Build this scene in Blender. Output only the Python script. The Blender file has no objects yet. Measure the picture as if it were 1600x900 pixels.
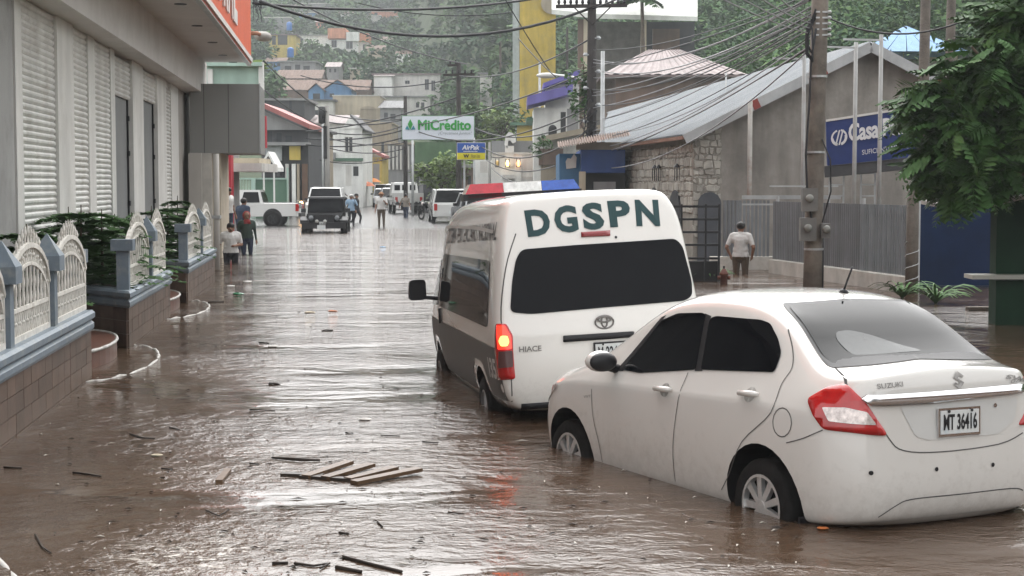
import bpy, bmesh, math, random
from math import sin, cos, pi, radians, atan, atan2, sqrt, hypot
from mathutils import Vector, Matrix
from mathutils.bvhtree import BVHTree
random.seed(11)
sc = bpy.context.scene
COL = sc.collection
# ------------------------------------------------------------ camera, sky, sun
F, HZ, H = 2500.0, 286.5, 2.05          # focal length in photo pixels, horizon row, eye height over the water
PITCH = atan((450 - HZ) / F)
cam = bpy.data.cameras.new('camera'); camo = bpy.data.objects.new('camera', cam); COL.objects.link(camo)
cam.sensor_width = 36; cam.lens = F / 1600 * 36; cam.clip_start = .1; cam.clip_end = 3000
camo.location = (0, 0, H); camo.rotation_euler = (pi / 2 - PITCH, 0, 0)
sc.camera = camo
SUN_EL, SUN_AZ = radians(52), radians(3)
w = bpy.data.worlds.new('World'); sc.world = w; w.use_nodes = True
nt = w.node_tree; nt.nodes.clear()
sky = nt.nodes.new('ShaderNodeTexSky'); sky.sky_type = 'NISHITA'; sky.sun_disc = False
sky.sun_elevation = SUN_EL; sky.sun_rotation = SUN_AZ; sky.air_density = 1.0; sky.dust_density = 5.0; sky.ozone_density = 1.0
hs = nt.nodes.new('ShaderNodeHueSaturation'); hs.inputs['Saturation'].default_value = .10
bg = nt.nodes.new('ShaderNodeBackground'); bg.inputs['Strength'].default_value = .15
wo = nt.nodes.new('ShaderNodeOutputWorld')
gm = nt.nodes.new('ShaderNodeGamma'); gm.inputs['Gamma'].default_value = .6            # a cloud deck evens the sky out
ml = nt.nodes.new('ShaderNodeVectorMath'); ml.operation = 'SCALE'; ml.inputs['Scale'].default_value = 2.15
nt.links.new(sky.outputs[0], hs.inputs['Color']); nt.links.new(hs.outputs[0], gm.inputs[0]); nt.links.new(gm.outputs[0], ml.inputs[0]); nt.links.new(ml.outputs[0], bg.inputs[0]); nt.links.new(bg.outputs[0], wo.inputs[0])
sl = bpy.data.lights.new('sun', 'SUN'); sl.energy = .5; sl.angle = radians(80); sl.color = (1, .97, .93)
so = bpy.data.objects.new('sun', sl); COL.objects.link(so)
so.rotation_euler = (pi / 2 - SUN_EL, 0, pi - SUN_AZ)
sc.render.engine = 'CYCLES'
vs = sc.view_settings; vs.view_transform = 'Standard'; vs.look = 'None'; vs.gamma = 1; vs.use_curve_mapping = False
vs.exposure = 1.5
sc.cycles.volume_bounces = 0; sc.cycles.max_bounces = 6; sc.cycles.transparent_max_bounces = 12
sc.cycles.volume_step_rate = 5; sc.cycles.caustics_reflective = False; sc.cycles.caustics_refractive = False
sc.cycles.sample_clamp_indirect = 6

# ------------------------------------------------------------ pixel helpers (a pixel gives a direction; depth comes from what is touched)
def ray(px, py):
    a, b = (px - 800) / F, -(py - 450) / F
    return Vector((a, cos(PITCH) + sin(PITCH) * b, -sin(PITCH) + cos(PITCH) * b))
def G(px, py, z=0.0):
    d = ray(px, py); t = (z - H) / d.z
    return Vector((d.x * t, d.y * t, z))
def PD(px, py, Y):
    d = ray(px, py); t = Y / d.y
    return Vector((d.x * t, Y, H + d.z * t))
TH = atan((800 - 535) / F)               # street heading
def ST(s, v, z=0.0): return Vector((v * cos(TH) - s * sin(TH), v * sin(TH) + s * cos(TH), z))
def SV(px, v):                           # distance along the street of the point seen at column px on the line at lateral v
    d = ray(px, HZ); t = v / (d.x * cos(TH) + d.y * sin(TH))
    return -d.x * t * sin(TH) + d.y * t * cos(TH)
def YZ(py, Y): return PD(800, py, Y).z   # height seen at row py and depth Y

# ------------------------------------------------------------ materials
MATS = {}
def mat(name, col, rough=.6, metal=0, var=.18, scale=2.0, bump=0, bscale=30, spec=.3, coat=0, emit=0, ecol=None, streak=0, pv=0, dirt=None, dirtamt=0, dscale=1.5, splash=0):
    if name in MATS: return MATS[name]
    m = bpy.data.materials.new(name); m.use_nodes = True; t = m.node_tree; N = t.nodes; L = t.links
    b = N['Principled BSDF']; g = N.new('ShaderNodeNewGeometry')
    n = N.new('ShaderNodeTexNoise'); n.inputs['Scale'].default_value = scale; n.inputs['Detail'].default_value = 6; n.inputs['Roughness'].default_value = .65
    L.new(g.outputs['Position'], n.inputs['Vector'])
    mr = N.new('ShaderNodeMapRange'); mr.inputs[1].default_value = .3; mr.inputs[2].default_value = .7
    mr.inputs[3].default_value = 1 - var; mr.inputs[4].default_value = 1 + var
    L.new(n.outputs['Fac'], mr.inputs[0]); val = mr.outputs[0]
    def mul(a, bb):
        x = N.new('ShaderNodeMath'); x.operation = 'MULTIPLY'; L.new(a, x.inputs[0]); L.new(bb, x.inputs[1]); return x.outputs[0]
    if streak:
        mp = N.new('ShaderNodeMapping'); mp.inputs['Scale'].default_value = (1.6, 1.6, .22)
        n2 = N.new('ShaderNodeTexNoise'); n2.inputs['Scale'].default_value = 1.3; n2.inputs['Detail'].default_value = 5
        L.new(g.outputs['Position'], mp.inputs['Vector']); L.new(mp.outputs[0], n2.inputs['Vector'])
        r2 = N.new('ShaderNodeMapRange'); r2.inputs[1].default_value = .35; r2.inputs[2].default_value = .62; r2.inputs[3].default_value = 1 - streak * .6; r2.inputs[4].default_value = 1.06
        L.new(n2.outputs['Fac'], r2.inputs[0]); val = mul(val, r2.outputs[0])
    if pv:
        oi = N.new('ShaderNodeObjectInfo'); r3 = N.new('ShaderNodeMapRange'); r3.inputs[3].default_value = 1 - pv; r3.inputs[4].default_value = 1 + pv
        L.new(oi.outputs['Random'], r3.inputs[0]); val = mul(val, r3.outputs[0])
    vm = N.new('ShaderNodeVectorMath'); vm.operation = 'SCALE'; vm.inputs[0].default_value = col[:3]; L.new(val, vm.inputs['Scale'])
    out = vm.outputs[0]
    if dirt:
        n4 = N.new('ShaderNodeTexNoise'); n4.inputs['Scale'].default_value = dscale; n4.inputs['Detail'].default_value = 8; n4.inputs['Roughness'].default_value = .7
        L.new(g.outputs['Position'], n4.inputs['Vector'])
        r4 = N.new('ShaderNodeMapRange'); r4.inputs[1].default_value = .5; r4.inputs[2].default_value = .72; r4.inputs[4].default_value = dirtamt
        L.new(n4.outputs['Fac'], r4.inputs[0])
        mx = N.new('ShaderNodeMix'); mx.data_type = 'RGBA'; L.new(r4.outputs[0], mx.inputs[0]); L.new(out, mx.inputs[6]); mx.inputs[7].default_value = (*dirt, 1)
        out = mx.outputs[2]
    if splash:                           # mud splashes low on the body, just above the water
        n5 = N.new('ShaderNodeTexNoise'); n5.inputs['Scale'].default_value = 14; n5.inputs['Detail'].default_value = 9; n5.inputs['Roughness'].default_value = .75
        L.new(g.outputs['Position'], n5.inputs['Vector'])
        sz = N.new('ShaderNodeSeparateXYZ'); L.new(g.outputs['Position'], sz.inputs[0])
        rz_ = N.new('ShaderNodeMapRange'); rz_.inputs[1].default_value = .02; rz_.inputs[2].default_value = .5; rz_.inputs[3].default_value = .24; rz_.inputs[4].default_value = 0; L.new(sz.outputs['Z'], rz_.inputs[0])
        ad = N.new('ShaderNodeMath'); ad.operation = 'ADD'; L.new(n5.outputs['Fac'], ad.inputs[0]); L.new(rz_.outputs[0], ad.inputs[1])
        r5 = N.new('ShaderNodeMapRange'); r5.inputs[1].default_value = .60; r5.inputs[2].default_value = .82; r5.inputs[4].default_value = splash; L.new(ad.outputs[0], r5.inputs[0])
        mx = N.new('ShaderNodeMix'); mx.data_type = 'RGBA'; L.new(r5.outputs[0], mx.inputs[0]); L.new(out, mx.inputs[6]); mx.inputs[7].default_value = (.14, .10, .07, 1)
        out = mx.outputs[2]
    L.new(out, b.inputs['Base Color'])
    b.inputs['Roughness'].default_value = rough; b.inputs['Metallic'].default_value = metal
    b.inputs['Specular IOR Level'].default_value = spec
    if coat: b.inputs['Coat Weight'].default_value = coat; b.inputs['Coat Roughness'].default_value = .06
    if emit: b.inputs['Emission Color'].default_value = (*(ecol or col), 1); b.inputs['Emission Strength'].default_value = emit
    if bump:
        n3 = N.new('ShaderNodeTexNoise'); n3.inputs['Scale'].default_value = bscale; n3.inputs['Detail'].default_value = 5
        L.new(g.outputs['Position'], n3.inputs['Vector'])
        bp = N.new('ShaderNodeBump'); bp.inputs['Strength'].default_value = bump; bp.inputs['Distance'].default_value = .02
        L.new(n3.outputs['Fac'], bp.inputs['Height']); L.new(bp.outputs[0], b.inputs['Normal'])
    MATS[name] = m
    return m

# ------------------------------------------------------------ mesh builder
class B:
    def __init__(s): s.v = []; s.f = []
    def add(s, vs, fs):
        o = len(s.v); s.v += [tuple(p) for p in vs]; s.f += [tuple(i + o for i in f) for f in fs]; return s
    def box(s, c, d, rz=0, rx=0, ry=0):
        R = (Matrix.Rotation(rz, 3, 'Z') @ Matrix.Rotation(ry, 3, 'Y') @ Matrix.Rotation(rx, 3, 'X')); c = Vector(c)
        vs = [c + R @ Vector((x * d[0] / 2, y * d[1] / 2, z * d[2] / 2)) for x in (-1, 1) for y in (-1, 1) for z in (-1, 1)]
        return s.add(vs, [(0, 1, 3, 2), (4, 6, 7, 5), (0, 4, 5, 1), (2, 3, 7, 6), (0, 2, 6, 4), (1, 5, 7, 3)])
    def bar(s, a, b, w, h):              # box from a to b: w across, h along the upright
        a, b = Vector(a), Vector(b); d = (b - a).normalized(); up = Vector((0, 0, 1)) if abs(d.z) < .99 else Vector((0, 1, 0))
        x = d.cross(up).normalized() * w / 2; y = x.cross(d).normalized() * h / 2
        vs = [p + x * i + y * j for p in (a, b) for i, j in ((-1, -1), (1, -1), (1, 1), (-1, 1))]
        return s.add(vs, [(0, 3, 2, 1), (4, 5, 6, 7), (0, 1, 5, 4), (1, 2, 6, 5), (2, 3, 7, 6), (3, 0, 4, 7)])
    def cyl(s, a, b, r0, r1=None, n=10):
        r1 = r0 if r1 is None else r1; return s.tube([a, b], [r0, r1], n)
    def tube(s, pts, r, n=6):
        pts = [Vector(p) for p in pts]; k = len(pts)
        rs = r if isinstance(r, (list, tuple)) else [r] * k
        vs = []; fs = []
        for i, p in enumerate(pts):
            d = (pts[min(i + 1, k - 1)] - pts[max(i - 1, 0)]).normalized()
            up = Vector((0, 0, 1)) if abs(d.z) < .95 else Vector((1, 0, 0))
            x = d.cross(up).normalized(); y = x.cross(d)
            vs += [p + (x * cos(2 * pi * j / n) + y * sin(2 * pi * j / n)) * rs[i] for j in range(n)]
        for i in range(k - 1):
            for j in range(n):
                q = (j + 1) % n; fs.append((i * n + j, i * n + q, (i + 1) * n + q, (i + 1) * n + j))
        fs += [tuple(range(n - 1, -1, -1)), tuple(range((k - 1) * n, k * n))]
        return s.add(vs, fs)
    def prism(s, pts, vec):              # polygon pts (3D) swept along vec
        pts = [Vector(p) for p in pts]; n = len(pts); vec = Vector(vec)
        return s.add(pts + [p + vec for p in pts], [tuple(range(n - 1, -1, -1)), tuple(range(n, 2 * n))] + [(i, (i + 1) % n, (i + 1) % n + n, i + n) for i in range(n)])
    def lathe(s, prof, c=(0, 0, 0), axis='Z', n=16, caps=True):
        c = Vector(c); vs = []; fs = []; k = len(prof)
        for r, h in prof:
            for j in range(n):
                a = 2 * pi * j / n; x, y = r * cos(a), r * sin(a)
                vs.append(c + Vector({'Z': (x, y, h), 'Y': (x, h, y), 'X': (h, x, y)}[axis]))
        for i in range(k - 1):
            for j in range(n): q = (j + 1) % n; fs.append((i * n + j, i * n + q, (i + 1) * n + q, (i + 1) * n + j))
        if caps: fs += [tuple(range(n)), tuple(range((k - 1) * n, k * n))]
        return s.add(vs, fs)
    def ball(s, c, r, n=10, m=6):
        r = r if isinstance(r, (tuple, list)) else (r, r, r); c = Vector(c); vs = []; fs = []
        for i in range(m + 1):
            t = pi * i / m
            for j in range(n): a = 2 * pi * j / n; vs.append(c + Vector((r[0] * sin(t) * cos(a), r[1] * sin(t) * sin(a), -r[2] * cos(t))))
        for i in range(m):
            for j in range(n): q = (j + 1) % n; fs.append((i * n + j, i * n + q, (i + 1) * n + q, (i + 1) * n + j))
        return s.add(vs, fs)
    def quad(s, a, b, c, d): return s.add([a, b, c, d], [(0, 1, 2, 3)])
    def mesh(s, name, m=None, smooth=False, off=None):
        me = bpy.data.meshes.new(name)
        vs = s.v if off is None else [(x - off[0], y - off[1], z - off[2]) for x, y, z in s.v]
        me.from_pydata(vs, [], s.f); me.validate()
        if m: me.materials.append(m)
        bm = bmesh.new(); bm.from_mesh(me); bmesh.ops.recalc_face_normals(bm, faces=bm.faces); bm.to_mesh(me); bm.free()
        if smooth: me.shade_smooth()
        return me
    def build(s, name, m, parent=None, smooth=False, world=False, **tags):
        off = parent_origin(parent) if (world and parent) else None
        return put(name, s.mesh(name, m, smooth, off), parent, **tags)
def parent_origin(p):
    o = Vector((0, 0, 0))
    while p: o += p.location; p = p.parent
    return o
def put(name, me, parent=None, loc=None, rot=None, scale=None, **tags):
    o = bpy.data.objects.new(name, me); COL.objects.link(o)
    if parent: o.parent = parent
    if loc is not None: o.location = loc
    if rot is not None: o.rotation_euler = rot
    if scale is not None: o.scale = scale
    for k, v in tags.items(): o[k] = v
    return o
def thing(name, label, cat, loc=(0, 0, 0), rz=0, group=None):
    o = bpy.data.objects.new(name, None); COL.objects.link(o); o.location = loc; o.rotation_euler = (0, 0, rz)
    o['label'] = label; o['category'] = cat
    if group: o['group'] = group
    return o
def kids(o): return [c for c in COL.objects if c.parent == o]
def text_mesh(s, size, m, bold=0.0, extrude=.002, shear=0.0, sx=1.0, align='CENTER', spacing=1.0, fat=0):
    cu = bpy.data.curves.new('text', 'FONT'); cu.body = s; cu.size = size; cu.offset = bold; cu.extrude = extrude; cu.shear = shear
    cu.align_x = align; cu.align_y = 'CENTER'; cu.space_character = spacing; cu.resolution_u = 3
    o = bpy.data.objects.new('text', cu); COL.objects.link(o)
    dg = bpy.context.evaluated_depsgraph_get(); dg.update()
    me = bpy.data.meshes.new_from_object(o.evaluated_get(dg)); bpy.data.objects.remove(o)
    if sx != 1: me.transform(Matrix.Scale(sx, 4, (1, 0, 0)))
    if fat:                              # thicker strokes: the outline repeated around itself, each copy a hair proud of the last
        bm = bmesh.new()
        for i, (dx, dy) in enumerate(((0, 0), (fat, 0), (-fat, 0), (0, fat), (0, -fat), (fat * .7, fat * .7), (-fat * .7, -fat * .7), (fat * .7, -fat * .7), (-fat * .7, fat * .7))):
            k = me.copy(); k.transform(Matrix.Translation((dx, dy, .06 * i))); bm.from_mesh(k)
        bm.to_mesh(me); bm.free()
    me.materials.clear(); me.materials.append(m)
    return me
def evaluated(o):
    dg = bpy.context.evaluated_depsgraph_get(); dg.update()
    return bpy.data.meshes.new_from_object(o.evaluated_get(dg))

# ------------------------------------------------------------ draping shapes on a curved body
def drape(bvh, outline, O, U, V, D, off=.004, step=.08, thick=0):
    """outline: (u,v) polygon in the plane O+uU+vV; every point is cast along D onto the body and lifted by off."""
    O, U, V, D = Vector(O), Vector(U), Vector(V), Vector(D).normalized()
    bm = bmesh.new(); vs = [bm.verts.new((p[0], p[1], 0)) for p in outline]; bm.faces.new(vs)
    for ax in (0, 1):
        lo = min(p[ax] for p in outline); hi = max(p[ax] for p in outline); k = int((hi - lo) / step)
        for i in range(1, k + 1):
            co = [0, 0, 0]; co[ax] = lo + (hi - lo) * i / (k + 1); no = [0, 0, 0]; no[ax] = 1
            bmesh.ops.bisect_plane(bm, geom=bm.verts[:] + bm.edges[:] + bm.faces[:], plane_co=co, plane_no=no)
    return _cast(bm, bvh, O, U, V, D, off, thick)
def _cast(bm, bvh, O, U, V, D, off, thick):
    bmesh.ops.triangulate(bm, faces=bm.faces[:]); bm.verts.ensure_lookup_table()
    P = []
    for v in bm.verts:
        o = O + U * v.co.x + V * v.co.y
        h = bvh.ray_cast(o - D * 3, D)
        if h[0] is None: h = bvh.find_nearest(o)
        nn = h[1] if h[1].dot(D) < 0 else -h[1]
        p = h[0] + nn * off
        P.append(p)
    b = B(); b.v = [tuple(p) for p in P]; b.f = [tuple(v.index for v in f.verts) for f in bm.faces]
    if thick:
        n = len(P); b.v += [tuple(p + D * (off + thick)) for p in P]
        b.f += [tuple(i + n for i in reversed(f)) for f in list(b.f)]
        for e in bm.edges:
            if len(e.link_faces) == 1: i, j = e.verts[0].index, e.verts[1].index; b.f.append((i, j, j + n, i + n))
    bm.free(); return b
def drape_text(bvh, me, O, U, V, D, off=.004):
    bm = bmesh.new(); bm.from_mesh(me)
    z0 = max(v.co.z for v in bm.verts)
    bmesh.ops.delete(bm, geom=[v for v in bm.verts if v.co.z < z0 - 1e-4], context='VERTS')
    return _cast(bm, bvh, Vector(O), Vector(U), Vector(V), Vector(D).normalized(), off, 0)
def ribbon(pts, w):                      # polyline (u,v) -> closed outline of width w
    L, R = [], []
    for i, p in enumerate(pts):
        a = Vector(pts[max(i - 1, 0)]); b = Vector(pts[min(i + 1, len(pts) - 1)]); d = (b - a).normalized(); n = Vector((-d.y, d.x)) * w / 2
        L.append(Vector(p) + n); R.append(Vector(p) - n)
    return [(p.x, p.y) for p in L + R[::-1]]
def rpoly(pts, r=.05, n=4):              # round the corners of a polygon
    out = []; k = len(pts)
    for i in range(k):
        p = Vector(pts[i]); a = Vector(pts[i - 1]); b = Vector(pts[(i + 1) % k])
        da, db = (a - p), (b - p); q = min(r, da.length * .45, db.length * .45)
        s, e = p + da.normalized() * q, p + db.normalized() * q
        for j in range(n + 1):
            t = j / n; out.append(tuple((1 - t) ** 2 * s + 2 * t * (1 - t) * p + t * t * e))
    return out
def smoothline(pts, n=4):                # Catmull-Rom through the points
    P = [Vector(p) for p in pts]; out = []
    for i in range(len(P) - 1):
        p0, p1, p2, p3 = P[max(i - 1, 0)], P[i], P[i + 1], P[min(i + 2, len(P) - 1)]
        for j in range(n):
            t = j / n; out.append(.5 * ((2 * p1) + (p2 - p0) * t + (2 * p0 - 5 * p1 + 4 * p2 - p3) * t * t + (3 * p1 - p0 - 3 * p2 + p3) * t ** 3))
    return out + [P[-1]]
def loft_body(secs, name, m, cap_push=.012, level=3, crease={}, ends={}):
    """secs: list of half sections (x,y,z) from bottom centre to top centre; mirrored, capped at both ends, subdivided."""
    n = len(secs[0]); b = B()
    ring = 2 * n - 2
    for s in secs:
        for p in s: b.v.append(tuple(p))
        for p in s[-2:0:-1]: b.v.append((p[0], -p[1], p[2]))
    for i in range(len(secs) - 1):
        for j in range(ring): q = (j + 1) % ring; b.f.append((i * ring + j, i * ring + q, (i + 1) * ring + q, (i + 1) * ring + j))
    for e, sgn in ((0, -1), (len(secs) - 1, 1)):
        c = []
        for j in range(n):
            if j in (0, n - 1): c.append(e * ring + j)
            else:
                p = secs[e][j]; b.v.append((p[0] + sgn * cap_push, 0, p[2])); c.append(len(b.v) - 1)
        for j in range(n - 1):
            a0, a1 = e * ring + j, e * ring + j + 1; m0, m1 = e * ring + (ring - j) % ring, e * ring + ring - j - 1
            if j == n - 2: m1 = a1
            if j == 0: b.f += [(a0, a1, c[1]), (a0, c[1], m1)]
            elif j == n - 2: b.f += [(a0, a1, c[j]), (m0, c[j], a1)]
            else: b.f += [(a0, a1, c[j + 1], c[j]), (c[j], c[j + 1], m1, m0)]
    me = b.mesh(name, m, True)
    at = me.attributes.new('crease_edge', 'FLOAT', 'EDGE'); ne = len(secs) * ring
    for e in me.edges:                   # firmer shoulder, roof rail and end edges
        u, v = e.vertices
        if u >= ne or v >= ne: continue
        (iu, ju), (iv, jv) = divmod(u, ring), divmod(v, ring); fold = lambda j: j if j < n else ring - j
        if iu != iv and fold(ju) == fold(jv): at.data[e.index].value = crease.get(fold(ju), 0)
        elif iu == iv and iu in ends and min(fold(ju), fold(jv)) >= 1: at.data[e.index].value = ends[iu]
    o = put(name, me); md = o.modifiers.new('s', 'SUBSURF'); md.levels = level; md.render_levels = level
    me2 = evaluated(o); bpy.data.objects.remove(o)
    return me2
def cut_arches(me, centers, R, yin, dark, halfw=.95):
    """cut wheel wells (cylinders across y) out of a body; the new faces get the dark material."""
    o = put('tmp', me); c = B()
    for x, z in centers:
        for sg in (-1, 1): c.cyl((x, sg * yin, z), (x, sg * (halfw + .3), z), R, R, 32)
    co = put('cut', c.mesh('cut')); md = o.modifiers.new('b', 'BOOLEAN'); md.object = co; md.operation = 'DIFFERENCE'; md.solver = 'EXACT'
    me2 = evaluated(o); bpy.data.objects.remove(o); bpy.data.objects.remove(co)
    me2.materials.append(dark)
    for p in me2.polygons:
        for x, z in centers:
            r = hypot(p.center.x - x, p.center.z - z)
            if r < R * 1.01 and abs(p.center.y) < halfw and (abs(abs(p.center.y) - yin) < .004 or abs(p.normal.y) < .25) and r < R + .002:
                p.material_index = len(me2.materials) - 1
    k = len(me2.materials) - 1; em = {}
    for p in me2.polygons:
        for e in p.edge_keys: em.setdefault(e, set()).add(p.material_index)
    for e in me2.edges:
        if len(em.get(tuple(sorted(e.vertices)), ())) > 1: e.use_edge_sharp = True
    return me2
def bvh_of(me): return BVHTree.FromPolygons([v.co.copy() for v in me.vertices], [tuple(p.vertices) for p in me.polygons])
# ------------------------------------------------------------ shared materials
M_white = mat('white_paint', (.66, .65, .62), .5, var=.07, scale=1.2, streak=.12)
M_colm = mat('column_plaster', (.64, .63, .60), .6, var=.06, scale=1.5, streak=.18, dirt=(.34, .31, .27), dirtamt=.35, dscale=1.3)
M_soff = mat('soffit_plaster', (.64, .62, .60), .65, var=.06, scale=.8, dirt=(.36, .33, .30), dirtamt=.4, dscale=.7)
M_shut = mat('shutter_metal', (.66, .66, .63), .4, var=.08, scale=3, streak=.2, dirt=(.30, .26, .20), dirtamt=.5, dscale=2.2)
M_dark = mat('dark_gap', (.015, .015, .016), .6)
M_blk = mat('black_plastic', (.018, .018, .02), .42, var=.2)
M_rub = mat('tyre_rubber', (.012, .0115, .011), .8, var=.3, scale=12, bump=.3, spec=.15)
M_glass = mat('dark_glass', (.004, .0045, .006), .03, var=.05, spec=.12)
M_chr = mat('chrome', (.75, .75, .76), .12, 1, var=.05)
M_alloy = mat('alloy', (.72, .72, .71), .3, .7, var=.15, scale=14)
M_steel = mat('galvanised_steel', (.42, .43, .43), .42, .5, var=.2, scale=3)
M_wood = mat('weathered_pole_wood', (.10, .085, .07), .8, var=.35, scale=4, streak=.4, bump=.5, bscale=25)
M_conc = mat('concrete', (.30, .29, .27), .8, var=.2, scale=.9, streak=.3, bump=.25, bscale=18)
M_cable = mat('cable_rubber', (.02, .02, .022), .5)
M_cablel = mat('cable_grey', (.22, .22, .23), .45)
M_leafd = mat('leaf_dark', (.060, .130, .040), .65, var=.5, scale=2.5, spec=.2)
M_leafm = mat('leaf_mid', (.065, .13, .035), .65, var=.5, scale=1.2, spec=.2)
M_leafy = mat('leaf_yellow_green', (.12, .18, .04), .65, var=.45, scale=1.0, spec=.2)
M_bark = mat('bark', (.09, .07, .05), .85, var=.4, scale=6, bump=.5)
M_asph = mat('wet_asphalt', (.085, .082, .08), .22, var=.35, scale=.7, bump=.2, bscale=40)
M_green = mat('hill_soil', (.05, .075, .03), .9, var=.4, scale=.15)

# ------------------------------------------------------------ terrain
def smooth(a, b, x): t = min(1, max(0, (x - a) / (b - a))); return t * t * (3 - 2 * t)
def lat(X, Y): return X * cos(TH) + Y * sin(TH)
def hgt(X, Y):
    v = lat(X, Y)
    z = -.45 + .48 * smooth(40, 80, Y) + .22 * smooth(76, 150, Y) + .6 * smooth(140, 180, Y)
    z += .165 * max(0, Y - 172) * smooth(172, 215, Y)
    z += (.30 * max(0, v - 15) + .06 * max(0, Y - 60)) * smooth(15, 24, v) * smooth(52, 75, Y)
    z += .16 * max(0, -v - 13) * smooth(60, 110, Y)
    return z
def sheet(xs, ys, fn):
    b = B(); n = len(xs)
    b.v = [(x, y, fn(x, y)) for y in ys for x in xs]
    b.f = [(j * n + i, j * n + i + 1, (j + 1) * n + i + 1, (j + 1) * n + i) for j in range(len(ys) - 1) for i in range(n - 1)]
    return b
xs = [-420 + 12 * i for i in range(30)] + [-60 + 3 * i for i in range(41)] + [66 + 12 * i for i in range(30)]
ys = [-40, -20, 0, 20, 40] + [45 + 5 * i for i in range(40)] + [245 + 14 * i for i in range(31)]
sheet(xs, ys, hgt).build('ground', M_green, smooth=True, kind='structure')
def road_fn(s, vl, vr, dz):
    b = B(); ss = [-20, 0, 20, 35] + [40 + 4 * i for i in range(36)]
    n = 9
    for q in ss:
        for i in range(n):
            v = vl + (vr - vl) * i / (n - 1); p = ST(q, v); b.v.append((p.x, p.y, hgt(p.x, p.y) + dz))
    b.f = [(j * n + i, j * n + i + 1, (j + 1) * n + i + 1, (j + 1) * n + i) for j in range(len(ss) - 1) for i in range(n - 1)]
    return b
road_fn(0, -9, 13, .012).build('road', M_asph, smooth=True, kind='structure')

# ------------------------------------------------------------ flood water
def water_mat():
    m = bpy.data.materials.new('flood_water'); m.use_nodes = True; t = m.node_tree; N = t.nodes; L = t.links; b = N['Principled BSDF']
    g = N.new('ShaderNodeNewGeometry')
    def noise(sc_, det, scale3=(1, 1, 1), rough=.55, dist=0):
        mp = N.new('ShaderNodeMapping'); mp.inputs['Scale'].default_value = scale3; mp.inputs['Rotation'].default_value = (0, 0, .1)
        n = N.new('ShaderNodeTexNoise'); n.inputs['Scale'].default_value = sc_; n.inputs['Detail'].default_value = det; n.inputs['Roughness'].default_value = rough; n.inputs['Distortion'].default_value = dist
        L.new(g.outputs['Position'], mp.inputs['Vector']); L.new(mp.outputs[0], n.inputs['Vector']); return n.outputs['Fac']
    def math(op, a, bb):
        x = N.new('ShaderNodeMath'); x.operation = op
        for i, q in enumerate((a, bb)):
            if isinstance(q, (int, float)): x.inputs[i].default_value = q
            else: L.new(q, x.inputs[i])
        return x.outputs[0]
    sx = N.new('ShaderNodeSeparateXYZ'); L.new(g.outputs['Position'], sx.inputs[0])
    far = N.new('ShaderNodeMapRange'); far.inputs[1].default_value = 20; far.inputs[2].default_value = 48; far.inputs[3].default_value = 0; far.inputs[4].default_value = 1; L.new(sx.outputs['Y'], far.inputs[0])
    n1 = noise(6.0, 5, (.9, 1.1, 1), .6, .3); n2 = noise(1.1, 3, (.8, 1.1, 1), .55, .4); n3 = noise(24, 3, (1, 1, 1)); n4 = noise(.9, 6, (.35, 1.0, 1), .62, .5)
    calm = N.new('ShaderNodeMapRange'); calm.inputs[1].default_value = .38; calm.inputs[2].default_value = .62; calm.inputs[3].default_value = .10; calm.inputs[4].default_value = 1.25; L.new(noise(.45, 3, (.6, 1, 1), .5, .8), calm.inputs[0])
    h = math('ADD', math('MULTIPLY', math('MULTIPLY', n1, .029), calm.outputs[0]), math('MULTIPLY', n2, .040))
    h = math('ADD', h, math('MULTIPLY', math('MULTIPLY', n3, .0055), calm.outputs[0]))
    h = math('ADD', h, math('MULTIPLY', math('MULTIPLY', n4, .26), far.outputs[0]))
    bp = N.new('ShaderNodeBump'); bp.inputs['Strength'].default_value = 1; bp.inputs['Distance'].default_value = 1.0
    L.new(h, bp.inputs['Height']); L.new(bp.outputs[0], b.inputs['Normal'])
    # mud colour, thin foam where the flow breaks up
    c = N.new('ShaderNodeValToRGB'); e = c.color_ramp.elements
    e[0].position = .35; e[0].color = (.055, .034, .022, 1); e[1].position = .7; e[1].color = (.092, .060, .039, 1)
    L.new(noise(.35, 5, (.6, 1, 1), .6, .6), c.inputs[0])
    fo = noise(2.6, 9, (.7, 1.5, 1), .72, 1.2); fr = N.new('ShaderNodeMapRange'); fr.inputs[1].default_value = .635; fr.inputs[2].default_value = .72; L.new(fo, fr.inputs[0])
    fl = noise(.22, 3); fl2 = N.new('ShaderNodeMapRange'); fl2.inputs[1].default_value = .45; fl2.inputs[2].default_value = .62; L.new(fl, fl2.inputs[0])
    fac = math('MULTIPLY', math('MULTIPLY', fr.outputs[0], fl2.outputs[0]), .55)
    # a swirl of foam near the steps
    P0 = G(300, 868); vd = N.new('ShaderNodeVectorMath'); vd.operation = 'DISTANCE'; vd.inputs[1].default_value = P0; L.new(g.outputs['Position'], vd.inputs[0])
    sw = N.new('ShaderNodeMapRange'); sw.inputs[1].default_value = .62; sw.inputs[2].default_value = .1; L.new(vd.outputs['Value'], sw.inputs[0])
    fs = noise(9, 6, (.6, 1.2, 1), .6, 2.0); fsr = N.new('ShaderNodeMapRange'); fsr.inputs[1].default_value = .53; fsr.inputs[2].default_value = .6; L.new(fs, fsr.inputs[0])
    fac = math('MINIMUM', math('ADD', fac, math('MULTIPLY', sw.outputs[0], math('MULTIPLY', fsr.outputs[0], .9))), .9)
    mx = N.new('ShaderNodeMix'); mx.data_type = 'RGBA'; L.new(fac, mx.inputs[0]); L.new(c.outputs[0], mx.inputs[6]); mx.inputs[7].default_value = (.62, .58, .52, 1)
    L.new(mx.outputs[2], b.inputs['Base Color'])
    ro = N.new('ShaderNodeMapRange'); ro.inputs[3].default_value = .05; ro.inputs[4].default_value = .5; L.new(fac, ro.inputs[0]); L.new(ro.outputs[0], b.inputs['Roughness'])
    b.inputs['IOR'].default_value = 1.45
    return m
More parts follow.
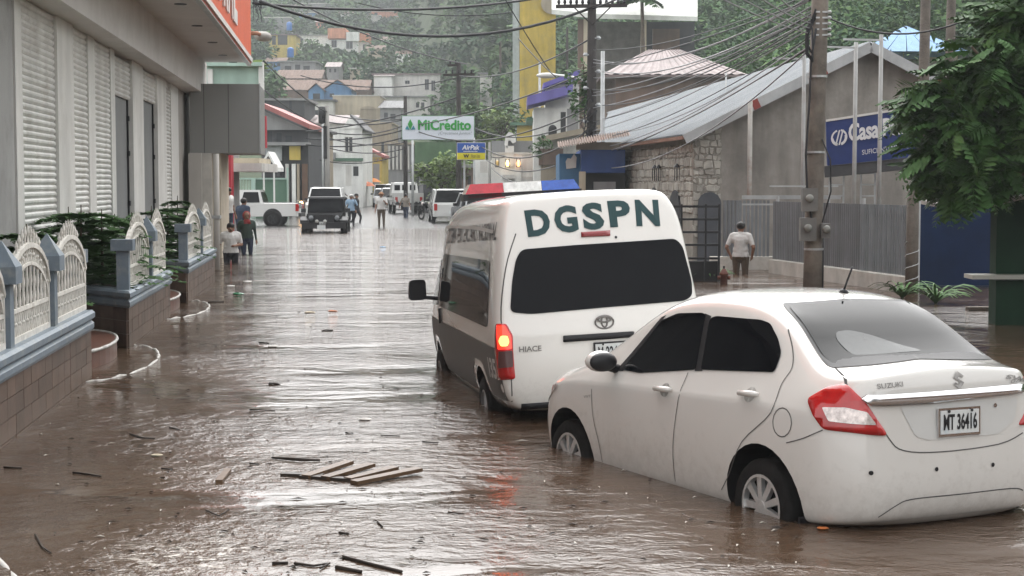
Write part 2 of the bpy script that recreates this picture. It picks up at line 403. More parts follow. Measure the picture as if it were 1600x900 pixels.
wb = B(); q = [ST(-20, -30), ST(-20, 40), ST(84, 40), ST(84, -30)]
wb.add(q, [(0, 1, 2, 3)]); wb.build('flood_water', water_mat(), kind='structure')

# ------------------------------------------------------------ foliage
def leaf_cloud(b, c, r, n, size, rng, droop=.25, shell=.45, flat=1.0):
    """n small bent leaf faces through an uneven ellipsoid crown made of lobes"""
    c = Vector(c); r = Vector(r)
    lobes = [(Vector((rng.gauss(0, .42), rng.gauss(0, .42), rng.gauss(.05, .38))), rng.uniform(.35, .62)) for _ in range(9)]
    for _ in range(n):
        lc, lr = lobes[rng.randrange(9)]
        d = Vector((rng.gauss(0, 1), rng.gauss(0, 1), rng.gauss(0, 1))).normalized()
        p = lc + d * lr * (rng.random() ** shell)
        p = Vector((p.x * r.x, p.y * r.y, p.z * r.z)) + c
        s = size * rng.uniform(.6, 1.35)
        x = Vector((rng.gauss(0, 1), rng.gauss(0, 1), rng.gauss(0, .5) * flat)).normalized(); y = x.cross(Vector((rng.gauss(0, .5), rng.gauss(0, .5), 1))).normalized()
        dn = Vector((0, 0, -droop * s))
        o = len(b.v)
        b.v += [tuple(p - x * s), tuple(p + y * s * .42 - dn * .3), tuple(p + x * s + dn), tuple(p - y * s * .42 - dn * .3)]
        b.f += [(o, o + 1, o + 3), (o + 1, o + 2, o + 3)]
def tree(name, label, loc, hh, rx, rz, leafm, n=1400, size=.3, trunk=.16, group=None, seed=0):
    rng = random.Random(seed or hash((round(loc[0]), round(loc[1]))))
    loc = Vector(loc); t = thing(name, label, 'tree', loc, group=group)
    b = B(); top = hh - rz * 1.1
    b.tube([(0, 0, -.5), (.1, 0, top * .5), (-.05, .1, top), (0, 0, hh - rz * .5)], [trunk, trunk * .8, trunk * .6, trunk * .2], 8)
    for i in range(6):
        a = i * 1.1 + rng.random(); z0 = top * rng.uniform(.7, 1.05)
        b.tube([(0, 0, z0), (cos(a) * rx * .4, sin(a) * rx * .4, z0 + rz * .5), (cos(a) * rx * .8, sin(a) * rx * .8, z0 + rz * rng.uniform(.6, 1.2))], [trunk * .5, trunk * .3, trunk * .08], 5)
    b.build('trunk', M_bark, t, True)
    c = B(); leaf_cloud(c, (0, 0, hh - rz), (rx, rx, rz), n, size, rng); me = c.mesh('crown', leafm)
    put('crown', me, t, kind='stuff')
    return t
# the far wooded hillside: one mass of crowns
rng = random.Random(5); fb = [B(), B(), B()]
HOUSE_CLEAR = []
def forest_ok(px, Y):
    for (a, b_, y0, cl) in HOUSE_CLEAR:
        if a < px < b_ and Y < y0 + 4 and Y > y0 - cl: return False
    return True
# ------------------------------------------------------------ vehicles: helpers
def paint(name, col, rough=.22, dirt=(.16, .11, .07), amt=.0):
    return mat(name, col, rough, var=.025, scale=1.3, coat=1.0, spec=.5, splash=.16)
def wheel(parent, x, y, z, R, wd, rimR, side, spokes=8, rim=None, dark=None):
    w_ = B(); pr = [(rimR, -wd / 2), (R * .93, -wd / 2), (R, -wd / 2 + .03), (R, wd / 2 - .03), (R * .93, wd / 2), (rimR, wd / 2)]
    w_.lathe(pr, (0, 0, 0), 'Y', 36, False)
    o = w_.build('wheel', M_rub, parent, True); o.location = (x, y, z)
    r = B(); yo = side * wd / 2
    ring = []; n = 32
    for a, bb, h0, h1 in ((rimR * .99, rimR * .90, yo * .98, yo * 1.0),):
        for i in range(n):
            t0, t1 = 2 * pi * i / n, 2 * pi * (i + 1) / n
            P = lambda rr, t, h: (rr * cos(t), h, rr * sin(t))
            r.quad(P(a, t0, h0), P(a, t1, h0), P(bb, t1, h1), P(bb, t0, h1)); r.quad(P(bb, t0, h1), P(bb, t1, h1), P(bb, t1, h1 - side * .05), P(bb, t0, h1 - side * .05))
    for i in range(spokes):
        t = 2 * pi * i / spokes; d = Vector((cos(t), 0, sin(t))); q = Vector((-sin(t), 0, cos(t)))
        a0, a1 = d * rimR * .14, d * rimR * .95; w0, w1 = rimR * .09, rimR * .12
        y0, y1 = yo * .97, yo * .86
        top = [a0 + q * w0 + Vector((0, y0, 0)), a1 + q * w1 + Vector((0, y1, 0)), a1 - q * w1 + Vector((0, y1, 0)), a0 - q * w0 + Vector((0, y0, 0))]
        r.prism(top, (0, -side * .03, 0))
    r.lathe([(0.001, yo * 1.0), (rimR * .2, yo * .98), (rimR * .22, yo * .85)], (0, 0, 0), 'Y', 14)
    ro = r.build('rim', rim or M_alloy, o)
    d = B(); d.lathe([(rimR * .9, yo * .55), (.001, yo * .55)], (0, 0, 0), 'Y', 20); d.build('brake_backing', M_dark, o)
    return o
def world_matrix(root): return Matrix.Translation(root.location) @ root.rotation_euler.to_matrix().to_4x4() @ Matrix.Diagonal((*root.scale, 1))
class Car:
    """a body mesh plus helpers that find where a photo pixel falls on that body"""
    def __init__(s, root, me): s.root = root; s.me = me; s.bvh = bvh_of(me); s.M = world_matrix(root); s.Mi = s.M.inverted()
    def hit(s, px, py):
        o = s.Mi @ Vector((0, 0, H)); d = (s.Mi.to_3x3() @ ray(px, py)).normalized(); h = s.bvh.ray_cast(o, d)
        if h[0] is None: h = s.bvh.find_nearest(o + d * ((s.Mi @ s.root.location - o).length))
        return h[0]
    PL = {'rear': ((0, 0, 0), (0, 1, 0), (0, 0, 1), (1, 0, 0)), 'left': ((0, 0, 0), (1, 0, 0), (0, 0, 1), (0, -1, 0)), 'right': ((0, 0, 0), (1, 0, 0), (0, 0, 1), (0, 1, 0)),
          'corner': ((0, 0, 0), (.70711, .70711, 0), (0, 0, 1), (.70711, -.70711, 0)), 'top': ((0, 0, 0), (1, 0, 0), (0, 1, 0), (0, 0, -1)), 'front': ((0, 0, 0), (0, 1, 0), (0, 0, 1), (-1, 0, 0)),
          'glass': ((0, 0, 0), (0, 1, 0), (0, 0, 1), (.8, 0, -.6))}
    def uv(s, plane, p): O, U, V, D = s.PL[plane]; p = Vector(p); return (p.dot(Vector(U)), p.dot(Vector(V)))
    def pix(s, plane, pts): return [s.uv(plane, s.hit(*p)) for p in pts]
    def patch(s, name, m, plane, pts, parent=None, off=.004, r=0, px=True, step=.08, thick=0, smooth=True):
        uv = s.pix(plane, pts) if px else pts
        if r: uv = rpoly(uv, r)
        b = drape(s.bvh, uv, *s.PL[plane], off=off, step=step, thick=thick)
        return b.build(name, m, parent or s.root, smooth)
    def line(s, name, m, plane, pts, w=.008, parent=None, off=.002, px=True, n=4):
        uv = s.pix(plane, pts) if px else pts
        uv = smoothline([Vector((a, b_, 0)) for a, b_ in uv], n); uv = [(p.x, p.y) for p in uv]
        b = B()
        for i in range(len(uv) - 1):
            q = drape(s.bvh, ribbon([uv[i], uv[i + 1]], w), *s.PL[plane], off=off, step=.12); b.add(q.v, q.f)
        return b.build(name, m, parent or s.root)
    def text(s, name, m, plane, txt, a, b_, size=None, bold=.0, flip=True, parent=None, off=.006, shear=0, hscale=1):
        """text whose mid line runs from pixel a to pixel b_ on the body"""
        ua, ub = Vector(s.uv(plane, s.hit(*a))), Vector(s.uv(plane, s.hit(*b_))); L_ = (ub - ua).length
        me = text_mesh(txt, 1, m, bold=bold, extrude=0, shear=shear)
        wdt = max(v.co.x for v in me.vertices) - min(v.co.x for v in me.vertices)
        k = L_ / wdt; hgt_ = (size / .72 if size else k) * hscale
        O, U, V, D = s.PL[plane]; d = (ub - ua) / L_; n_ = Vector((-d.y, d.x)); n_ = n_ if n_.y > 0 else -n_; c = (ua + ub) / 2
        xm = (max(v.co.x for v in me.vertices) + min(v.co.x for v in me.vertices)) / 2; ym = (max(v.co.y for v in me.vertices) + min(v.co.y for v in me.vertices)) / 2
        for v in me.vertices:
            q = c + d * (v.co.x - xm) * k + n_ * (v.co.y - ym) * hgt_; v.co = (q.x, q.y, 0)
        bb = drape_text(s.bvh, me, O, U, V, D, off)
        return bb.build(name, m, parent or s.root)

# ------------------------------------------------------------ the white sedan in front
P_sed = paint('sedan_white_paint', (.64, .625, .59))
sed = thing('sedan_car', 'white four door sedan stranded nose down in the flood, nearest car', 'car', (2.314, 10.223, -.268))
sed.scale = (1.033,) * 3; sed.rotation_euler = (.0093, .036, .4614 + pi / 2)
def mk(x, ys, zs, dx=None):
    dx = dx or [0] * 10
    return [(x + dx[j], ys[j], zs[j]) for j in range(10)]
SEC = [
 [(-.66, 0, .24), (-.66, .50, .24), (-.745, .56, .30), (-.785, .575, .46), (-.775, .575, .66), (-.76, .57, .88), (-.755, .56, 1.03), (-.735, .54, 1.115), (-.72, .30, 1.14), (-.72, 0, 1.15)],
 [(-.60, 0, .23), (-.60, .60, .23), (-.66, .675, .29), (-.70, .70, .47), (-.69, .705, .67), (-.665, .695, .88), (-.65, .68, 1.01), (-.63, .635, 1.11), (-.60, .38, 1.15), (-.60, 0, 1.16)],
 [(-.48, 0, .22), (-.48, .64, .22), (-.50, .765, .26), (-.52, .80, .47), (-.51, .81, .68), (-.49, .795, .89), (-.47, .765, 1.0), (-.44, .675, 1.12), (-.42, .45, 1.165), (-.42, 0, 1.175)],
 mk(-.25, [0, .66, .79, .828, .838, .82, .775, .65, .47, 0], [.20, .20, .25, .46, .69, .91, 1.015, 1.21, 1.265, 1.28]),
 mk(.0, [0, .66, .795, .836, .846, .825, .785, .62, .47, 0], [.19, .19, .25, .46, .69, .92, 1.005, 1.375, 1.435, 1.45]),
 mk(.25, [0, .66, .80, .84, .848, .828, .79, .60, .45, 0], [.19, .19, .25, .46, .69, .92, .995, 1.465, 1.53, 1.55]),
 mk(.55, [0, .66, .80, .842, .85, .83, .793, .60, .455, 0], [.19, .19, .25, .46, .69, .915, .99, 1.49, 1.565, 1.585]),
 mk(.95, [0, .66, .80, .842, .85, .83, .793, .60, .46, 0], [.19, .19, .25, .46, .69, .91, .985, 1.49, 1.57, 1.592]),
 mk(1.38, [0, .66, .80, .842, .85, .828, .79, .585, .45, 0], [.19, .19, .25, .46, .69, .905, .98, 1.45, 1.53, 1.555]),
 mk(1.70, [0, .66, .80, .842, .85, .826, .785, .615, .48, 0], [.19, .19, .25, .46, .69, .90, .97, 1.31, 1.385, 1.41]),
 mk(2.10, [0, .66, .80, .84, .85, .824, .78, .68, .53, 0], [.19, .19, .25, .46, .69, .89, .96, 1.08, 1.14, 1.165]),
 mk(2.38, [0, .66, .79, .838, .848, .82, .77, .70, .52, 0], [.19, .19, .25, .46, .69, .88, .945, .985, 1.02, 1.035]),
 mk(2.75, [0, .64, .78, .82, .83, .79, .73, .65, .45, 0], [.19, .19, .25, .46, .67, .83, .895, .925, .95, .96]),
 [(3.02, 0, .20), (3.02, .58, .20), (2.98, .69, .26), (2.98, .73, .45), (2.96, .735, .62), (2.93, .70, .76), (2.92, .64, .83), (2.93, .56, .86), (2.95, .38, .88), (2.96, 0, .885)],
 [(3.10, 0, .22), (3.10, .42, .22), (3.17, .48, .28), (3.20, .50, .45), (3.18, .50, .58), (3.13, .47, .68), (3.10, .44, .74), (3.09, .40, .77), (3.08, .25, .79), (3.08, 0, .795)]]
me = loft_body(SEC, 'body', P_sed, crease={5: .55, 7: .35, 2: .3}, ends={0: .35})
bv_full = me.copy()
me = cut_arches(me, [(0, .305), (2.43, .305)], .37, .56, M_dark)
put('body', me, sed)
C = Car(sed, bv_full)
for x in (0, 2.43):
    for sd in (1, -1): wheel(sed, x, sd * .735, .29, .292, .185, .20, sd, 9)
M_seam = mat('panel_gap', (.09, .088, .085), .8)
M_glassr = mat('rear_glass', (.004, .005, .006), .03, var=.05, spec=.14)
# side glass, pillars, seams
SF = [(972, 578), (1000, 545), (1036, 500), (1060, 490), (1098, 489), (1104, 492), (1088, 578), (1000, 583)]
SR = [(1096, 578), (1110, 498), (1120, 494), (1190, 500), (1205, 506), (1217, 530), (1222, 552), (1211, 582)]
C.patch('door_window', M_glass, 'left', SF, off=.006, r=.03)
C.patch('door_window', M_glass, 'left', SR, off=.006, r=.03)
C.patch('pillar_trim', M_blk, 'left', [(1086, 580), (1102, 490), (1112, 494), (1098, 580)], off=.004)
C.patch('pillar_trim', M_blk, 'left', [(962, 580), (1034, 496), (1042, 492), (974, 580)], off=.003)
for pts in ([(925, 608), (927, 650), (936, 690), (942, 722)], [(1076, 582), (1058, 640), (1052, 700), (1056, 752)],
            [(1232, 515), (1239, 545), (1238, 575), (1222, 600), (1205, 645), (1160, 690), (1140, 740), (1128, 765)],
            [(1229, 692), (1255, 685), (1286, 672)]):
    C.line('panel_seam', M_seam, 'left', pts, .0065, off=.004)
# fuel flap ring
fc = Vector(C.uv('left', C.hit(1222, 660)))
C.line('fuel_flap', M_seam, 'left', [(fc.x + .085 * cos(i * pi / 8), fc.y + .085 * sin(i * pi / 8)) for i in range(17)], .007, px=False, n=1)
for hx, hy in ((1039, 608), (1173, 615)):
    p = C.hit(hx, hy); h = B()
    h.lathe([(.001, 0), (.052, .0), (.045, .004)], (p.x, p.y - .004, p.z - .004), 'Y', 18)
    C_h = B(); C_h.tube([(p.x - .10, p.y + .012, p.z + .004), (p.x - .085, p.y + .034, p.z + .006), (p.x + .07, p.y + .036, p.z + .002), (p.x + .09, p.y + .012, p.z)], [.012, .019, .019, .012], 10)
    C_h.build('door_handle', P_sed, sed, True)
    C.patch('handle_cup', M_conc, 'left', [(p.x + .055 * cos(a * pi / 8), p.z - .006 + .045 * sin(a * pi / 8)) for a in range(16)], off=.002, px=False)
# mirror
p = C.hit(965, 580); mb = B()
mb.ball((p.x + .02, p.y + .13, p.z + .075), (.075, .115, .075), 16, 10); mo = mb.build('door_mirror', P_sed, sed, True)
mg = B(); mg.ball((p.x - .028, p.y + .13, p.z + .072), (.05, .108, .068), 16, 10); mg.build('mirror_housing', M_blk, mo, True)
ms = B(); ms.tube([(p.x + .02, p.y - .03, p.z + .01), (p.x + .02, p.y + .09, p.z + .04)], [.035, .03], 8); ms.build('mirror_stalk', M_blk, mo, True)
# rear glass and boot
RG = [(1300, 571), (1256, 495), (1262, 486), (1420, 475), (1447, 476), (1540, 545), (1535, 552)]
hp = C.hit(1300, 571); print('glass corner', hp, C.hit(1256, 490), C.hit(1545, 552), C.hit(1447, 476))
RGy = [(.60, 1.165), (.50, 1.45), (.47, 1.485), (0, 1.505), (-.47, 1.485), (-.50, 1.45), (-.60, 1.165), (0, 1.195)]
gr = C.patch('rear_window', M_glassr, 'rear', RGy, off=.009, r=.03, px=False)
C.patch('window_frit', M_blk, 'rear', [(.625, 1.147), (.52, 1.455), (.48, 1.50), (0, 1.52), (-.48, 1.50), (-.52, 1.455), (-.625, 1.147), (0, 1.177)], off=.005, r=.03, px=False)
C.patch('sun_shade', mat('pale_shade', (.032, .037, .038), .1, var=.25, scale=6, spec=.35), 'rear', [(.42, 1.20), (.42, 1.29), (.38, 1.33), (.28, 1.34), (.16, 1.31), (.02, 1.25), (-.12, 1.21)], parent=gr, off=.012, r=.05, px=False)
M_red = mat('tail_lamp_red', (.42, .012, .012), .08, var=.25, scale=9, coat=1)
M_lens = mat('lamp_clear', (.62, .55, .52), .1, .3, var=.45, scale=28, coat=1)
for sg, pl in ((1, 'corner'),):
    tl = C.patch('tail_lamp', M_red, pl, [(1262, 624), (1292, 606), (1323, 600), (1352, 628), (1386, 681), (1330, 676), (1287, 671), (1271, 648)], off=.012, r=.03, step=.05, thick=.02)
    C.patch('indicator_lens', M_lens, pl, [(1286, 637), (1322, 637), (1355, 644), (1368, 664), (1330, 662), (1296, 658)], parent=tl, off=.016, r=.012, step=.05)
uvs = [C.uv('corner', C.hit(*q)) for q in [(1262, 624), (1323, 600), (1386, 681), (1287, 671)]]
Car.PL['rcorner'] = ((0, 0, 0), (.70711, -.70711, 0), (0, 0, 1), (.70711, .70711, 0))
C.patch('tail_lamp', M_red, 'rcorner', uvs, px=False, off=.012, r=.03, step=.05, thick=.02)
C.patch('boot_chrome_strip', M_chr, 'rear', [(1349, 625), (1358, 618), (1450, 613), (1595, 600), (1598, 612), (1450, 630), (1362, 634)], off=.022, thick=.02, step=.05)
C.line('boot_seam', M_seam, 'rear', [(1304, 572), (1322, 600), (1350, 628), (1388, 684), (1412, 704), (1470, 706), (1560, 694), (1598, 676)], .007)
C.line('bumper_crease', M_seam, 'rear', [(1372, 808), (1400, 790), (1425, 780), (1500, 772), (1580, 763), (1598, 766)], .007)
C.patch('plate_recess', mat('recess_white', (.56, .56, .54), .35, var=.04, coat=.4), 'rear', [(1405, 634), (1430, 682), (1450, 688), (1560, 678), (1585, 655), (1590, 622)], off=.003, r=.03)
for q in ((1361, 739), (1463, 733), (1551, 726)):
    u = Vector(C.uv('rear', C.hit(*q))); C.patch('parking_sensor', M_blk, 'rear', [(u.x + .013 * cos(a * pi / 6), u.y + .013 * sin(a * pi / 6)) for a in range(12)], px=False, off=.004)
u = Vector(C.uv('rear', C.hit(1554, 633))); C.patch('boot_lock', M_chr, 'rear', [(u.x + .012 * cos(a * pi / 6), u.y + .012 * sin(a * pi / 6)) for a in range(12)], px=False, off=.008)
M_badge = mat('badge_metal', (.22, .21, .20), .3, .7)
C.text('badge_lettering', M_badge, 'rear', 'SUZUKI', (1370, 604), (1410, 600), size=.028, bold=.012)
C.text('badge_lettering', M_badge, 'rear', 'SWIFT', (1570, 588), (1599, 584), size=.026, bold=.02, shear=.3)
C.text('badge_lettering', M_badge, 'rear', 'DZire', (1578, 596), (1599, 593), size=.02, bold=.01, shear=.3)
u = Vector(C.uv('rear', C.hit(1497, 594)))
S_ = [(.5, 1), (-.62, .42), (.1, .05), (-.2, -.1), (-1, -.25), (0, -1), (.62, -.42), (-.1, -.05), (.2, .1), (1, .25)]
sgn = -1
C.patch('badge_emblem', M_badge, 'rear', [(u.x + sgn * a * .042, u.y + b_ * .052) for a, b_ in [(0, 1), (-.9, .3), (.15, -.22), (-.28, -.45), (-.62, -.2), (-1, -.42), (0, -1), (.9, -.3), (-.15, .22), (.28, .45), (.62, .2), (1, .42)]], px=False, off=.007)
M_plate = mat('plate_white', (.62, .64, .63), .4, var=.05, dirt=(.35, .5, .6), dirtamt=.35, dscale=9)
pa = C.hit(1459, 660); pb = C.hit(1532, 656); pc = (pa + pb) / 2
def plate_of(car, parent, cx, cz, w_, h_, txt, xoff, frame=M_chr, ry=0, back=None):
    xb = car.bvh.ray_cast(Vector((-5, cx, cz)), Vector((1, 0, 0)))[0].x
    f = B(); f.box((xb - xoff, cx, cz), (.012, w_ + .03, h_ + .03)); fo = f.build('number_plate', frame, parent)
    q = B(); q.box((xb - xoff - .008, cx, cz), (.006, w_, h_)); q.build('plate_face', M_plate, fo)
    tm = text_mesh(txt, h_ * .92, M_blk, bold=.003, extrude=.001, sx=1)
    ww = max(v.co.x for v in tm.vertices) - min(v.co.x for v in tm.vertices); tm.transform(Matrix.Scale(w_ * .88 / ww, 4, (1, 0, 0)))
    o = put('plate_lettering', tm, fo, loc=(xb - xoff - .013, cx, cz - h_ * .03), rot=(pi / 2, 0, -pi / 2))
    for yy in (-.3, .3):
        k = B(); k.cyl((xb - xoff - .012, cx + yy * w_, cz + h_ * .47), (xb - xoff - .018, cx + yy * w_, cz + h_ * .47), .009, n=8); k.build('bolt', M_blk, fo)
    return fo
plate_of(C, sed, pc.y, pc.z, .285, .135, 'MT 36416', .012)
# aerial, sill trim, mud flap, headlamp
p = C.hit(1318, 457); a = B(); a.lathe([(.035, 0), (.025, .018), (.008, .03)], (p.x, p.y, p.z - .004), 'Z', 12); a.tube([(p.x, p.y, p.z + .01), (p.x - .09, p.y, p.z + .165)], [.008, .006], 8); a.build('aerial', M_blk, sed, True)
C.patch('headlamp', M_lens, 'left', [(3.04, .60), (3.02, .70), (2.86, .80), (2.62, .83), (2.66, .79), (2.85, .70)], off=.006, r=.02, step=.05, px=False)
C.text('side_badge', M_badge, 'left', 'VVT', (913, 620), (924, 619), size=.02)
mf = B(); mf.box((-.33, .70, .20), (.02, .20, .16), 0, 0, -.3); mf.build('mud_flap', M_blk, sed)
C.patch('lower_valance', M_blk, 'rear', [(.60, .285), (.62, .24), (.5, .225), (-.5, .225), (-.62, .24), (-.60, .285)], px=False, off=.004)
# ------------------------------------------------------------ the white van with the light bar
P_van = paint('van_white_paint', (.72, .71, .67))
van = thing('passenger_van', 'tall white passenger van lettered DGSPN with a red, white and blue light bar', 'van', (.844, 13.68, -.29))
van.rotation_euler = (-.050, .023, .177 + pi / 2)
YS0 = [0, .62, .84, .92, .94, .945, .93, .875, .83, .70, 0]
def vs_(x, zs, ys, dx): return [(x + dx[j], ys[j], zs[j]) for j in range(11)]
Zs = [.30, .30, .36, .62, .95, 1.10, 1.25, 1.72, 2.10, 2.275, 2.305]
VS = [
 vs_(0, [.43, .43, .46, .66, .92, 1.06, 1.22, 1.70, 2.06, 2.235, 2.255], [0, .60, .70, .79, .81, .81, .80, .77, .745, .66, 0], [.06, .05, .02, 0, .01, .02, .06, .17, .25, .32, .33]),
 vs_(.045, [.42, .42, .45, .66, .93, 1.08, 1.23, 1.71, 2.085, 2.265, 2.285], [0, .62, .81, .875, .895, .895, .88, .83, .795, .67, 0], [.06, .05, .02, 0, .01, .02, .06, .17, .25, .33, .34]),
 vs_(.13, [.40, .40, .44, .65] + Zs[4:8] + [2.095, 2.275, 2.30], [0, .62, .84, .915, .935, .935, .92, .865, .82, .69, 0], [.04, .03, .02, 0, .01, .02, .06, .17, .25, .33, .34]),
 vs_(.45, [.36, .36, .40, .63] + Zs[4:], YS0, [0, 0, 0, 0, 0, 0, .03, .09, .13, .16, .16]),
 vs_(1.2, Zs[:9] + [2.275, 2.31], YS0, [0] * 11), vs_(2.6, Zs[:9] + [2.275, 2.31], YS0, [0] * 11),
 vs_(3.7, Zs[:9] + [2.19, 2.25], YS0, [0] * 11),
 vs_(4.2, Zs[:7] + [1.70, 1.94, 2.07, 2.11], [0, .60, .80, .885, .915, .915, .895, .81, .69, .48, 0], [0] * 11),
 vs_(4.55, Zs[:7] + [1.50, 1.68, 1.76, 1.79], [0, .60, .80, .88, .91, .905, .88, .80, .68, .48, 0], [0] * 11),
 vs_(4.95, [.30, .30, .36, .62, .92, 1.02, 1.10, 1.18, 1.26, 1.31, 1.33], [0, .6, .78, .86, .87, .86, .83, .78, .66, .45, 0], [0] * 11),
 vs_(5.25, [.30, .30, .36, .60, .82, .90, .96, 1.0, 1.03, 1.05, 1.06], [0, .55, .70, .77, .77, .74, .70, .64, .55, .38, 0], [0] * 11),
 vs_(5.37, [.33, .33, .38, .56, .70, .76, .80, .83, .85, .86, .865], [0, .40, .52, .56, .56, .54, .51, .47, .40, .28, 0], [0] * 11)]
me = loft_body(VS, 'body', P_van, crease={9: .35, 6: .25}, ends={1: .25}); bv_full = me.copy()
me = cut_arches(me, [(1.12, .34), (4.23, .34)], .40, .62, M_dark)
put('body', me, van)
D = Car(van, bv_full)
for x in (1.12, 4.23):
    for sd in (1, -1): wheel(van, x, sd * .80, .32, .325, .195, .20, sd, 5, rim=M_steel)
M_band = mat('grey_side_band', (.085, .087, .084), .4, var=.06, spec=.35)
D.patch('side_band', M_band, 'left', [(.10, .52), (.06, .98), (2.6, 1.0), (4.2, 1.0), (5.0, .98), (5.02, .5), (4.65, .47), (4.62, .66), (4.44, .80), (4.02, .80), (3.84, .66), (3.80, .47), (1.56, .47), (1.53, .66), (1.34, .80), (.90, .80), (.71, .66), (.68, .52)], px=False, off=.004, step=.12)
D.patch('side_window', M_glass, 'left', [(.42, 1.14), (.50, 1.72), (3.58, 1.72), (3.62, 1.16)], off=.006, r=.07, px=False, step=.15)
D.patch('door_window', M_glass, 'left', [(3.80, 1.16), (3.80, 1.66), (4.10, 1.64), (4.62, 1.22), (4.60, 1.14)], off=.006, r=.04, px=False, step=.12)
rg = D.patch('rear_window', M_glass, 'rear', [(797, 488), (800, 440), (806, 405), (815, 390), (900, 383), (1055, 373), (1066, 385), (1080, 440), (1081, 462), (1070, 470), (940, 481), (830, 491)], off=.008, r=.05)
D.patch('third_brake_lamp', mat('brake_lamp_dull', (.24, .02, .025), .2, coat=1), 'rear', [(908, 363), (953, 360), (953, 369), (908, 371)], off=.014, r=.006, step=.05, thick=.012)
M_dg = mat('van_lettering', (.018, .055, .06), .45, var=.1)
for ch, a, b_ in (('D', (822, 350), (859, 346)), ('G', (866, 344), (902, 341)), ('S', (910, 339), (943, 337)), ('P', (951, 335), (985, 333)), ('N', (993, 333), (1030, 333))):
    D.text('lettering', M_dg, 'rear', ch, a, b_, size=.215, bold=.045)
u = Vector(D.uv('rear', D.hit(962, 371)))
D.patch('washer_nozzle', M_blk, 'rear', [(u.x + .012 * cos(i * pi / 6), u.y + .012 * sin(i * pi / 6)) for i in range(12)], px=False, off=.01)
# tail lamps
M_lit = mat('brake_lamp_lit', (.9, .05, .02), .15, emit=.9, ecol=(1, .02, .008), coat=1)
tl = D.patch('tail_lamp', M_red, 'corner', [(776, 506), (790, 506), (800, 525), (804, 592), (779, 593)], off=.012, r=.02, step=.06, thick=.02)
D.patch('lit_lamp', M_lit, 'corner', [(778, 509), (789, 509), (798, 526), (800, 545), (780, 546)], parent=tl, off=.016, r=.012, step=.05)
D.patch('bulb', mat('bulb_glow', (1, .3, .1), .3, emit=2.5, ecol=(1, .22, .05)), 'corner', [(784, 525), (793, 525), (796, 534), (793, 541), (784, 541), (781, 533)], parent=tl, off=.019, r=.012, step=.05)
D.patch('indicator_lens', mat('smoked_lens', (.10, .045, .045), .12, coat=1), 'corner', [(781, 549), (801, 548), (802, 573), (781, 575)], parent=tl, off=.016, r=.008, step=.05)
D.patch('tail_lamp', M_red, 'rcorner', [D.uv('corner', D.hit(*q)) for q in [(776, 506), (790, 506), (800, 525), (804, 592), (779, 593)]], px=False, off=.012, r=.02, step=.06, thick=.02)
D.patch('tailgate_handle', M_blk, 'rear', [(880, 525), (990, 518), (990, 527), (880, 535)], off=.02, r=.008, thick=.02)
D.text('badge_lettering', M_badge, 'rear', 'HIACE', (811, 546), (846, 544), size=.046, bold=.02)
u = Vector(D.uv('rear', D.hit(944, 503))); xb = D.hit(944, 503).x
em = B()
for (cx, cy, rx, ry) in ((0, 0, .080, .056), (0, .006, .026, .048), (0, .024, .056, .022)):
    n = 28; em.tube([(xb - .012, u.x + cx + rx * cos(2 * pi * i / n), u.y + cy + ry * sin(2 * pi * i / n)) for i in range(n + 1)], .008, 6)
em.build('badge_emblem', M_badge, van, True)
D.line('tailgate_seam', M_seam, 'rear', [(800, 628), (796, 560), (783, 500), (790, 420), (806, 365)], .010)
D.patch('rear_step', M_blk, 'rear', [(.74, .45), (.74, .50), (-.74, .50), (-.74, .45)], px=False, off=.012, thick=.03)
pq = D.hit(950, 548); plate_of(D, van, pq.y - .05, pq.z - .01, .33, .15, 'M 224 250', .02, frame=M_blk)
D.text('side_lettering', mat('side_lettering_grey', (.09, .09, .09), .6), 'left', 'SISTEMA PENITENCIARIO NACIONAL', (700, 369), (778, 361), size=.16, bold=.01)
D.text('side_lettering', mat('fleet_number', (.6, .6, .58), .5), 'left', '135', (764, 573), (776, 577), size=.17, bold=.03)
D.line('roof_gutter', mat('gutter_grey', (.38, .38, .36), .4), 'left', [(.40, 1.97), (1.5, 2.0), (3.6, 1.99), (4.15, 1.86)], .03, px=False, off=.02)
D.line('door_seam', M_seam, 'left', [(3.70, 1.76), (3.70, 1.1), (3.70, .42)], .012, px=False, off=.007)
D.line('door_seam', M_seam, 'left', [(4.80, 1.16), (4.80, .8), (4.66, .5)], .012, px=False, off=.007)
h = B(); h.box((3.58, .94, 1.06), (.03, .04, .16)); h.build('door_handle', M_blk, van)
# door mirror on its arm
mb = B(); mb.ball((4.52, 1.19, 1.28), (.07, .125, .155), 14, 8)
mo = B(); pts = [(y, z) for y, z in rpoly([(.97, 1.19), (.97, 1.42), (1.15, 1.42), (1.17, 1.19)], .05)]
mo.prism([(4.46, y, z) for y, z in pts], (.09, 0, 0)); m1 = mo.build('door_mirror', M_blk, van)
ar = B(); ar.tube([(4.5, .86, 1.20), (4.5, 1.0, 1.22), (4.5, 1.02, 1.26)], .025, 8); ar.build('mirror_arm', M_blk, m1)
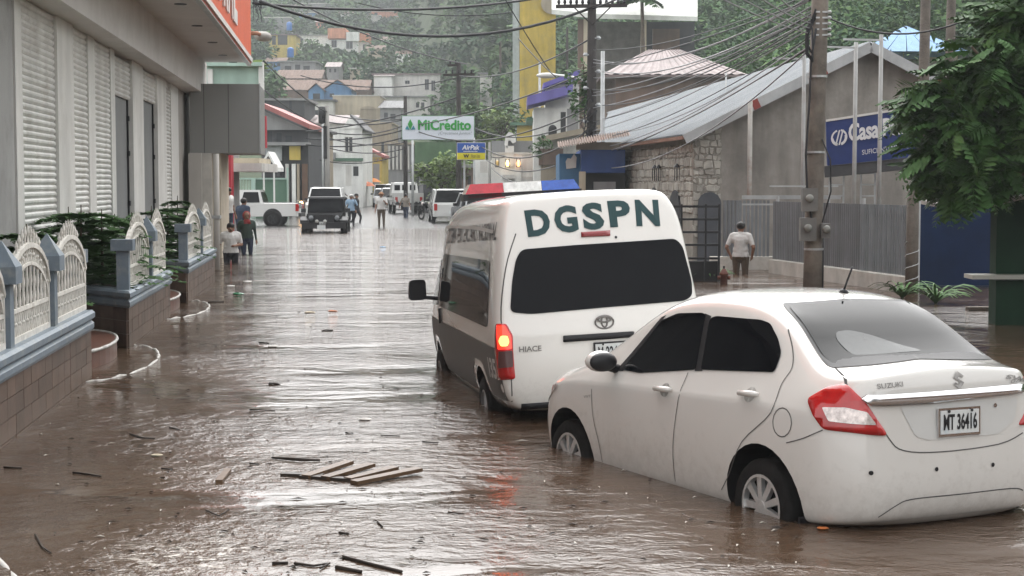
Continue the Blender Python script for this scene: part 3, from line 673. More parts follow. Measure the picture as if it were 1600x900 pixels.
# light bar
lb = B(); LX, LZ = 3.55, 2.255
bar_t = [(-.62, 'bar_red', (.42, .015, .03)), (-.2, 'bar_white', (.7, .72, .7)), (.21, 'bar_blue', (.02, .09, .42))]
base = B(); base.box((LX, 0, LZ + .045), (.26, 1.28, .07)); 
for yy in (-.45, .45): base.box((LX, yy, LZ), (.16, .08, .08))
bo = base.build('light_bar', M_blk, van)
for i, (y0, nm, c) in enumerate(((.62, 'bar_red', (.42, .015, .03)), (.21, 'bar_white', (.66, .68, .66)), (-.21, 'bar_blue', (.02, .085, .40)))):
    y1 = y0 - .415; k = B(); e0 = .06 if i == 0 else 0; e1 = .06 if i == 2 else 0
    za, zb = LZ + .082, LZ + .185
    lo = [(LX - .13, y0, za), (LX + .13, y0, za), (LX + .13, y1, za), (LX - .13, y1, za)]; hi = [(LX - .10, y0 - e0, zb), (LX + .10, y0 - e0, zb), (LX + .10, y1 + e1, zb), (LX - .10, y1 + e1, zb)]
    k.add(lo + hi, [(3, 2, 1, 0), (4, 5, 6, 7), (0, 1, 5, 4), (1, 2, 6, 5), (2, 3, 7, 6), (3, 0, 4, 7)])
    k.build('lens', mat(nm, c, .12, var=.25, scale=14, coat=1), bo)
    if i != 1:
        k2 = B(); k2.box((LX - .105, (y0 + y1) / 2, LZ + .06), (.05, .36, .04)); k2.build('lower_lens', mat(nm + '_low', (c[0] * .4, c[1] * .4, c[2] * .4), .15, coat=1), bo)
# ------------------------------------------------------------ left shop building
VW, VB, VS_ = -4.2, -3.78, -2.52           # wall line, beam face, fascia line (lateral from the eye)
ZB, ZS = 4.53, 5.43
shop = thing('shop_building', 'long pale shop front with roller shutters behind the planters', 'building', ST(20, VW))
def slab(b, s0, s1, v0, v1, z0, z1):
    P = [ST(s, v, z) for s in (s0, s1) for v in (v0, v1) for z in (z0, z1)]
    return b.add(P, [(0, 1, 3, 2), (4, 6, 7, 5), (0, 4, 5, 1), (2, 3, 7, 6), (0, 2, 6, 4), (1, 5, 7, 3)])
def part(name, m, parent, *slabs, **k):
    b = B()
    for q in slabs: slab(b, *q)
    return b.build(name, m, parent, world=True, **k)
sx = lambda px: SV(px, VW)
M_wallg = mat('grey_plaster', (.33, .33, .32), .7, var=.1, scale=.7, streak=.3, dirt=(.16, .15, .14), dirtamt=.6, dscale=.8)
M_door = mat('grey_door', (.20, .205, .205), .45, var=.12, scale=.9)
E_ = sx(302)
part('wall', M_wallg, shop, (9, sx(23.5), VW - .5, VW, -.3, ZB), (sx(23.5), E_, VW - .9, VW - .3, -.3, ZB))
part('wall_gap', M_dark, shop, (sx(23.5), sx(27.5), VW - .45, VW - .04, -.3, ZB))
for i, (a, b_, d) in enumerate(((27.5, 38, .0), (91, 116, .02), (141, 151, .0), (176, 182, .0), (208, 224.5, .02), (246.5, 260, .02), (269, 280, .0))):
    part('column', M_colm if d > .01 else M_white, shop, (sx(a), sx(b_), VW - .5, VW + d, -.3, ZB - .002))
part('end_panel', mat('warm_panel', (.40, .375, .345), .6, var=.06, streak=.12), shop, (sx(280), E_, VW - .5, VW - .06, -.3, ZB - .004))
# shutters: each slat is a piece
def slat_mesh(L_):
    b = B(); pr = [(0, 0), (.012, .012), (.030, .035), (.030, .062), (.012, .085), (0, .09)]
    b.prism([(0, y, z) for y, z in pr], (L_, 0, 0)); return b
for a, b_ in ((38, 91), (116, 141), (151, 176), (260, 269)):
    s0, s1 = sx(a) + .02, sx(b_) - .02; st_ = thing('roller_shutter', '', 'shutter', ST(s0, VW - .05))
    st_['label'] = {38: 'widest white roller shutter at the left end of the shop front', 116: 'white roller shutter just right of the widest one', 151: 'white roller shutter beside the first grey door', 260: 'narrow far roller shutter past the second grey door'}[a]
    st_['group'] = 'shop roller shutters'
    st_.rotation_euler = (0, 0, TH + pi / 2)
    me = slat_mesh(s1 - s0); me.v = [(x, -y, z) for x, y, z in me.v]; mm = me.mesh('slat', M_shut)
    for k in range(43): put('slat', mm, st_, loc=(0, 0, .55 + k * .0925))
for (a, b_), zt in (((182, 208), 3.72), ((224.5, 246.5), 3.85)):
    s0, s1 = sx(a), sx(b_)
    dr = part('door', M_door, shop, (s0, s1, VW - .28, VW - .10, -.3, zt))
    part('hinge_stile', M_dark, dr, (s1 - .10, s1, VW - .10, VW - .07, -.3, zt))
    for zz in (1.6, 2.6, 3.3): part('hinge', M_blk, dr, (s1 - .16, s1 - .04, VW - .07, VW - .04, zz, zz + .10))
    for k in range(int((ZB - zt) / .0925)):
        mm = slat_mesh(s1 - s0); mm.v = [(x, -y, z) for x, y, z in mm.v]
        o = put('slat', mm.mesh('slat', M_shut), shop); o.location = ST(s0, VW - .06, zt + k * .0925) - shop.location; o.rotation_euler = (0, 0, TH + pi / 2)
SE = SV(325, VB)
part('beam', M_soff, shop, (6, SE, VW - .5, VB, ZB, ZS))
sof = part('soffit', M_soff, shop, (6, SE - .4, VB, VS_ + .05, ZS, ZS + .12))
for k, px_y in enumerate(((282, 6), (308, 40), (332, 66), (348, 86), (364, 97))):
    q = ray(px_y[0], px_y[1]); t = (ZS - H) / q.z; p = Vector((q.x * t, q.y * t, ZS))
    b = B(); b.lathe([(.12, -.012), (.12, .0)], p, 'Z', 16); b.build('downlight', M_dark, sof, world=True)
fas = part('fascia_sign', mat('orange_fascia', (.72, .135, .065), .42, var=.07, scale=.6, streak=.08), shop, (6, SE - .25, VS_ - .08, VS_, ZS - .06, ZS + 3.4))
part('fascia_edge', M_steel, fas, (6, SE - .25, VS_ - .10, VS_ + .012, ZS - .085, ZS - .055))
for ch, pa, pb in (('T', 341, 349), ('R', 350.5, 357), ('A', 357.5, 365), ('L', 366, 371.5)):
    s0, s1 = SV(pa, VS_), SV(pb, VS_)
    tm = text_mesh(ch, 1, mat('sign_white', (.72, .70, .68), .45), bold=.03, extrude=.02)
    x0 = min(v.co.x for v in tm.vertices); x1 = max(v.co.x for v in tm.vertices); y0 = min(v.co.y for v in tm.vertices); y1 = max(v.co.y for v in tm.vertices)
    for v in tm.vertices: v.co = ((v.co.x - x0) / (x1 - x0) * (s1 - s0), (v.co.y - y0) / (y1 - y0) * 1.7, v.co.z)
    put('sign_letter', tm, fas, loc=ST(s0, VS_ + .022, ZS + .42) - shop.location, rot=(pi / 2, 0, TH + pi / 2))
# grey box sign at the far end, posts and pipe below it
S2 = 44.2
vb = lambda px, s=S2: (px - 535) / F * s
bx = thing('box_sign', 'large blank grey box sign projecting from the end of the shop', 'sign', ST(S2, -3.4, 0))
part('face_panel', mat('grey_panel', (.225, .225, .215), .5, var=.06, scale=.6), bx, (S2, S2 + 3.2, vb(304), vb(409), YZ(240, S2), YZ(133, S2)))
for px in (325, 362): part('panel_joint', M_dark, bx, (S2 - .006, S2, vb(px), vb(px) + .012, YZ(240, S2), YZ(133, S2)))
part('edge_trim', M_steel, bx, (S2 - .015, S2, vb(409), vb(411), YZ(241, S2), YZ(132, S2)))
ew = thing('end_wall', 'beige end wall with rounded posts under the grey box sign', 'wall', ST(S2, -3.8, 0))
M_beige = mat('beige_plaster', (.40, .38, .35), .65, var=.08, scale=.8, streak=.15)
part('wall', M_beige, ew, (S2 - .4, S2 + 3, vb(303), vb(322), -.5, YZ(240, S2)))
part('wall', mat('beige_light', (.46, .44, .40), .6, streak=.1), ew, (S2 - .1, S2 + 3, vb(322), vb(336), -.5, YZ(240, S2)))
part('post', mat('cream_post', (.50, .44, .35), .6, streak=.12), ew, (S2 + .2, S2 + 3.2, vb(336), vb(349), -.5, YZ(240, S2)))
pp = G(339.5, 421); dp = thing('downpipe', 'pale grey vertical downpipe at the end of the last planter', 'pipe', pp)
b = B(); b.cyl((0, 0, -.5), (0, 0, 2.75), .072, n=12); b.build('pipe', M_beige, dp, True)
b = B(); b.box((0, 0, 1.25), (.19, .19, .08)); b.build('bracket', M_steel, dp)

# ------------------------------------------------------------ planters, posts and ornamental fence panels
VP = -2.66; ZC = .51
M_tile = mat('brown_wall_tile', (.105, .070, .053), .45, var=.25, scale=3, pv=.22, spec=.3, splash=.5)
M_grout = mat('tile_grout', (.15, .135, .12), .8)
M_blue = mat('blue_grey_paint', (.145, .18, .215), .5, var=.14, scale=2.2, dirt=(.36, .36, .31), dirtamt=.45, dscale=5)
M_iron = mat('cream_iron', (.66, .64, .59), .45, var=.16, scale=7, dirt=(.20, .14, .09), dirtamt=.5, dscale=12)
def cap_run(b, pts, ns):                 # moulded coping along a polyline with a mitre normal at each point
    pr = [(-.25, 0), (.035, 0), (.05, .03), (.05, .075), (.02, .10), (.035, .115), (.06, .135), (.06, .185), (.03, .21), (-.25, .21)]
    k = len(pr); V_ = []; F_ = []
    for p, n in zip(pts, ns): V_ += [p + n * u + Vector((0, 0, ZC + z)) for u, z in pr]
    for i in range(len(pts) - 1):
        for j in range(k): q = (j + 1) % k; F_.append((i * k + j, i * k + q, (i + 1) * k + q, (i + 1) * k + j))
    F_ += [tuple(range(k)), tuple(range((len(pts) - 1) * k, len(pts) * k))]
    b.add(V_, F_)
def tiles(parent, p0, p1, nrm, z0, z1, tw=.33, th=.165):
    d = (p1 - p0); L_ = d.length; d.normalize(); n = max(1, round(L_ / tw)); w_ = L_ / n; rows = int(round((z1 - z0) / th)); h_ = (z1 - z0) / rows
    g_ = .006; me = B(); me.box((w_ / 2, 0, h_ / 2), (w_ - g_, .016, h_ - g_)); mm = me.mesh('tile', M_tile)
    ang = atan2(d.y, d.x)
    for r in range(rows):
        off = (r % 2) * w_ / 2
        for k in range(n):
            put('tile', mm, parent, loc=p0 + d * (w_ * k) + nrm * (.006 + random.uniform(0, .003)) + Vector((0, 0, z0 + r * h_)) - parent.location, rot=(0, 0, ang))
NRM = ST(0, 1) - ST(0, 0); ALONG = ST(1, 0) - ST(0, 0)
def planter(label, s0, s1, ret):
    t = thing('planter_wall', label, 'planter', ST((s0 + s1) / 2, VP), group='tiled street planters')
    a, e = ST(s0, VP), ST(s1, VP); b = B()
    core = [a - NRM * .012, e - NRM * .012, e - NRM * 1.2, a - NRM * 1.2]
    rp = None
    if ret:
        rp = a + (-NRM * .62 + ALONG * .85).normalized() * 1.7
        core = [a - NRM * .012 + ALONG * .012, e - NRM * .012, e - NRM * 1.2, rp]
    b.prism([p + Vector((0, 0, -.6)) for p in core], (0, 0, ZC + .6 + .02)); b.build('core', M_grout, t, world=True)
    soil = B(); soil.prism([p + Vector((0, 0, ZC + .02)) for p in core], (0, 0, .1)); soil.build('soil', mat('planter_soil', (.05, .04, .028), .9), t, world=True)
    c = B()
    if not ret: cap_run(c, [a, e], [NRM, NRM])
    else:
        n2 = (rp - a).normalized(); n2 = Vector((n2.y, -n2.x, 0)); n2 = n2 if n2.y < 0 else -n2
        cap_run(c, [rp, a, e], [n2, (NRM + n2) / (1 + NRM.dot(n2)), NRM]); tiles(t, rp, a, n2, -.15, ZC)
    c.build('coping', M_blue, t, world=True)
    tiles(t, a, e, NRM, -.15, ZC)
    return t
B1, B2, B3 = (8.0, SV(136, VP)), (SV(196, VP), SV(262, VP)), (SV(290, VP), SV(333, VP))
planter('nearest brown tiled planter with blue coping, by the left edge', *B1, False)
planter('middle brown tiled planter between the two sets of curved steps', *B2, True)
planter('farthest brown tiled planter, ending at the downpipe', *B3, True)
def fence_post(s, v, kind, label, z0=ZC + .2):
    t = thing('fence_post', label, 'post', ST(s, v, z0), TH, 'blue fence posts on the planters'); b = B(); hh = .53 if kind == 'pyramid' else .50
    b.box((0, 0, hh / 2), (.15, .15, hh)); b.build('shaft', M_blue, t)
    b = B(); b.box((0, 0, hh + .07), (.27, .27, .14))
    if kind == 'pyramid':
        z = hh + .14; q = .135; b.add([(-q, -q, z), (q, -q, z), (q, q, z), (-q, q, z), (0, 0, z + .21)], [(0, 1, 4), (1, 2, 4), (2, 3, 4), (3, 0, 4)])
    b.build('post_cap', M_blue, t)
    return t
def fence_panel(s0, s1, v, label, nb=11, z0=ZC + .215):
    W = s1 - s0; t = thing('iron_fence', label, 'fence', ST(s0, v, z0), TH + pi / 2, 'arched cream iron fence panels')
    arc = lambda u, r=0: .42 + .37 * max(0, 1 - ((u - W / 2) / (W / 2)) ** 2) ** .6 - r
    b = B(); b.bar((0, 0, .02), (W, 0, .02), .04, .05); b.build('bottom_rail', M_iron, t)
    b = B(); b.bar((0, 0, .26), (W, 0, .26), .03, .035); b.build('middle_rail', M_iron, t)
    n = 18
    for r in (0, .16):
        b = B(); P = [(W * i / n, 0, arc(W * i / n, r)) for i in range(n + 1)]
        for i in range(n): b.bar(P[i], P[i + 1], .055 if r == 0 else .03, .045 if r == 0 else .03)
        b.build('arch_rail', M_iron, t)
    for x in (.0, W):
        b = B(); b.bar((x, 0, 0), (x, 0, .62 if x else .62), .05, .03); b.build('end_strip', M_iron, t)
    bm_ = None
    for i in range(1, nb):
        x = W * i / nb; z1 = arc(x, .16); b = B(); m_ = 5; b.tube([(x, 0, .26 + (z1 - .26) * j / m_) for j in range(m_ + 1)], [.011, .016, .011, .016, .011, .012], 6); b.build('bar', M_iron, t)
    orn = B()
    for i in range(2 * nb):
        x = W * (i + .5) / (2 * nb)
        orn.bar((x - .03, 0, .05), (x + .03, 0, .24), .014, .014); orn.bar((x + .03, 0, .05), (x - .03, 0, .24), .014, .014)
        if i % 2: orn.ball((x, 0, .145), .022, 6, 4)
        za, zb = arc(x, .16), arc(x); orn.bar((x - .025, 0, za), (x + .025, 0, zb), .014, .014); orn.bar((x + .025, 0, za), (x - .025, 0, zb), .014, .014)
        if i % 2: orn.ball((x, 0, (za + zb) / 2), .024, 6, 4)
    orn.build('scroll_work', M_iron, t, kind='stuff')
    for i in range(9):
        x = W * (.22 + .56 * i / 8); z1 = arc(x); b = B(); h_ = .13 + .05 * sin(pi * i / 8)
        b.tube([(x, 0, z1), (x, 0, z1 + h_ * .45), (x, 0, z1 + h_ * .6), (x, 0, z1 + h_)], [.008, .010, .018, .002], 6); b.build('spike', M_iron, t)
    return t
VF = VP - .06
p1_, p2_, p3_ = SV(4, VF), SV(75, VF), SV(130, VF)
fence_post(p1_, VF - .02, 'pyramid', 'pyramid topped blue post cut by the left picture edge'); fence_post(p2_, VF - .02, 'pyramid', 'pyramid topped blue post on the nearest planter')
fence_post(p3_, VF - .12, 'flat', 'flat capped blue post at the end of the nearest planter')
fence_panel(p1_ - 2.1, p1_ - .1, VF, 'arched iron panel left of the first post, mostly outside the picture'); fence_panel(p1_ + .1, p2_ - .12, VF, 'nearest full arched cream iron fence panel')
fence_panel(p2_ + .12, p3_ - .05, VF, 'arched cream iron panel between the pyramid post and the flat post')
q1, q2, q3 = B2[0] + .28, (B2[0] + B2[1]) / 2 + .35, B2[1] - .05
fence_post(q1, VF - .02, 'flat', 'flat capped blue post at the near corner of the middle planter'); fence_post(q2, VF - .02, 'pyramid', 'pyramid topped blue post halfway along the middle planter'); fence_post(q3, VF - .15, 'flat', 'flat capped blue post at the far end of the middle planter')
fence_panel(q1 + .12, q2 - .12, VF, 'first arched iron panel on the middle planter'); fence_panel(q2 + .12, q3 - .02, VF, 'second arched iron panel on the middle planter')
r1, r2, r3 = B3[0] + .28, (B3[0] + B3[1]) / 2 + .4, B3[1] - .05
fence_post(r1, VF - .02, 'flat', 'flat capped blue post at the near corner of the farthest planter'); fence_post(r2, VF - .02, 'pyramid', 'pyramid topped blue post on the farthest planter'); fence_post(r3, VF - .15, 'flat', 'flat capped blue post beside the downpipe')
fence_panel(r1 + .12, r2 - .12, VF, 'first arched iron panel on the farthest planter'); fence_panel(r2 + .12, r3 - .02, VF, 'last arched iron panel, next to the downpipe')

# ------------------------------------------------------------ curved entrance steps
M_step = mat('red_step_tile', (.13, .062, .045), .3, var=.25, scale=4)
M_nose = mat('worn_white_nosing', (.46, .45, .42), .6, var=.3, scale=9, dirt=(.14, .11, .09), dirtamt=.9, dscale=11)
def curved_step(label, sc_, vc, ra, rb, z, group='curved entrance steps', back=1.0, nose=.02):
    t = thing('entrance_step', label, 'step', ST(sc_, vc), 0, group); n = 22
    arc = [ST(sc_ + ra * cos(pi * i / n), vc + rb * sin(pi * i / n)) for i in range(n + 1)]
    top = arc + [ST(sc_ - ra, vc - back), ST(sc_ + ra, vc - back)]
    b = B(); b.prism([p + Vector((0, 0, -.5)) for p in top], (0, 0, .5 + z)); b.build('tread', M_step, t, world=True)
    b = B(); b.tube([p + Vector((0, 0, (z - .004) if z > .05 else -.010 + .012 * sin(i * 2.3 + sc_))) for i, p in enumerate(arc)], [nose * (1 + .25 * sin(i * 3.1)) for i in range(len(arc))], 8); b.build('nosing', M_nose, t, True, world=True)
mid = (B1[1] + B2[0]) / 2
curved_step('wide lower step awash between the near and middle planters', mid + .05, VP - .10, 1.95, .60, -.03)
curved_step('upper red step between the near and middle planters', mid + .25, VP - .62, 1.65, .62, .20)
mid = (B2[1] + B3[0]) / 2
curved_step('wide lower step awash between the middle and far planters', mid + .1, VP - .10, 2.0, .56, -.03)
curved_step('upper red step between the middle and far planters', mid + .2, VP - .55, 1.7, .52, .20)
curved_step('reddish step corner awash at the bottom left of the picture', 7.4, VP - .3, 2.25, 1.42, -.012)

# ------------------------------------------------------------ tiered green shrubs in the planters
def conifer(label, s, v, hh, sd, rad=.75, z0=.55):
    rg = random.Random(sd); t = thing('tiered_shrub', label, 'plant', ST(s, v, z0), rg.random() * 6, 'tiered green shrubs behind the fences')
    b = B(); b.tube([(0, 0, 0), (.01, 0, hh * .5), (0, 0, hh)], [.025, .018, .006], 6); b.build('stem', M_bark, t)
    tiers = int(hh / .17)
    fol = B()
    for k in range(tiers):
        z = hh * (.18 + .82 * k / tiers); Rr = rad * (1 - .55 * k / tiers) * rg.uniform(.85, 1.1)
        for j in range(7):
            a = 2 * pi * j / 7 + k * .5 + rg.uniform(-.15, .15); L_ = Rr * rg.uniform(.8, 1.1); d = Vector((cos(a), sin(a), 0)); sd_ = Vector((-sin(a), cos(a), 0))
            P = lambda u: d * (u * L_) + Vector((0, 0, z + .10 * u - .16 * u * u))
            n = 20
            for i in range(n):
                u = (i + 1) / n; p = P(u); w_ = .20 * L_ / rad * sin(pi * min(1, u * .85 + .12)) + .03
                for sg in (-1, 1):
                    e = p + sd_ * sg * w_ + d * .05 + Vector((0, 0, rg.uniform(-.03, .03))); q = d * .022 + Vector((0, 0, .008))
                    o = len(fol.v); fol.v += [tuple(p - q), tuple(p + q), tuple(e + q * .5), tuple(e - q * .5)]; fol.f.append((o, o + 1, o + 2, o + 3))
    put('foliage', fol.mesh('foliage', M_leafd), t, kind='stuff')
for i, (px, v, hh, rad, lab) in enumerate(((40, -3.5, 1.05, .7, 'low dark shrub behind the nearest fence panel'), (106, -3.75, 1.18, .8, 'shrub rising behind the pyramid post'), (126, -3.4, 1.22, 1.0, 'tallest spreading shrub in front of the shutters'),
        (158, -3.25, 1.15, 1.0, 'broad shrub at the near corner of the middle planter'), (178, -3.35, 1.05, .9, 'shrub tucked behind the flat post of the middle planter'), (205, -3.3, 1.05, .8, 'shrub behind the second panel of the middle planter'), (236, -3.4, 1.1, .9, 'shrub showing between the middle and far planters'), (262, -3.2, 1.15, .8, 'shrub at the near corner of the farthest planter'), (277, -3.35, 1.25, .7, 'farthest shrub with a raised tip'))):
    conifer(lab, SV(px, v), v, hh, i + 3, rad)
# ------------------------------------------------------------ right side: fence, stone hall with tin roof
def pbox(b, x0, x1, y0, y1, Y, d=.2, zb=None):
    """box whose front face covers photo columns x0-x1 and rows y0-y1 at depth Y and that goes d metres back"""
    a = PD(x0, (y0 + y1) / 2, Y).x; c = PD(x1, (y0 + y1) / 2, Y).x; zt = YZ(y0, Y); zl = YZ(y1, Y) if zb is None else zb
    return b.box(((a + c) / 2, Y + d / 2, (zt + zl) / 2), (c - a, d, zt - zl))
def ppart(name, m, parent, x0, x1, y0, y1, Y, d=.2, zb=None, **k):
    b = B(); pbox(b, x0, x1, y0, y1, Y, d, zb); return b.build(name, m, parent, world=True, **k)
U3 = Vector((0, 0, 1))
M_slat = mat('grey_fence_slat', (.17, .18, .19), .45, .3, var=.15, scale=2, pv=.12)
M_kerbw = mat('white_kerb_wall', (.46, .44, .40), .7, var=.15, scale=1.5, streak=.3, dirt=(.20, .15, .11), dirtamt=.5, dscale=2)
fA, fB = G(1208, 426), G(1426, 459)
fen = thing('steel_fence', 'grey steel slat fence on a white kerb wall behind the power pole', 'fence', fA)
d = fB - fA; FL = d.length; d.normalize(); nf = Vector((-d.y, d.x, 0)); nf = nf if nf.y < 0 else -nf; fang = atan2(d.y, d.x)
b = B(); b.bar(fA + U3 * -.1, fB + U3 * -.1, .22, .8); b.build('kerb_wall', M_kerbw, fen, world=True)
sm = B(); sm.prism([(0, 0, 0), (.028, -.03, 0), (.057, -.03, 0), (.085, 0, 0)], (0, 0, 1.32)); sm = sm.mesh('slat', M_slat)
sm2 = B(); sm2.box((.03, 0, .66), (.06, .03, 1.32)); sm2 = sm2.mesh('slat', M_slat)
n = int(FL / .105)
for k in range(n):
    u = k * .105; put('slat', sm if u < FL * .66 else sm2, fen, loc=fA + d * u + U3 * .32 - fen.location, rot=(0, 0, fang))
for zz in (.5, 1.45):
    b = B(); b.bar(fA + U3 * zz - nf * .06, fB + U3 * zz - nf * .06, .04, .05); b.build('rail', M_steel, fen, world=True)
for u in (0, .35, .66, 1):
    b = B(); p = fA + d * FL * u - nf * .09; b.cyl(p, p + U3 * 1.75, .04, n=8); b.build('post', M_steel, fen, world=True)
gA, gB = G(1129, 421), G(1207, 421)
gt = thing('slat_gate', 'grey steel slat gate beside the wading man in white', 'gate', gA)
dg_ = (gB - gA).normalized(); GL = (gB - gA).length
b = B(); b.bar(gA - dg_ * .3 + U3 * .0, gB + dg_ * .1, .3, .62); b.build('kerb_wall', M_kerbw, gt, world=True)
for k in range(int(GL / .095)):
    u = k * .095; put('slat', sm if u < GL * .28 else sm2, gt, loc=gA + dg_ * (u if u < GL * .28 else GL * .28 + (u - GL * .28)) + U3 * .30 - gt.location, rot=(0, 0, 0), scale=(1, 1, 1.02))
b = B(); b.bar(gA + dg_ * GL * .38 + U3 * 1.72, gB + dg_ * 1.6 + U3 * 1.72, .08, .09); b.build('top_rail', M_steel, gt, world=True)
b = B(); b.bar(gA + dg_ * GL * .38 + U3 * 1.55, gB + dg_ * 1.6 + U3 * 1.55, .04, .04); b.build('top_rail', M_steel, gt, world=True)
# black bar gate standing open
bg_ = thing('black_gate', 'open black bar gate between the van and the stone wall', 'gate', G(1085, 440))
Yg = G(1085, 440).y
for y0 in (321, 341, 361, 381, 402): ppart('rail', M_blk, bg_, 1030, 1125, y0, y0 + 3.4, Yg, .05)
for x0 in (1040, 1063, 1101, 1122): ppart('bar', M_blk, bg_, x0, x0 + 3.2, 319, 430, Yg - .003, .056, zb=-.4)
ppart('kick_plate', M_dark, bg_, 1036, 1125, 408, 440, Yg + .06, .08, zb=-.4)
# stone hall
K = PD(1083, 286, 42); dS = ALONG.copy(); dF = Vector((dS.y, -dS.x, 0))
hall = thing('stone_hall', 'grey gabled hall with a stone side wall and a ribbed tin roof', 'building', Vector((K.x, K.y, 0)))
K0 = Vector((K.x, K.y, 0)); ZE = YZ(205, 42) ; ap = PD(1335, 78, 43.3); TA = (ap - K0).dot(dF); ZA = ap.z
zr = lambda t: ZE + (ZA - ZE) * t / TA if t < TA else ZA - (ZA - ZE) * (t - TA) / TA
M_gable = mat('bare_concrete_wall', (.30, .28, .25), .85, var=.22, scale=.6, streak=.55, bump=.25, bscale=9, dirt=(.12, .112, .10), dirtamt=.7, dscale=.55)
b = B(); TR = TA + 4.2
b.prism([K0 + dF * .75 - U3 * .6, K0 + dF * TR - U3 * .6, K0 + dF * TR + U3 * zr(TR), K0 + dF * TA + U3 * ZA, K0 + dF * .75 + U3 * zr(.75)], dS * .3); b.build('gable_wall', M_gable, hall, world=True)
M_mort = mat('stone_mortar', (.25, .235, .205), .9, var=.2, scale=3, bump=.5)
M_stone = mat('rubble_stone', (.37, .355, .315), .8, var=.25, scale=4, pv=.16, bump=.6, bscale=14)
b = B(); b.prism([K0 - U3 * .6, K0 + dS * 15 - U3 * .6, K0 + dS * 15 + U3 * (ZE - .1), K0 + U3 * (ZE - .1)], dF * .35); sw = b.build('side_wall', M_mort, hall, world=True)
b = B(); b.prism([K0 + dF * .35 - U3 * .6, K0 + dF * .75 - U3 * .6, K0 + dF * .75 + U3 * zr(.75), K0 + dF * .35 + U3 * zr(.35)], dS * .3); fw = b.build('front_pier', M_mort, hall, world=True)
rs = random.Random(8)
def stones(parent, O, du, nrm, L_, z0, z1, w_, h_):
    rows = int((z1 - z0) / h_); lv = [z0 + r * h_ + (rs.uniform(-.06, .06) if 0 < r < rows else 0) for r in range(rows + 1)]
    for r in range(rows):
        u = -rs.uniform(0, w_ * .5)
        while u < L_:
            ww = w_ * rs.uniform(.45, 1.5); a0, a1 = max(u, 0), min(u + ww, L_); u += ww
            if a1 - a0 < .08: continue
            zz0, zz1 = lv[r], lv[r + 1]; j = lambda q: rs.uniform(-q, q)
            g_ = .015; P = [(a0 + g_ + j(.035), zz0 + g_ + j(.045)), ((a0 + a1) / 2 + j(.05), zz0 + g_ + j(.025)), (a1 - g_ + j(.035), zz0 + g_ + j(.045)), (a1 - g_ + j(.035), zz1 - g_ + j(.045)), ((a0 + a1) / 2 + j(.05), zz1 - g_ + j(.02)), (a0 + g_ + j(.035), zz1 - g_ + j(.045))]
            hgt_ = .02 + rs.random() * .025; c = Vector((sum(p[0] for p in P) / 6, sum(p[1] for p in P) / 6))
            back = [O + du * p[0] + U3 * p[1] for p in P]
            fr = [O + du * (c.x + (p[0] - c.x) * .82) + U3 * (c.y + (p[1] - c.y) * .82) + nrm * hgt_ for p in P]
            bb = B(); bb.add(back + fr, [(6, 7, 8, 9, 10, 11)] + [(i, (i + 1) % 6, (i + 1) % 6 + 6, i + 6) for i in range(6)])
            bb.build('stone', M_stone, parent, world=True)
stones(sw, K0, dS, -dF, 10.4, 1.25, ZE - .15, .37, .205)
stones(fw, K0 - dS * 0, dF, -dS, .75, .6, ZE + .1, .22, .17)
def arch(parent, O, du, nrm, u0, w_, z0, z1, m, name='arched_opening'):
    pts = [(u0, z0), (u0 + w_, z0)] + [(u0 + w_ / 2 + w_ / 2 * cos(pi * i / 8), z1 - w_ / 2 + w_ / 2 * sin(pi * i / 8)) for i in range(9)]
    b = B(); b.prism([O + du * p[0] + U3 * p[1] + nrm * .075 for p in pts], -nrm * .05); return b.build(name, m, parent, world=True)
arch(sw, K0, dS, -dF, 1.3, 1.5, -.4, YZ(297, 43.2), mat('dark_doorway', (.03, .03, .035), .6)); arch(sw, K0, dS, -dF, 4.6, .9, .8, YZ(293, 47), MATS['dark_doorway'])
arch(hall, K0 + dF * .12, dF, -dS, .0, .62, -.4, YZ(300, 42), mat('grey_arch_door', (.07, .075, .085), .6))
for s_ in (1.1, 3.6, 4.2):                # iron lanterns on the wall
    p = K0 + dS * s_ + U3 * 2.3 - dF * .2; b = B()
    for k in range(4): b.bar(p + Vector((.06 * cos(k * pi / 2), .06 * sin(k * pi / 2), -.18)), p + Vector((.06 * cos(k * pi / 2), .06 * sin(k * pi / 2), .18)), .02, .02)
    b.lathe([(.1, .18), (.02, .28)], p, 'Z', 8); b.bar(p + U3 * .22, p + U3 * .22 + dF * .2, .02, .02); b.build('wall_lantern', M_blk, sw, world=True)
# tin roof: each ribbed sheet is a piece
M_tin = mat('tin_roof', (.19, .21, .225), .5, .0, var=.16, scale=.8, pv=.08, dirt=(.20, .19, .18), dirtamt=.45, dscale=.8)
def tin_sheet(p00, p10, p11, p01, ribs=5, h_=.03):
    """ribbed sheet; ribs run from eave (p0x) to ridge (p1x)"""
    b = B(); n = ribs * 4; nrm = (p10 - p00).cross(p01 - p00).normalized(); nrm = nrm if nrm.z > 0 else -nrm
    for i in range(n + 1):
        u = i / n; k = h_ if i % 4 in (1, 2) else 0
        b.v += [tuple(p00.lerp(p01, u) + nrm * k), tuple(p10.lerp(p11, u) + nrm * k)]
    b.f = [(2 * i, 2 * i + 2, 2 * i + 3, 2 * i + 1) for i in range(n)]
    return b
RL = 41; ns = 34
eo = K0 - dF * .35 + U3 * (ZE - .12) - dS * .5; ro_ = K0 + dF * TA + U3 * (ZA + .08) - dS * .5
for k in range(ns):
    a0, a1 = RL * k / ns, RL * (k + 1) / ns
    lo = lambda s_: (eo + dS * s_).lerp(ro_ + dS * s_, max(0, min(.97, (s_ - 15) / 26)))
    tin_sheet(lo(a0), ro_ + dS * a0, ro_ + dS * a1, lo(a1), 5, .045).build('roof_sheet', M_tin, hall, world=True)
re_ = K0 + dF * (TA * 2 + .3) + U3 * (ZE - .1) - dS * .5
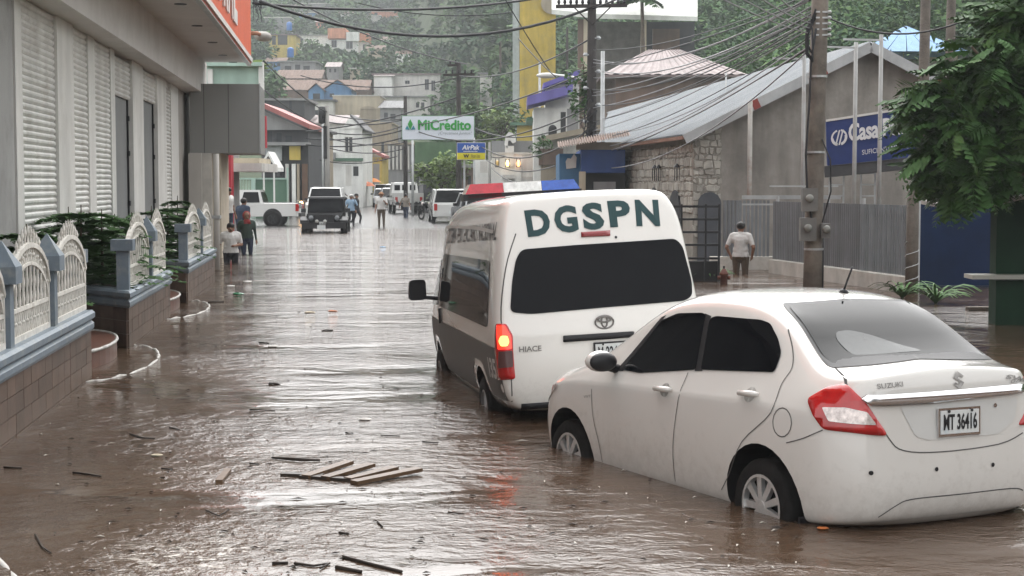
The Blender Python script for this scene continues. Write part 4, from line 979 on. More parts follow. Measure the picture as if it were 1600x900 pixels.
for k in range(6):
    a0, a1 = RL * k / 6, RL * (k + 1) / 6; tin_sheet(re_ + dS * a0, ro_ + dS * a0, ro_ + dS * a1, re_ + dS * a1, 20, .045).build('roof_sheet', M_tin, hall, world=True)
M_verge = mat('verge_board', (.36, .37, .37), .5, var=.15, streak=.2)
for (pa, pb) in ((eo, ro_), (ro_, re_)):
    b = B(); b.bar(pa - dS * .05 - U3 * .11, pb - dS * .05 - U3 * .11, .05, .26); b.build('verge_board', M_verge, hall, world=True)
    for u in (.36, .72):
        p = pa.lerp(pb, u); q = pa.lerp(pb, u + .035); b = B(); b.bar(p - dS * .08 - U3 * .11, q - dS * .08 - U3 * .11, .03, .25); b.build('red_patch', mat('red_patch', (.22, .04, .03), .6), hall, world=True)
b = B(); b.bar(eo - U3 * .06, eo + dS * 15 - U3 * .06, .10, .09); b.build('gutter', mat('rusty_gutter', (.20, .10, .065), .7, var=.3, scale=3), hall, world=True)
# downpipe and masts in the yard
def mast(label, px, ptop, Y, r=.05, arm=None, zb=-.3, m=None, cat='pole', name='metal_mast', group='thin metal masts in front of the hall'):
    p = PD(px, 400, Y); p.z = 0; t = thing(name, label, cat, p, group=group); zt = YZ(ptop, Y)
    b = B(); b.cyl((0, 0, zb), (0, 0, zt), r, r * .85, 10); b.build('shaft', m or mat('mast_paint', (.33, .33, .32), .5, .2, var=.15, streak=.2, dirt=(.16, .09, .05), dirtamt=.4), t, True)
    if arm:
        a = PD(arm, ptop + 4, Y).x - p.x; b = B(); b.bar((0, 0, zt - .12), (a, 0, zt - .10), .04, .04); b.build('arm', M_steel, t)
    return t
mast('rusty white rain pipe running down the grey gable wall', 1170, 158, 41.2, .07, name='rain_pipe', cat='pipe', group=None, m=mat('rusty_white_pipe', (.36, .34, .31), .6, var=.2, streak=.3, dirt=(.18, .08, .04), dirtamt=.6, dscale=3))
mast('thin metal mast just left of the big power pole', 1253, 84, 36.5, arm=1207); mast('thin metal mast crossing the left half of the blue sign', 1333, 66, 35.5, arm=1292); mast('thin metal mast crossing the lettering of the blue sign', 1372, 54, 34.5, arm=1318)
for px0, px1, yy, Y in ((1203, 1300, 291, 33.5),):
    t = thing('cross_bar', 'thin steel cross bar fixed across the power pole and fence', 'bar', PD(1250, 291, Y)); ppart('tube', M_steel, t, px0, px1 + 10, yy - 1.2, yy + 1.2, Y, .04)
# blue sign on ladder frames
Ys = 37.0
cs = thing('shop_sign', 'dark blue banner sign with white lettering on ladder frames', 'sign', PD(1350, 300, Ys))
tl, tr, bl, br = PD(1291, 190, Ys), PD(1500, 158, Ys - 1.2), PD(1293, 259, Ys), PD(1500, 238, Ys - 1.2)
b = B(); b.add([tl, tr, br, bl] + [p + Vector((0, .08, 0)) for p in (tl, tr, br, bl)], [(0, 1, 2, 3), (7, 6, 5, 4), (0, 4, 5, 1), (1, 5, 6, 2), (2, 6, 7, 3), (3, 7, 4, 0)])
b.build('banner', mat('banner_blue', (.022, .045, .17), .4, var=.2, scale=1.2), cs, world=True)
b = B(); b.bar(tl + U3 * .02, tr + U3 * .02, .05, .05); b.build('frame_bar', M_white, cs, world=True)
b = B(); b.bar(bl - U3 * .14 + Vector((0, .2, 0)), br - U3 * .14 + Vector((0, .2, 0)), .3, .26); b.build('under_beam', mat('sign_beam', (.06, .062, .065), .6), cs, world=True)
ex = (tr - tl).normalized(); ez = (tl - bl).normalized(); LW = (tr - tl).length; LHt = (tl - bl).length
M_sw = mat('sign_letter_white', (.72, .73, .75), .45, var=.05)
def on_plane(me, parent, o, ex, ez, name='lettering', off=Vector((0, -.012, 0)), w_=None, h_=None):
    x0 = min(v.co.x for v in me.vertices); x1 = max(v.co.x for v in me.vertices); y0 = min(v.co.y for v in me.vertices); y1 = max(v.co.y for v in me.vertices)
    kx = (w_ / (x1 - x0)) if w_ else 1; ky = (h_ / (y1 - y0)) if h_ else kx
    base = parent_origin(parent)
    for v in me.vertices: v.co = o + ex * (v.co.x - x0) * kx + ez * (v.co.y - y0) * ky + off * (1 + v.co.z) - base
    return put(name, me, parent)
SPp = lambda px, py: PD(px, py, Ys - 1.2 * (px - 1291) / 209 - .03)
on_plane(text_mesh('Casa Pellas', 1, M_sw, bold=.03, extrude=.002, spacing=.95), cs, SPp(1326, 222), ex, ez, w_=1.55, h_=.42)
on_plane(text_mesh('SUFICIENTEMENTE', 1, M_sw, extrude=.002), cs, SPp(1347, 242), ex, ez, w_=1.05, h_=.11)
# oval emblem: ring with two slanted strokes
c0 = SPp(1311, 215); em = B(); n = 24
for i in range(n):
    t0, t1 = 2 * pi * i / n, 2 * pi * (i + 1) / n
    if 4 < i < 7 or 16 < i < 19: continue
    f = lambda r, t: c0 + ex * (cos(t) * .19 * r) + ez * (sin(t) * .19 * r) - Vector((0, .014, 0))
    wd = .78 if 0 < i < 12 else .68
    em.quad(f(1, t0), f(1, t1), f(wd, t1), f(wd, t0))
for x_ in (-.035, .045): em.quad(*(c0 + ex * (x_ + sh + w_) + ez * zz - Vector((0, .014, 0)) for sh, w_, zz in ((-.05, -.018, -.17), (-.05, .018, -.17), (.05, .018, .17), (.05, -.018, .17))))
em.build('emblem', M_sw, cs, world=True)
for px in (1296, 1345):
    b = B()
    for dx in (0, 22): p = PD(px + dx, 300, Ys + .3); b.bar(Vector((p.x, p.y, -.2)), Vector((p.x, p.y, YZ(262, Ys))), .035, .035)
    lo = b.build('ladder_frame', M_steel, cs, world=True)
    for k in range(9):
        z = .2 + k * .26; p0 = PD(px, 300, Ys + .3); p1 = PD(px + 22, 300, Ys + .3); b = B(); b.bar(Vector((p0.x, p0.y, z)), Vector((p1.x, p1.y, z)), .03, .03); b.build('rung', M_steel, lo, world=True)

# ------------------------------------------------------------ power pole with meters
pb_ = G(1269, 452); pole = thing('power_pole', 'thick weathered power pole with electricity meters by the fence', 'pole', pb_)
zt = 7.6; b = B(); lean = .12
b.tube([(0, 0, -.6), (.01, 0, 1), (.03, 0, 2.2), (.06, 0, 4.2), (lean, 0, zt)], [.185, .175, .17, .165, .15], 14); b.build('shaft', mat('concrete_pole', (.145, .125, .105), .85, var=.35, scale=2.5, streak=.45, bump=.5, bscale=12, dirt=(.26, .22, .17), dirtamt=.5, dscale=3), pole, True)
sc_ = pb_.y / F
for mx, mz, w_, h_, side in ((-9, 312, 24, 36, -1), (-11, 358, 25, 36, -1), (16, 360, 14, 22, 1)):
    zc = YZ(mz, pb_.y); b = B(); b.box((mx * sc_, -.20, zc), (w_ * sc_, .16, h_ * sc_)); mo = b.build('meter_box', mat('meter_grey', (.15, .145, .135), .6, var=.2), pole)
    b = B(); b.lathe([(.078, -.30), (.078, -.35), (.055, -.385), (.001, -.39)], (mx * sc_ - .02 * (side < 0), 0, zc + .03), 'Y', 16); 
    b.build('meter_dial', mat('meter_glass', (.20, .20, .18), .25), mo, True)
for zz in (YZ(120, 31), YZ(238, 31), YZ(389, 31)):
    b = B(); b.lathe([(.192, -.02), (.192, .02)], (.05 if zz > 3 else .02, 0, zz), 'Z', 14); b.build('steel_band', M_steel, pole)
b = B(); b.tube([(.0, -.17, 1.0), (-.16, -.22, 1.9), (-.19, -.20, 2.6), (-.13, -.17, 3.6), (-.10, -.15, 4.4), (-.02, -.17, 5.0)], .022, 6); b.build('pole_cable', M_cable, pole, True)
b = B(); b.tube([(.15, -.15, 1.3), (.30, -.2, 1.9), (.28, -.2, 2.5), (.12, -.18, 2.9)], .016, 6); b.build('pole_cable', M_cable, pole, True)
b = B(); b.cyl((.20, .05, -.4), (.20, .05, 1.1), .03, n=8); b.build('conduit', M_blk, pole, True)
rr = random.Random(4); b = B()
for k in range(9):
    z0 = YZ(75, 31) - rr.uniform(0, .2); b.tube([(-.02, -.12, z0 + .75), (-.17 - rr.random() * .06, -.2, z0 + .4), (-.16 - rr.random() * .06, -.2, z0 + .05), (-.08, -.2, z0 - .1), (-.10, -.22, z0 + .4)], .018, 5)
b.build('cable_coil', M_cable, pole, True, kind='stuff')
for k in range(5):
    zz = YZ(20 + 9 * k, 31); b = B(); b.bar((-.02, -.14, zz), (.24, -.14, zz), .03, .03); b.lathe([(.03, zz - .03), (.045, zz), (.03, zz + .03)], (.24, -.14, 0), 'Z', 8); b.build('insulator', M_steel, pole)
for px, pt, Y, lb in ((1440, -30, 33.0, 'tall wooden pole rising behind the leafy tree, left one'), (1480, -20, 36, 'shorter wooden pole behind the leafy tree, right one')):
    p = PD(px, 300, Y); p.z = 0; t = thing('wooden_pole', lb, 'pole', p, group='wooden poles behind the tree'); b = B(); b.tube([(0, 0, -.4), (0, 0, 3), (.02, 0, YZ(pt, Y) if px == 1440 else YZ(-40, Y))], [.13, .12, .10], 12); b.build('shaft', M_wood, t, True)
    b = B(); b.lathe([(.135, 1.2), (.135, 1.24)], (0, 0, 0), 'Z', 12); b.build('steel_band', M_steel, t)
p = G(1424, 459); t = thing('corner_post', 'brown weathered corner post wrapped in wire at the fence end', 'post', p)
b = B(); b.tube([(0, 0, -.4), (0, 0, 1.95)], [.125, .11], 10); b.build('shaft', M_wood, t, True); b = B()
b.tube([(.13 * cos(i * .9), .13 * sin(i * .9) - .0, .1 + i * .035) for i in range(26)], .008, 5); b.build('wire', M_steel, t)

# ------------------------------------------------------------ blue wall, green kiosk
p = PD(1500, 400, 31.5); bw = thing('blue_wall', 'dark blue painted wall in the shade of the tree', 'wall', Vector((p.x, p.y, 0)))
ppart('panel', mat('navy_paint', (.007, .020, .062), .7, spec=.15, var=.2, scale=1.2, streak=.25), bw, 1436, 1700, 318, 470, 31.5, .25, zb=-.5)
ppart('plinth', mat('navy_plinth', (.02, .028, .05), .7), bw, 1436, 1700, 446, 470, 31.44, .31, zb=-.5)
kp = G(1580, 508); Yk = kp.y; ki = thing('green_kiosk', 'dark green kiosk with a pale counter at the right edge', 'kiosk', kp)
M_kg = mat('kiosk_green', (.010, .036, .018), .7, spec=.15, var=.2, scale=1.4, streak=.25)
ppart('front_panel', M_kg, ki, 1556, 1760, 438, 505, Yk, .35, zb=-.4); ppart('upper_panel', M_kg, ki, 1557, 1760, 312, 428, Yk + .05, .3)
ppart('counter', mat('counter_board', (.36, .37, .33), .5, var=.1), ki, 1520, 1760, 430, 436.5, Yk - .2, .45)
b = B(); a0, a1 = PD(1512, 327, Yk - .5), PD(1760, 263, Yk - .5); b.add([a0, a1, a1 + Vector((0, 2.6, .1)), a0 + Vector((0, 2.6, .1))] + [q + U3 * -.06 for q in (a0, a1, a1 + Vector((0, 2.6, .1)), a0 + Vector((0, 2.6, .1)))], [(0, 1, 2, 3), (7, 6, 5, 4), (0, 4, 5, 1), (1, 5, 6, 2), (2, 6, 7, 3), (3, 7, 4, 0)]); b.build('awning', mat('awning_sheet', (.30, .29, .26), .5), ki, world=True)
t = thing('floating_beam', 'dark wet beam lying beside the green kiosk', 'beam', G(1535, 484)); ppart('beam', M_wood, t, 1514, 1556, 480, 487, G(1535, 486).y, .2)
# strappy plant by the corner post
def strap_plant(label, loc, n, L_, sd, m=M_leafd):
    rg = random.Random(sd); t = thing('strap_leaf_plant', label, 'plant', loc, group='leafy clumps along the fence')
    for k in range(n):
        a = rg.uniform(0, 2 * pi); l_ = L_ * rg.uniform(.6, 1.1); d_ = Vector((cos(a), sin(a), 0)); s_ = Vector((-sin(a), cos(a), 0)); b = B(); q = 5
        rise = rg.uniform(.7, 1.2)
        for i in range(q + 1):
            u = i / q; c = d_ * (l_ * u * .8) + U3 * (l_ * rise * u - l_ * 1.05 * rise * u * u * .75); w_ = .020 * (1 - u) ** .5 + .003
            b.v += [tuple(c - s_ * w_), tuple(c + s_ * w_ + U3 * .01)]
        b.f = [(2 * i, 2 * i + 1, 2 * i + 3, 2 * i + 2) for i in range(q)]
        b.build('leaf', m, t)
strap_plant('drooping green plant left of the corner post', G(1410, 466, 0), 34, .8, 3); strap_plant('drooping green plant right of the corner post', G(1462, 474, 0), 40, .95, 4)
strap_plant('dark clump of leaves at the foot of the black gate', G(1105, 438, 0), 30, .7, 5, M_leafd)
for px in (1372, 1392, 1408): strap_plant('leafy clump behind the fence near %s' % {1372: 'the masts', 1392: 'the middle of the gap', 1408: 'the corner post'}[px], PD(px, 420, 33.5) * 1.0 - U3 * PD(px, 420, 33.5).z + U3 * .3, 26, 1.1, px, M_leafd)

# ------------------------------------------------------------ big leafy tree on the right: fronds of paired leaflets
def frond_mesh(L_, n=9, sd=0, m=M_leafm):
    rg = random.Random(sd); b = B()
    P = lambda u: Vector((L_ * u, 0, -.42 * L_ * u * u))
    for i in range(n + 1):
        u = .12 + .88 * i / n; p = P(u)
        for sg in (-1, 1):
            l_ = L_ * .46 * (sin(pi * min(1, .18 + u * .75))) * rg.uniform(.85, 1.1); dr = Vector((.35, sg * .9, -.35 - .25 * rg.random())).normalized(); w_ = Vector((.9, -sg * .3, 0)).normalized() * l_ * .24
            tip = p + dr * l_; md = p + dr * l_ * .5 + U3 * .01; o = len(b.v)
            b.v += [tuple(p), tuple(md + w_), tuple(tip), tuple(md - w_)]; b.f += [(o, o + 1, o + 2), (o, o + 2, o + 3)]
    b.tube([P(0), P(.5), P(1)], [.006, .005, .002], 3)
    return b
tp = Vector((PD(1610, 300, 22.4).x, 22.4, 0)); T = thing('leafy_tree', 'broad dark leafy tree overhanging the kiosk at the right edge', 'tree', tp)
b = B(); b.tube([(.9, .3, -.5), (.8, .2, 1.2), (.5, .1, 2.3), (.2, 0, 3.4)], [.2, .17, .14, .09], 10)
limbs = [((.6, .1, 2.0), (-.4, -.1, 2.6), (-1.3, 0, 2.75)), ((.5, .1, 2.3), (-.3, -.3, 3.2), (-1.0, -.5, 3.9)), ((.3, 0, 3.0), (.2, .3, 3.9), (-.3, .2, 4.7)), ((.5, .1, 2.3), (1.2, 0, 3.2), (1.7, 0, 4.0)), ((.6, .1, 1.9), (0, -.6, 2.1), (-.5, -.8, 2.2))]
for l_ in limbs: b.tube(l_, [.08, .05, .015], 6)
b.build('trunk', M_bark, T, True)
rg = random.Random(21); fm = [frond_mesh(.46, 7, k) for k in range(5)]; fme = [f.mesh('leaf', M_leafm if k % 2 else M_leafd) for k, f in enumerate(fm)]
rest = B(); made = 0
lobes = [((-1.05, -.2, 2.55), (.62, .8, .55)), ((-1.2, 0, 3.15), (.62, .7, .45)), ((-.5, -.3, 3.6), (.75, .8, .55)), ((-.6, -.1, 2.45), (.6, .8, .45)), ((.2, -.2, 3.0), (.9, 1.0, .65)), ((.35, 0, 3.9), (.7, .9, .6)), ((.9, 0, 4.6), (.8, .9, .6)), ((1.3, -.2, 3.4), (.9, 1, .8)), ((.5, 0, 2.55), (.7, .8, .35)), ((.55, 0, 5.1), (.6, .7, .5)), ((-.95, -.1, 2.15), (.45, .6, .3)), ((-.1, 0, 4.35), (.5, .6, .4))]
for k in range(2700):
    c, r = lobes[rg.randrange(len(lobes))]
    dd = Vector((rg.gauss(0, 1), rg.gauss(0, 1), rg.gauss(0, 1))).normalized(); q = rg.random() ** .4
    p = Vector(c) + Vector((dd.x * r[0], dd.y * r[1], dd.z * r[2])) * q
    a = atan2(dd.y, dd.x) + rg.gauss(0, 1.0); tilt = rg.uniform(-.5, .9); sc0 = rg.uniform(.5, 1.25)
    if made < 290 and q > .85 and dd.y < .1: put('leaf', fme[k % 5], T, loc=p, rot=(rg.gauss(0, .45), tilt, a), scale=(sc0,) * 3); made += 1
    else:
        Mx = Matrix.Translation(p) @ Matrix.Rotation(a, 4, 'Z') @ Matrix.Rotation(tilt, 4, 'Y') @ Matrix.Scale(sc0, 4)
        f = fm[k % 5]; rest.add([Mx @ Vector(v) for v in f.v], f.f)
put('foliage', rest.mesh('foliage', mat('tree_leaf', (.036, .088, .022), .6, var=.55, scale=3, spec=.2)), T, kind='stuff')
# ------------------------------------------------------------ the town behind
def windows(parent, rects, Y, m=None, frame=None):
    for r in rects:
        x0, x1, y0, y1 = r[:4]
        w_ = ppart('window', m or MATS['far_pane'], parent, x0, x1, y0, y1, Y - .03, .06)
        if frame:
            k = Y / F; t_ = max(.05, .5 * k); a, c = PD(x0, y0, Y - .06), PD(x1, y1, Y - .06); b = B()
            for p, q in (((a.x, a.z), (c.x, a.z)), ((a.x, c.z), (c.x, c.z)), ((a.x, a.z), (a.x, c.z)), ((c.x, a.z), (c.x, c.z)), (((a.x + c.x) / 2, a.z), ((a.x + c.x) / 2, c.z))):
                b.bar((p[0], Y - .06, p[1]), (q[0], Y - .06, q[1]), t_, t_)
            b.build('frame', frame, w_, world=True)
mat('far_pane', (.03, .035, .04), .15, var=.2)
def col(name, c, **k): return mat('wall_' + name, c, .75, var=.14, scale=.5, streak=.25, **k)
def house(label, x0, x1, y0, y1, Y, wall, d=6, roof=None, rm=None, win=(), doors=(), zb=None, frame=None, name='town_house', group=None, over=.3, rise=1.2):
    a, c = PD(x0, y0, Y), PD(x1, y0, Y); gx = (a.x + c.x) / 2
    zg = hgt(gx, Y) - .6 if zb is None else zb
    zg = min(zg, YZ(y1, Y))
    t = thing(name, label, 'house', Vector((gx, Y, zg)), group=group)
    ppart('wall', wall, t, x0, x1, y0, y1, Y, d, zb=zg)
    zt = a.z; rm = rm or M_tin
    if roof == 'flat':
        b = B(); b.box((gx, Y + d / 2 - over / 2, zt + .1), (c.x - a.x + 2 * over, d + over, .2)); b.build('roof', rm, t, world=True)
    elif roof == 'parapet':
        b = B(); b.box((gx, Y + d / 2, zt + .06), (c.x - a.x + .16, d + .16, .12)); b.build('roof', rm, t, world=True)
    elif roof in ('gable_x', 'shed'):     # ridge across the view; shed rises to the back
        e = over; zz = zt - .02
        pr = [(Y - e, zz - .05), (Y + (d / 2 if roof == 'gable_x' else d + e), zz + rise), (Y + d + e, zz - .05 if roof == 'gable_x' else zz + rise)]
        n = max(4, int((c.x - a.x + 2 * e) / .5)); b = B(); xa, xb = a.x - e, c.x + e
        tin_sheet(Vector((xa, pr[0][0], pr[0][1])), Vector((xa, pr[1][0], pr[1][1])), Vector((xb, pr[1][0], pr[1][1])), Vector((xb, pr[0][0], pr[0][1])), n, .04).build('roof', rm, t, world=True)
        if roof == 'gable_x': tin_sheet(Vector((xa, pr[2][0], pr[2][1])), Vector((xa, pr[1][0], pr[1][1])), Vector((xb, pr[1][0], pr[1][1])), Vector((xb, pr[2][0], pr[2][1])), n, .04).build('roof', rm, t, world=True)
        b.add([(xa + e, Y, zz), (xa + e, Y + d, zz), (xa + e, pr[1][0], pr[1][1] - .04), (xb - e, Y, zz), (xb - e, Y + d, zz), (xb - e, pr[1][0], pr[1][1] - .04)], [(0, 1, 2), (3, 4, 5)]); b.build('gable_end', wall, t, world=True)
    elif roof == 'gable_y':               # gable faces the viewer
        e = over; b = B(); L0, L1 = Vector((a.x, Y, zt)), Vector((c.x, Y, zt)); R0 = Vector((gx, Y, zt + rise))
        b.prism([L0, L1, R0], (0, d, 0)); b.build('gable_end', wall, t, world=True)
        for s_, E0 in ((-1, L0), (1, L1)):
            sl = (E0 - R0).normalized() * e; q = [R0 + Vector((0, -e, .08)), E0 + sl + Vector((0, -e, .08)), E0 + sl + Vector((0, d, .08)), R0 + Vector((0, d, .08))]
            b = B(); b.prism(q, (0, 0, .10)); b.build('roof', rm, t, world=True)
    elif roof == 'hip':
        e = over; A = [Vector((a.x - e, Y - e, zt)), Vector((c.x + e, Y - e, zt)), Vector((c.x + e, Y + d + e, zt)), Vector((a.x - e, Y + d + e, zt))]; k = min(d / 2, (c.x - a.x) * .35)
        r0, r1 = Vector((a.x + k, Y + d / 2, zt + rise)), Vector((c.x - k, Y + d / 2, zt + rise))
        tin_sheet(A[0], r0, r1, A[1], 14, .05).build('roof', rm, t, world=True)
        b = B(); b.add([A[0], A[3], r0, A[1], A[2], r1], [(0, 1, 2), (3, 4, 5)]); b.add([A[3], A[2], r1, r0], [(0, 1, 2, 3)]); b.build('roof', rm, t, world=True)
        b = B(); b.prism([p + U3 * -.12 for p in A], (0, 0, .10)); b.build('eaves', rm, t, world=True)
    windows(t, win, Y, frame=frame)
    for (p0, p1, q0, q1, m) in doors: ppart('door', m, t, p0, p1, q0, q1, Y - .02, .06)
    HOUSE_CLEAR.append((x0 - 5, x1 + 5, Y, 45 if name == 'hillside_house' else 55 if Y < 250 else 190))
    return t
W1 = col('white', (.74, .74, .71)); W2 = col('offwhite', (.58, .565, .53)); W3 = col('cream', (.46, .40, .30)); W4 = col('tan', (.33, .28, .21)); W5 = col('grey', (.26, .26, .26)); W6 = col('dark', (.06, .062, .066)); W7 = col('yellow', (.52, .40, .10)); W8 = col('coral', (.56, .24, .14)); W9 = col('blue', (.10, .22, .40)); W10 = col('brown', (.16, .11, .085)); WG = col('green', (.10, .19, .13)); WGl = col('palegreen', (.38, .52, .45)); WP = col('purple', (.14, .12, .36)); WR = col('red', (.42, .035, .05)); WN = col('navy', (.03, .07, .22)); WT = col('teal', (.055, .15, .27))
RT = mat('brown_tile_roof', (.17, .115, .09), .8, var=.3, scale=1.5, streak=.2); RP = mat('pinkish_tin', (.20, .155, .15), .55, .1, var=.22, scale=.6, streak=.25); RR = mat('red_tin', (.34, .12, .11), .55, var=.2, scale=1); RD = mat('dark_tin', (.10, .10, .105), .6, var=.25, scale=1)
MD = mat('shop_dark', (.03, .03, .032), .6); MBr = mat('brown_door', (.13, .075, .05), .6)
# shop front beyond the grey box: blue and red pillars, awning
t = thing('pillared_shop', 'narrow shop front with a blue and a red pillar past the grey box sign', 'building', PD(355, 330, 50))
ppart('pillar', WN, t, 346.5, 352, 238, 340, 50, .5, zb=-.5); ppart('pillar', WR, t, 352.3, 361, 240, 340, 51, .5, zb=-.5); ppart('wall', W5, t, 330, 358, 200, 340, 53, 2, zb=-.5)
b = B(); pbox(b, 356, 409, 255, 268, 52, 3.5); b.build('awning', W2, t, world=True); ppart('ceiling_panel', W3, t, 362, 405, 247, 255, 53, 2.5); ppart('sign', WR, t, 409.5, 415, 181, 231, 50, .3)
t = thing('gable_kiosk', 'little white gabled shelter on posts beside the awning', 'kiosk', PD(420, 330, 86))
b = B(); a0, a1, a2 = PD(405, 266, 86), PD(419, 243, 86), PD(433, 268, 86)
for p, q in ((a0, a1), (a1, a2)): b.prism([p, q, q + U3 * .22, p + U3 * .22], (0, 2.5, 0))
b.build('roof', W1, t, world=True)
for px in (411, 427): ppart('post', W1, t, px, px + 2.4, 266, 330, 86.3, .1, zb=-.3)
t = thing('pale_green_gate', 'pale green railing and panel behind the white pickup', 'fence', PD(410, 330, 92))
ppart('panel', WG, t, 396, 449, 280, 330, 92, .1, zb=-.2); ppart('top_rail', WGl, t, 369, 450, 278, 280.5, 91.9, .15); ppart('post', WGl, t, 393, 399, 279, 330, 91.8, .15, zb=-.2); ppart('post', WGl, t, 448, 450.5, 262, 330, 91.8, .15, zb=-.2); ppart('post', WGl, t, 368, 371, 279, 330, 91.8, .15, zb=-.2)
for k in range(9): ppart('bar', WGl, t, 373 + 2.4 * k, 373.9 + 2.4 * k, 280, 330, 92, .05, zb=-.2)
t = thing('green_canopy', 'pale green panel and white post above the grey box sign', 'canopy', PD(365, 140, 60)); ppart('panel', WGl, t, 318, 406, 100, 136, 60, .3, zb=YZ(150, 60)); ppart('post', W1, t, 404, 411, 97, 160, 59.8, .3, zb=YZ(165, 60)); ppart('post', W1, t, 324, 332, 108, 140, 59.8, .3); ppart('lintel', WGl, t, 320, 408, 97, 103, 59.6, .6)
# dark old buildings on the left of the far street
t = house('old dark two storey house with a sloping red edged roof', 412, 482, 198, 320, 96, W6, 9, win=[(416, 425, 205, 222), (432, 440, 208, 222), (446, 456, 212, 222)])
b = B(); p, q = PD(405, 166, 95), PD(483, 201, 95); b.prism([p, q, q + U3 * .28, p + U3 * .28], (0, 10, 0)); b.build('roof', RR, t, world=True)
b = B(); b.add([PD(408, 171, 95.6), PD(480, 203, 95.6), PD(408, 203, 95.6)], [(0, 1, 2)]); b.build('gable_end', W5, t, world=True)
ppart('corrugated_panel', mat('white_sheet', (.42, .44, .45), .5, streak=.3), t, 415, 440, 227, 251, 95.7, .2); ppart('sign', W7, t, 452, 469, 228, 250, 95.4, .25); ppart('ledge', W5, t, 412, 482, 222, 227, 95, 1.2)
for x0, x1, m in ((416, 440, MD), (446, 451, W2), (456, 462, W1), (464, 468, W4), (472, 480, MBr)): ppart('door', m, t, x0, x1, 256, 320, 95.6, .3, zb=0)
house('brown fronted house with a balcony left of the white house', 482, 500, 205, 300, 108, W4, 8, 'flat', W5, doors=[(488, 496, 258, 300, MBr)], win=[(484, 498, 236, 250)])
t = house('white two storey house with a green band and gabled roof', 499, 566, 200, 290, 124, W1, 9, win=[(539, 551, 214, 237)], doors=[(540, 549, 258, 290, W2), (552, 560, 260, 275, MD)], frame=W2)
ppart('band', WG, t, 499, 567, 247, 251.5, 123.8, .3); b = B(); p, q, r = PD(534, 201, 123.9), PD(566, 201, 123.9), PD(547, 182, 123.9); b.prism([p, q, r], (0, 9, 0)); b.build('gable_end', W1, t, world=True)
b = B(); b.prism([r, PD(571, 205, 123.6), PD(571, 202, 123.6), r + U3 * .2], (0, 9, 0)); b.build('roof', RD, t, world=True); ppart('balcony', W5, t, 499, 522, 238, 249, 122.8, 1.4)
t = house('yellow shop with a red tin awning and shuttered bays', 565, 597, 246, 296, 136, W7, 7, doors=[(568, 576, 256, 292, W5), (583, 593, 256, 292, W5)]); b = B(); p, q = PD(563, 229, 135), PD(600, 247, 135); b.prism([p, q, q + U3 * .25, p + U3 * .25], (0, 6, 0)); b.build('awning', RR, t, world=True)
for k in range(5): ppart('ornament', W4, t, 569 + 5 * k, 571.4 + 5 * k, 247.5, 251, 135.9, .2)
t = house('tan stone fronted block behind the yellow shop', 556, 612, 193, 290, 160, W4, 9, 'parapet', W3, win=[(596, 600, 222, 240)]); 
t = house('columned tan building at the bend of the street', 606, 645, 226, 300, 150, W5, 8, 'flat', W4)
for k in range(6): ppart('column', W2, t, 607 + 6 * k, 609.5 + 6 * k, 228, 265, 149.6, .4)
house('dark flat roofed house above the sloping red roof', 408, 476, 157, 200, 150, W6, 8, 'flat', W5, win=[(452, 456, 158, 180)])
house('low house under a long pinkish tin roof', 474, 548, 192, 215, 152, W2, 6, 'shed', RP, rise=1.0, win=[(478, 500, 196, 206)])
t = house('cream house with an arched garage door', 520, 594, 150, 200, 190, W3, 9, 'parapet', W2, doors=[(563, 588, 170, 190, W4)], win=[(480, 481, 160, 161)][:0]); 
b = B(); pts = [PD(575.5 + 12.5 * cos(pi * i / 10), 171 - 5 * sin(pi * i / 10), 189.9) for i in range(11)]; b.prism(pts, (0, .1, 0)); b.build('door_arch', W4, t, world=True)
house('pale low wing left of the cream house', 476, 521, 158, 195, 188, W2, 8, 'flat', RD, win=[(483, 503, 172, 182)])
t = house('grey dwelling with dark side wing right of the cream house', 594, 626, 168, 215, 186, W5, 8, 'shed', RD, win=[(600, 606, 176, 186), (610, 618, 178, 188)])
house('large grey white upper house with a balcony over the signs', 584, 688, 117, 148, 232, W2, 10, 'flat', RP, win=[(597, 609, 122, 134), (633, 640, 126, 131), (664, 670, 124, 140), (674, 680, 126, 142)], frame=W5)
t = house('lower storey with pale arches under the grey white upper house', 600, 672, 152, 190, 226, W2, 8, 'flat', W5, win=[(650, 655, 160, 168), (658, 663, 160, 168)])
# blue gabled cottage among brown tiled roofs
house('blue cottage with two gables among brown roofs', 506, 549, 140, 165, 214, W9, 7, 'gable_y', RT, rise=1.2, win=[(515, 522, 146, 152)]); house('smaller blue gabled cottage beside it', 482, 506, 142, 165, 213, W9, 5, 'gable_y', RT, rise=.9, win=[(489, 500, 146, 155)])
house('long brown tiled house on the slope', 436, 574, 140, 162, 222, W10, 8, 'gable_x', RT, rise=1.6); house('brown tiled house higher on the left slope', 432, 500, 122, 145, 240, W10, 8, 'gable_x', RT, rise=1.5, win=[(445, 452, 126, 134)])
house('grey unfinished house with barred windows', 438, 493, 97, 118, 262, W5, 8, 'flat', W5, win=[(445, 455, 103, 114), (461, 469, 101, 113), (474, 484, 103, 114)])
house('white corrugated shack right of the brown roofs', 585, 612, 118, 146, 228, W1, 5, 'shed', RP, rise=.5, win=[(597, 609, 122, 134)][:0])
t = house('white hill house with coral parapets', 509, 560, 62, 96, 330, W1, 10, win=[(518, 526, 63, 74), (541, 551, 65, 76)], frame=W5); ppart('parapet', W8, t, 512, 540, 44, 60, 329.5, 9); ppart('tower', W1, t, 541, 561, 50, 64, 329.4, 8)
t = house('coral topped annex of the white hill house', 560, 575, 65, 90, 331, W1, 8, win=[(567, 572, 69, 79)]); ppart('parapet', W8, t, 559, 575.5, 52, 65, 330.4, 7); ppart('lean_to', W8, t, 564, 584, 81, 88, 329, 3)
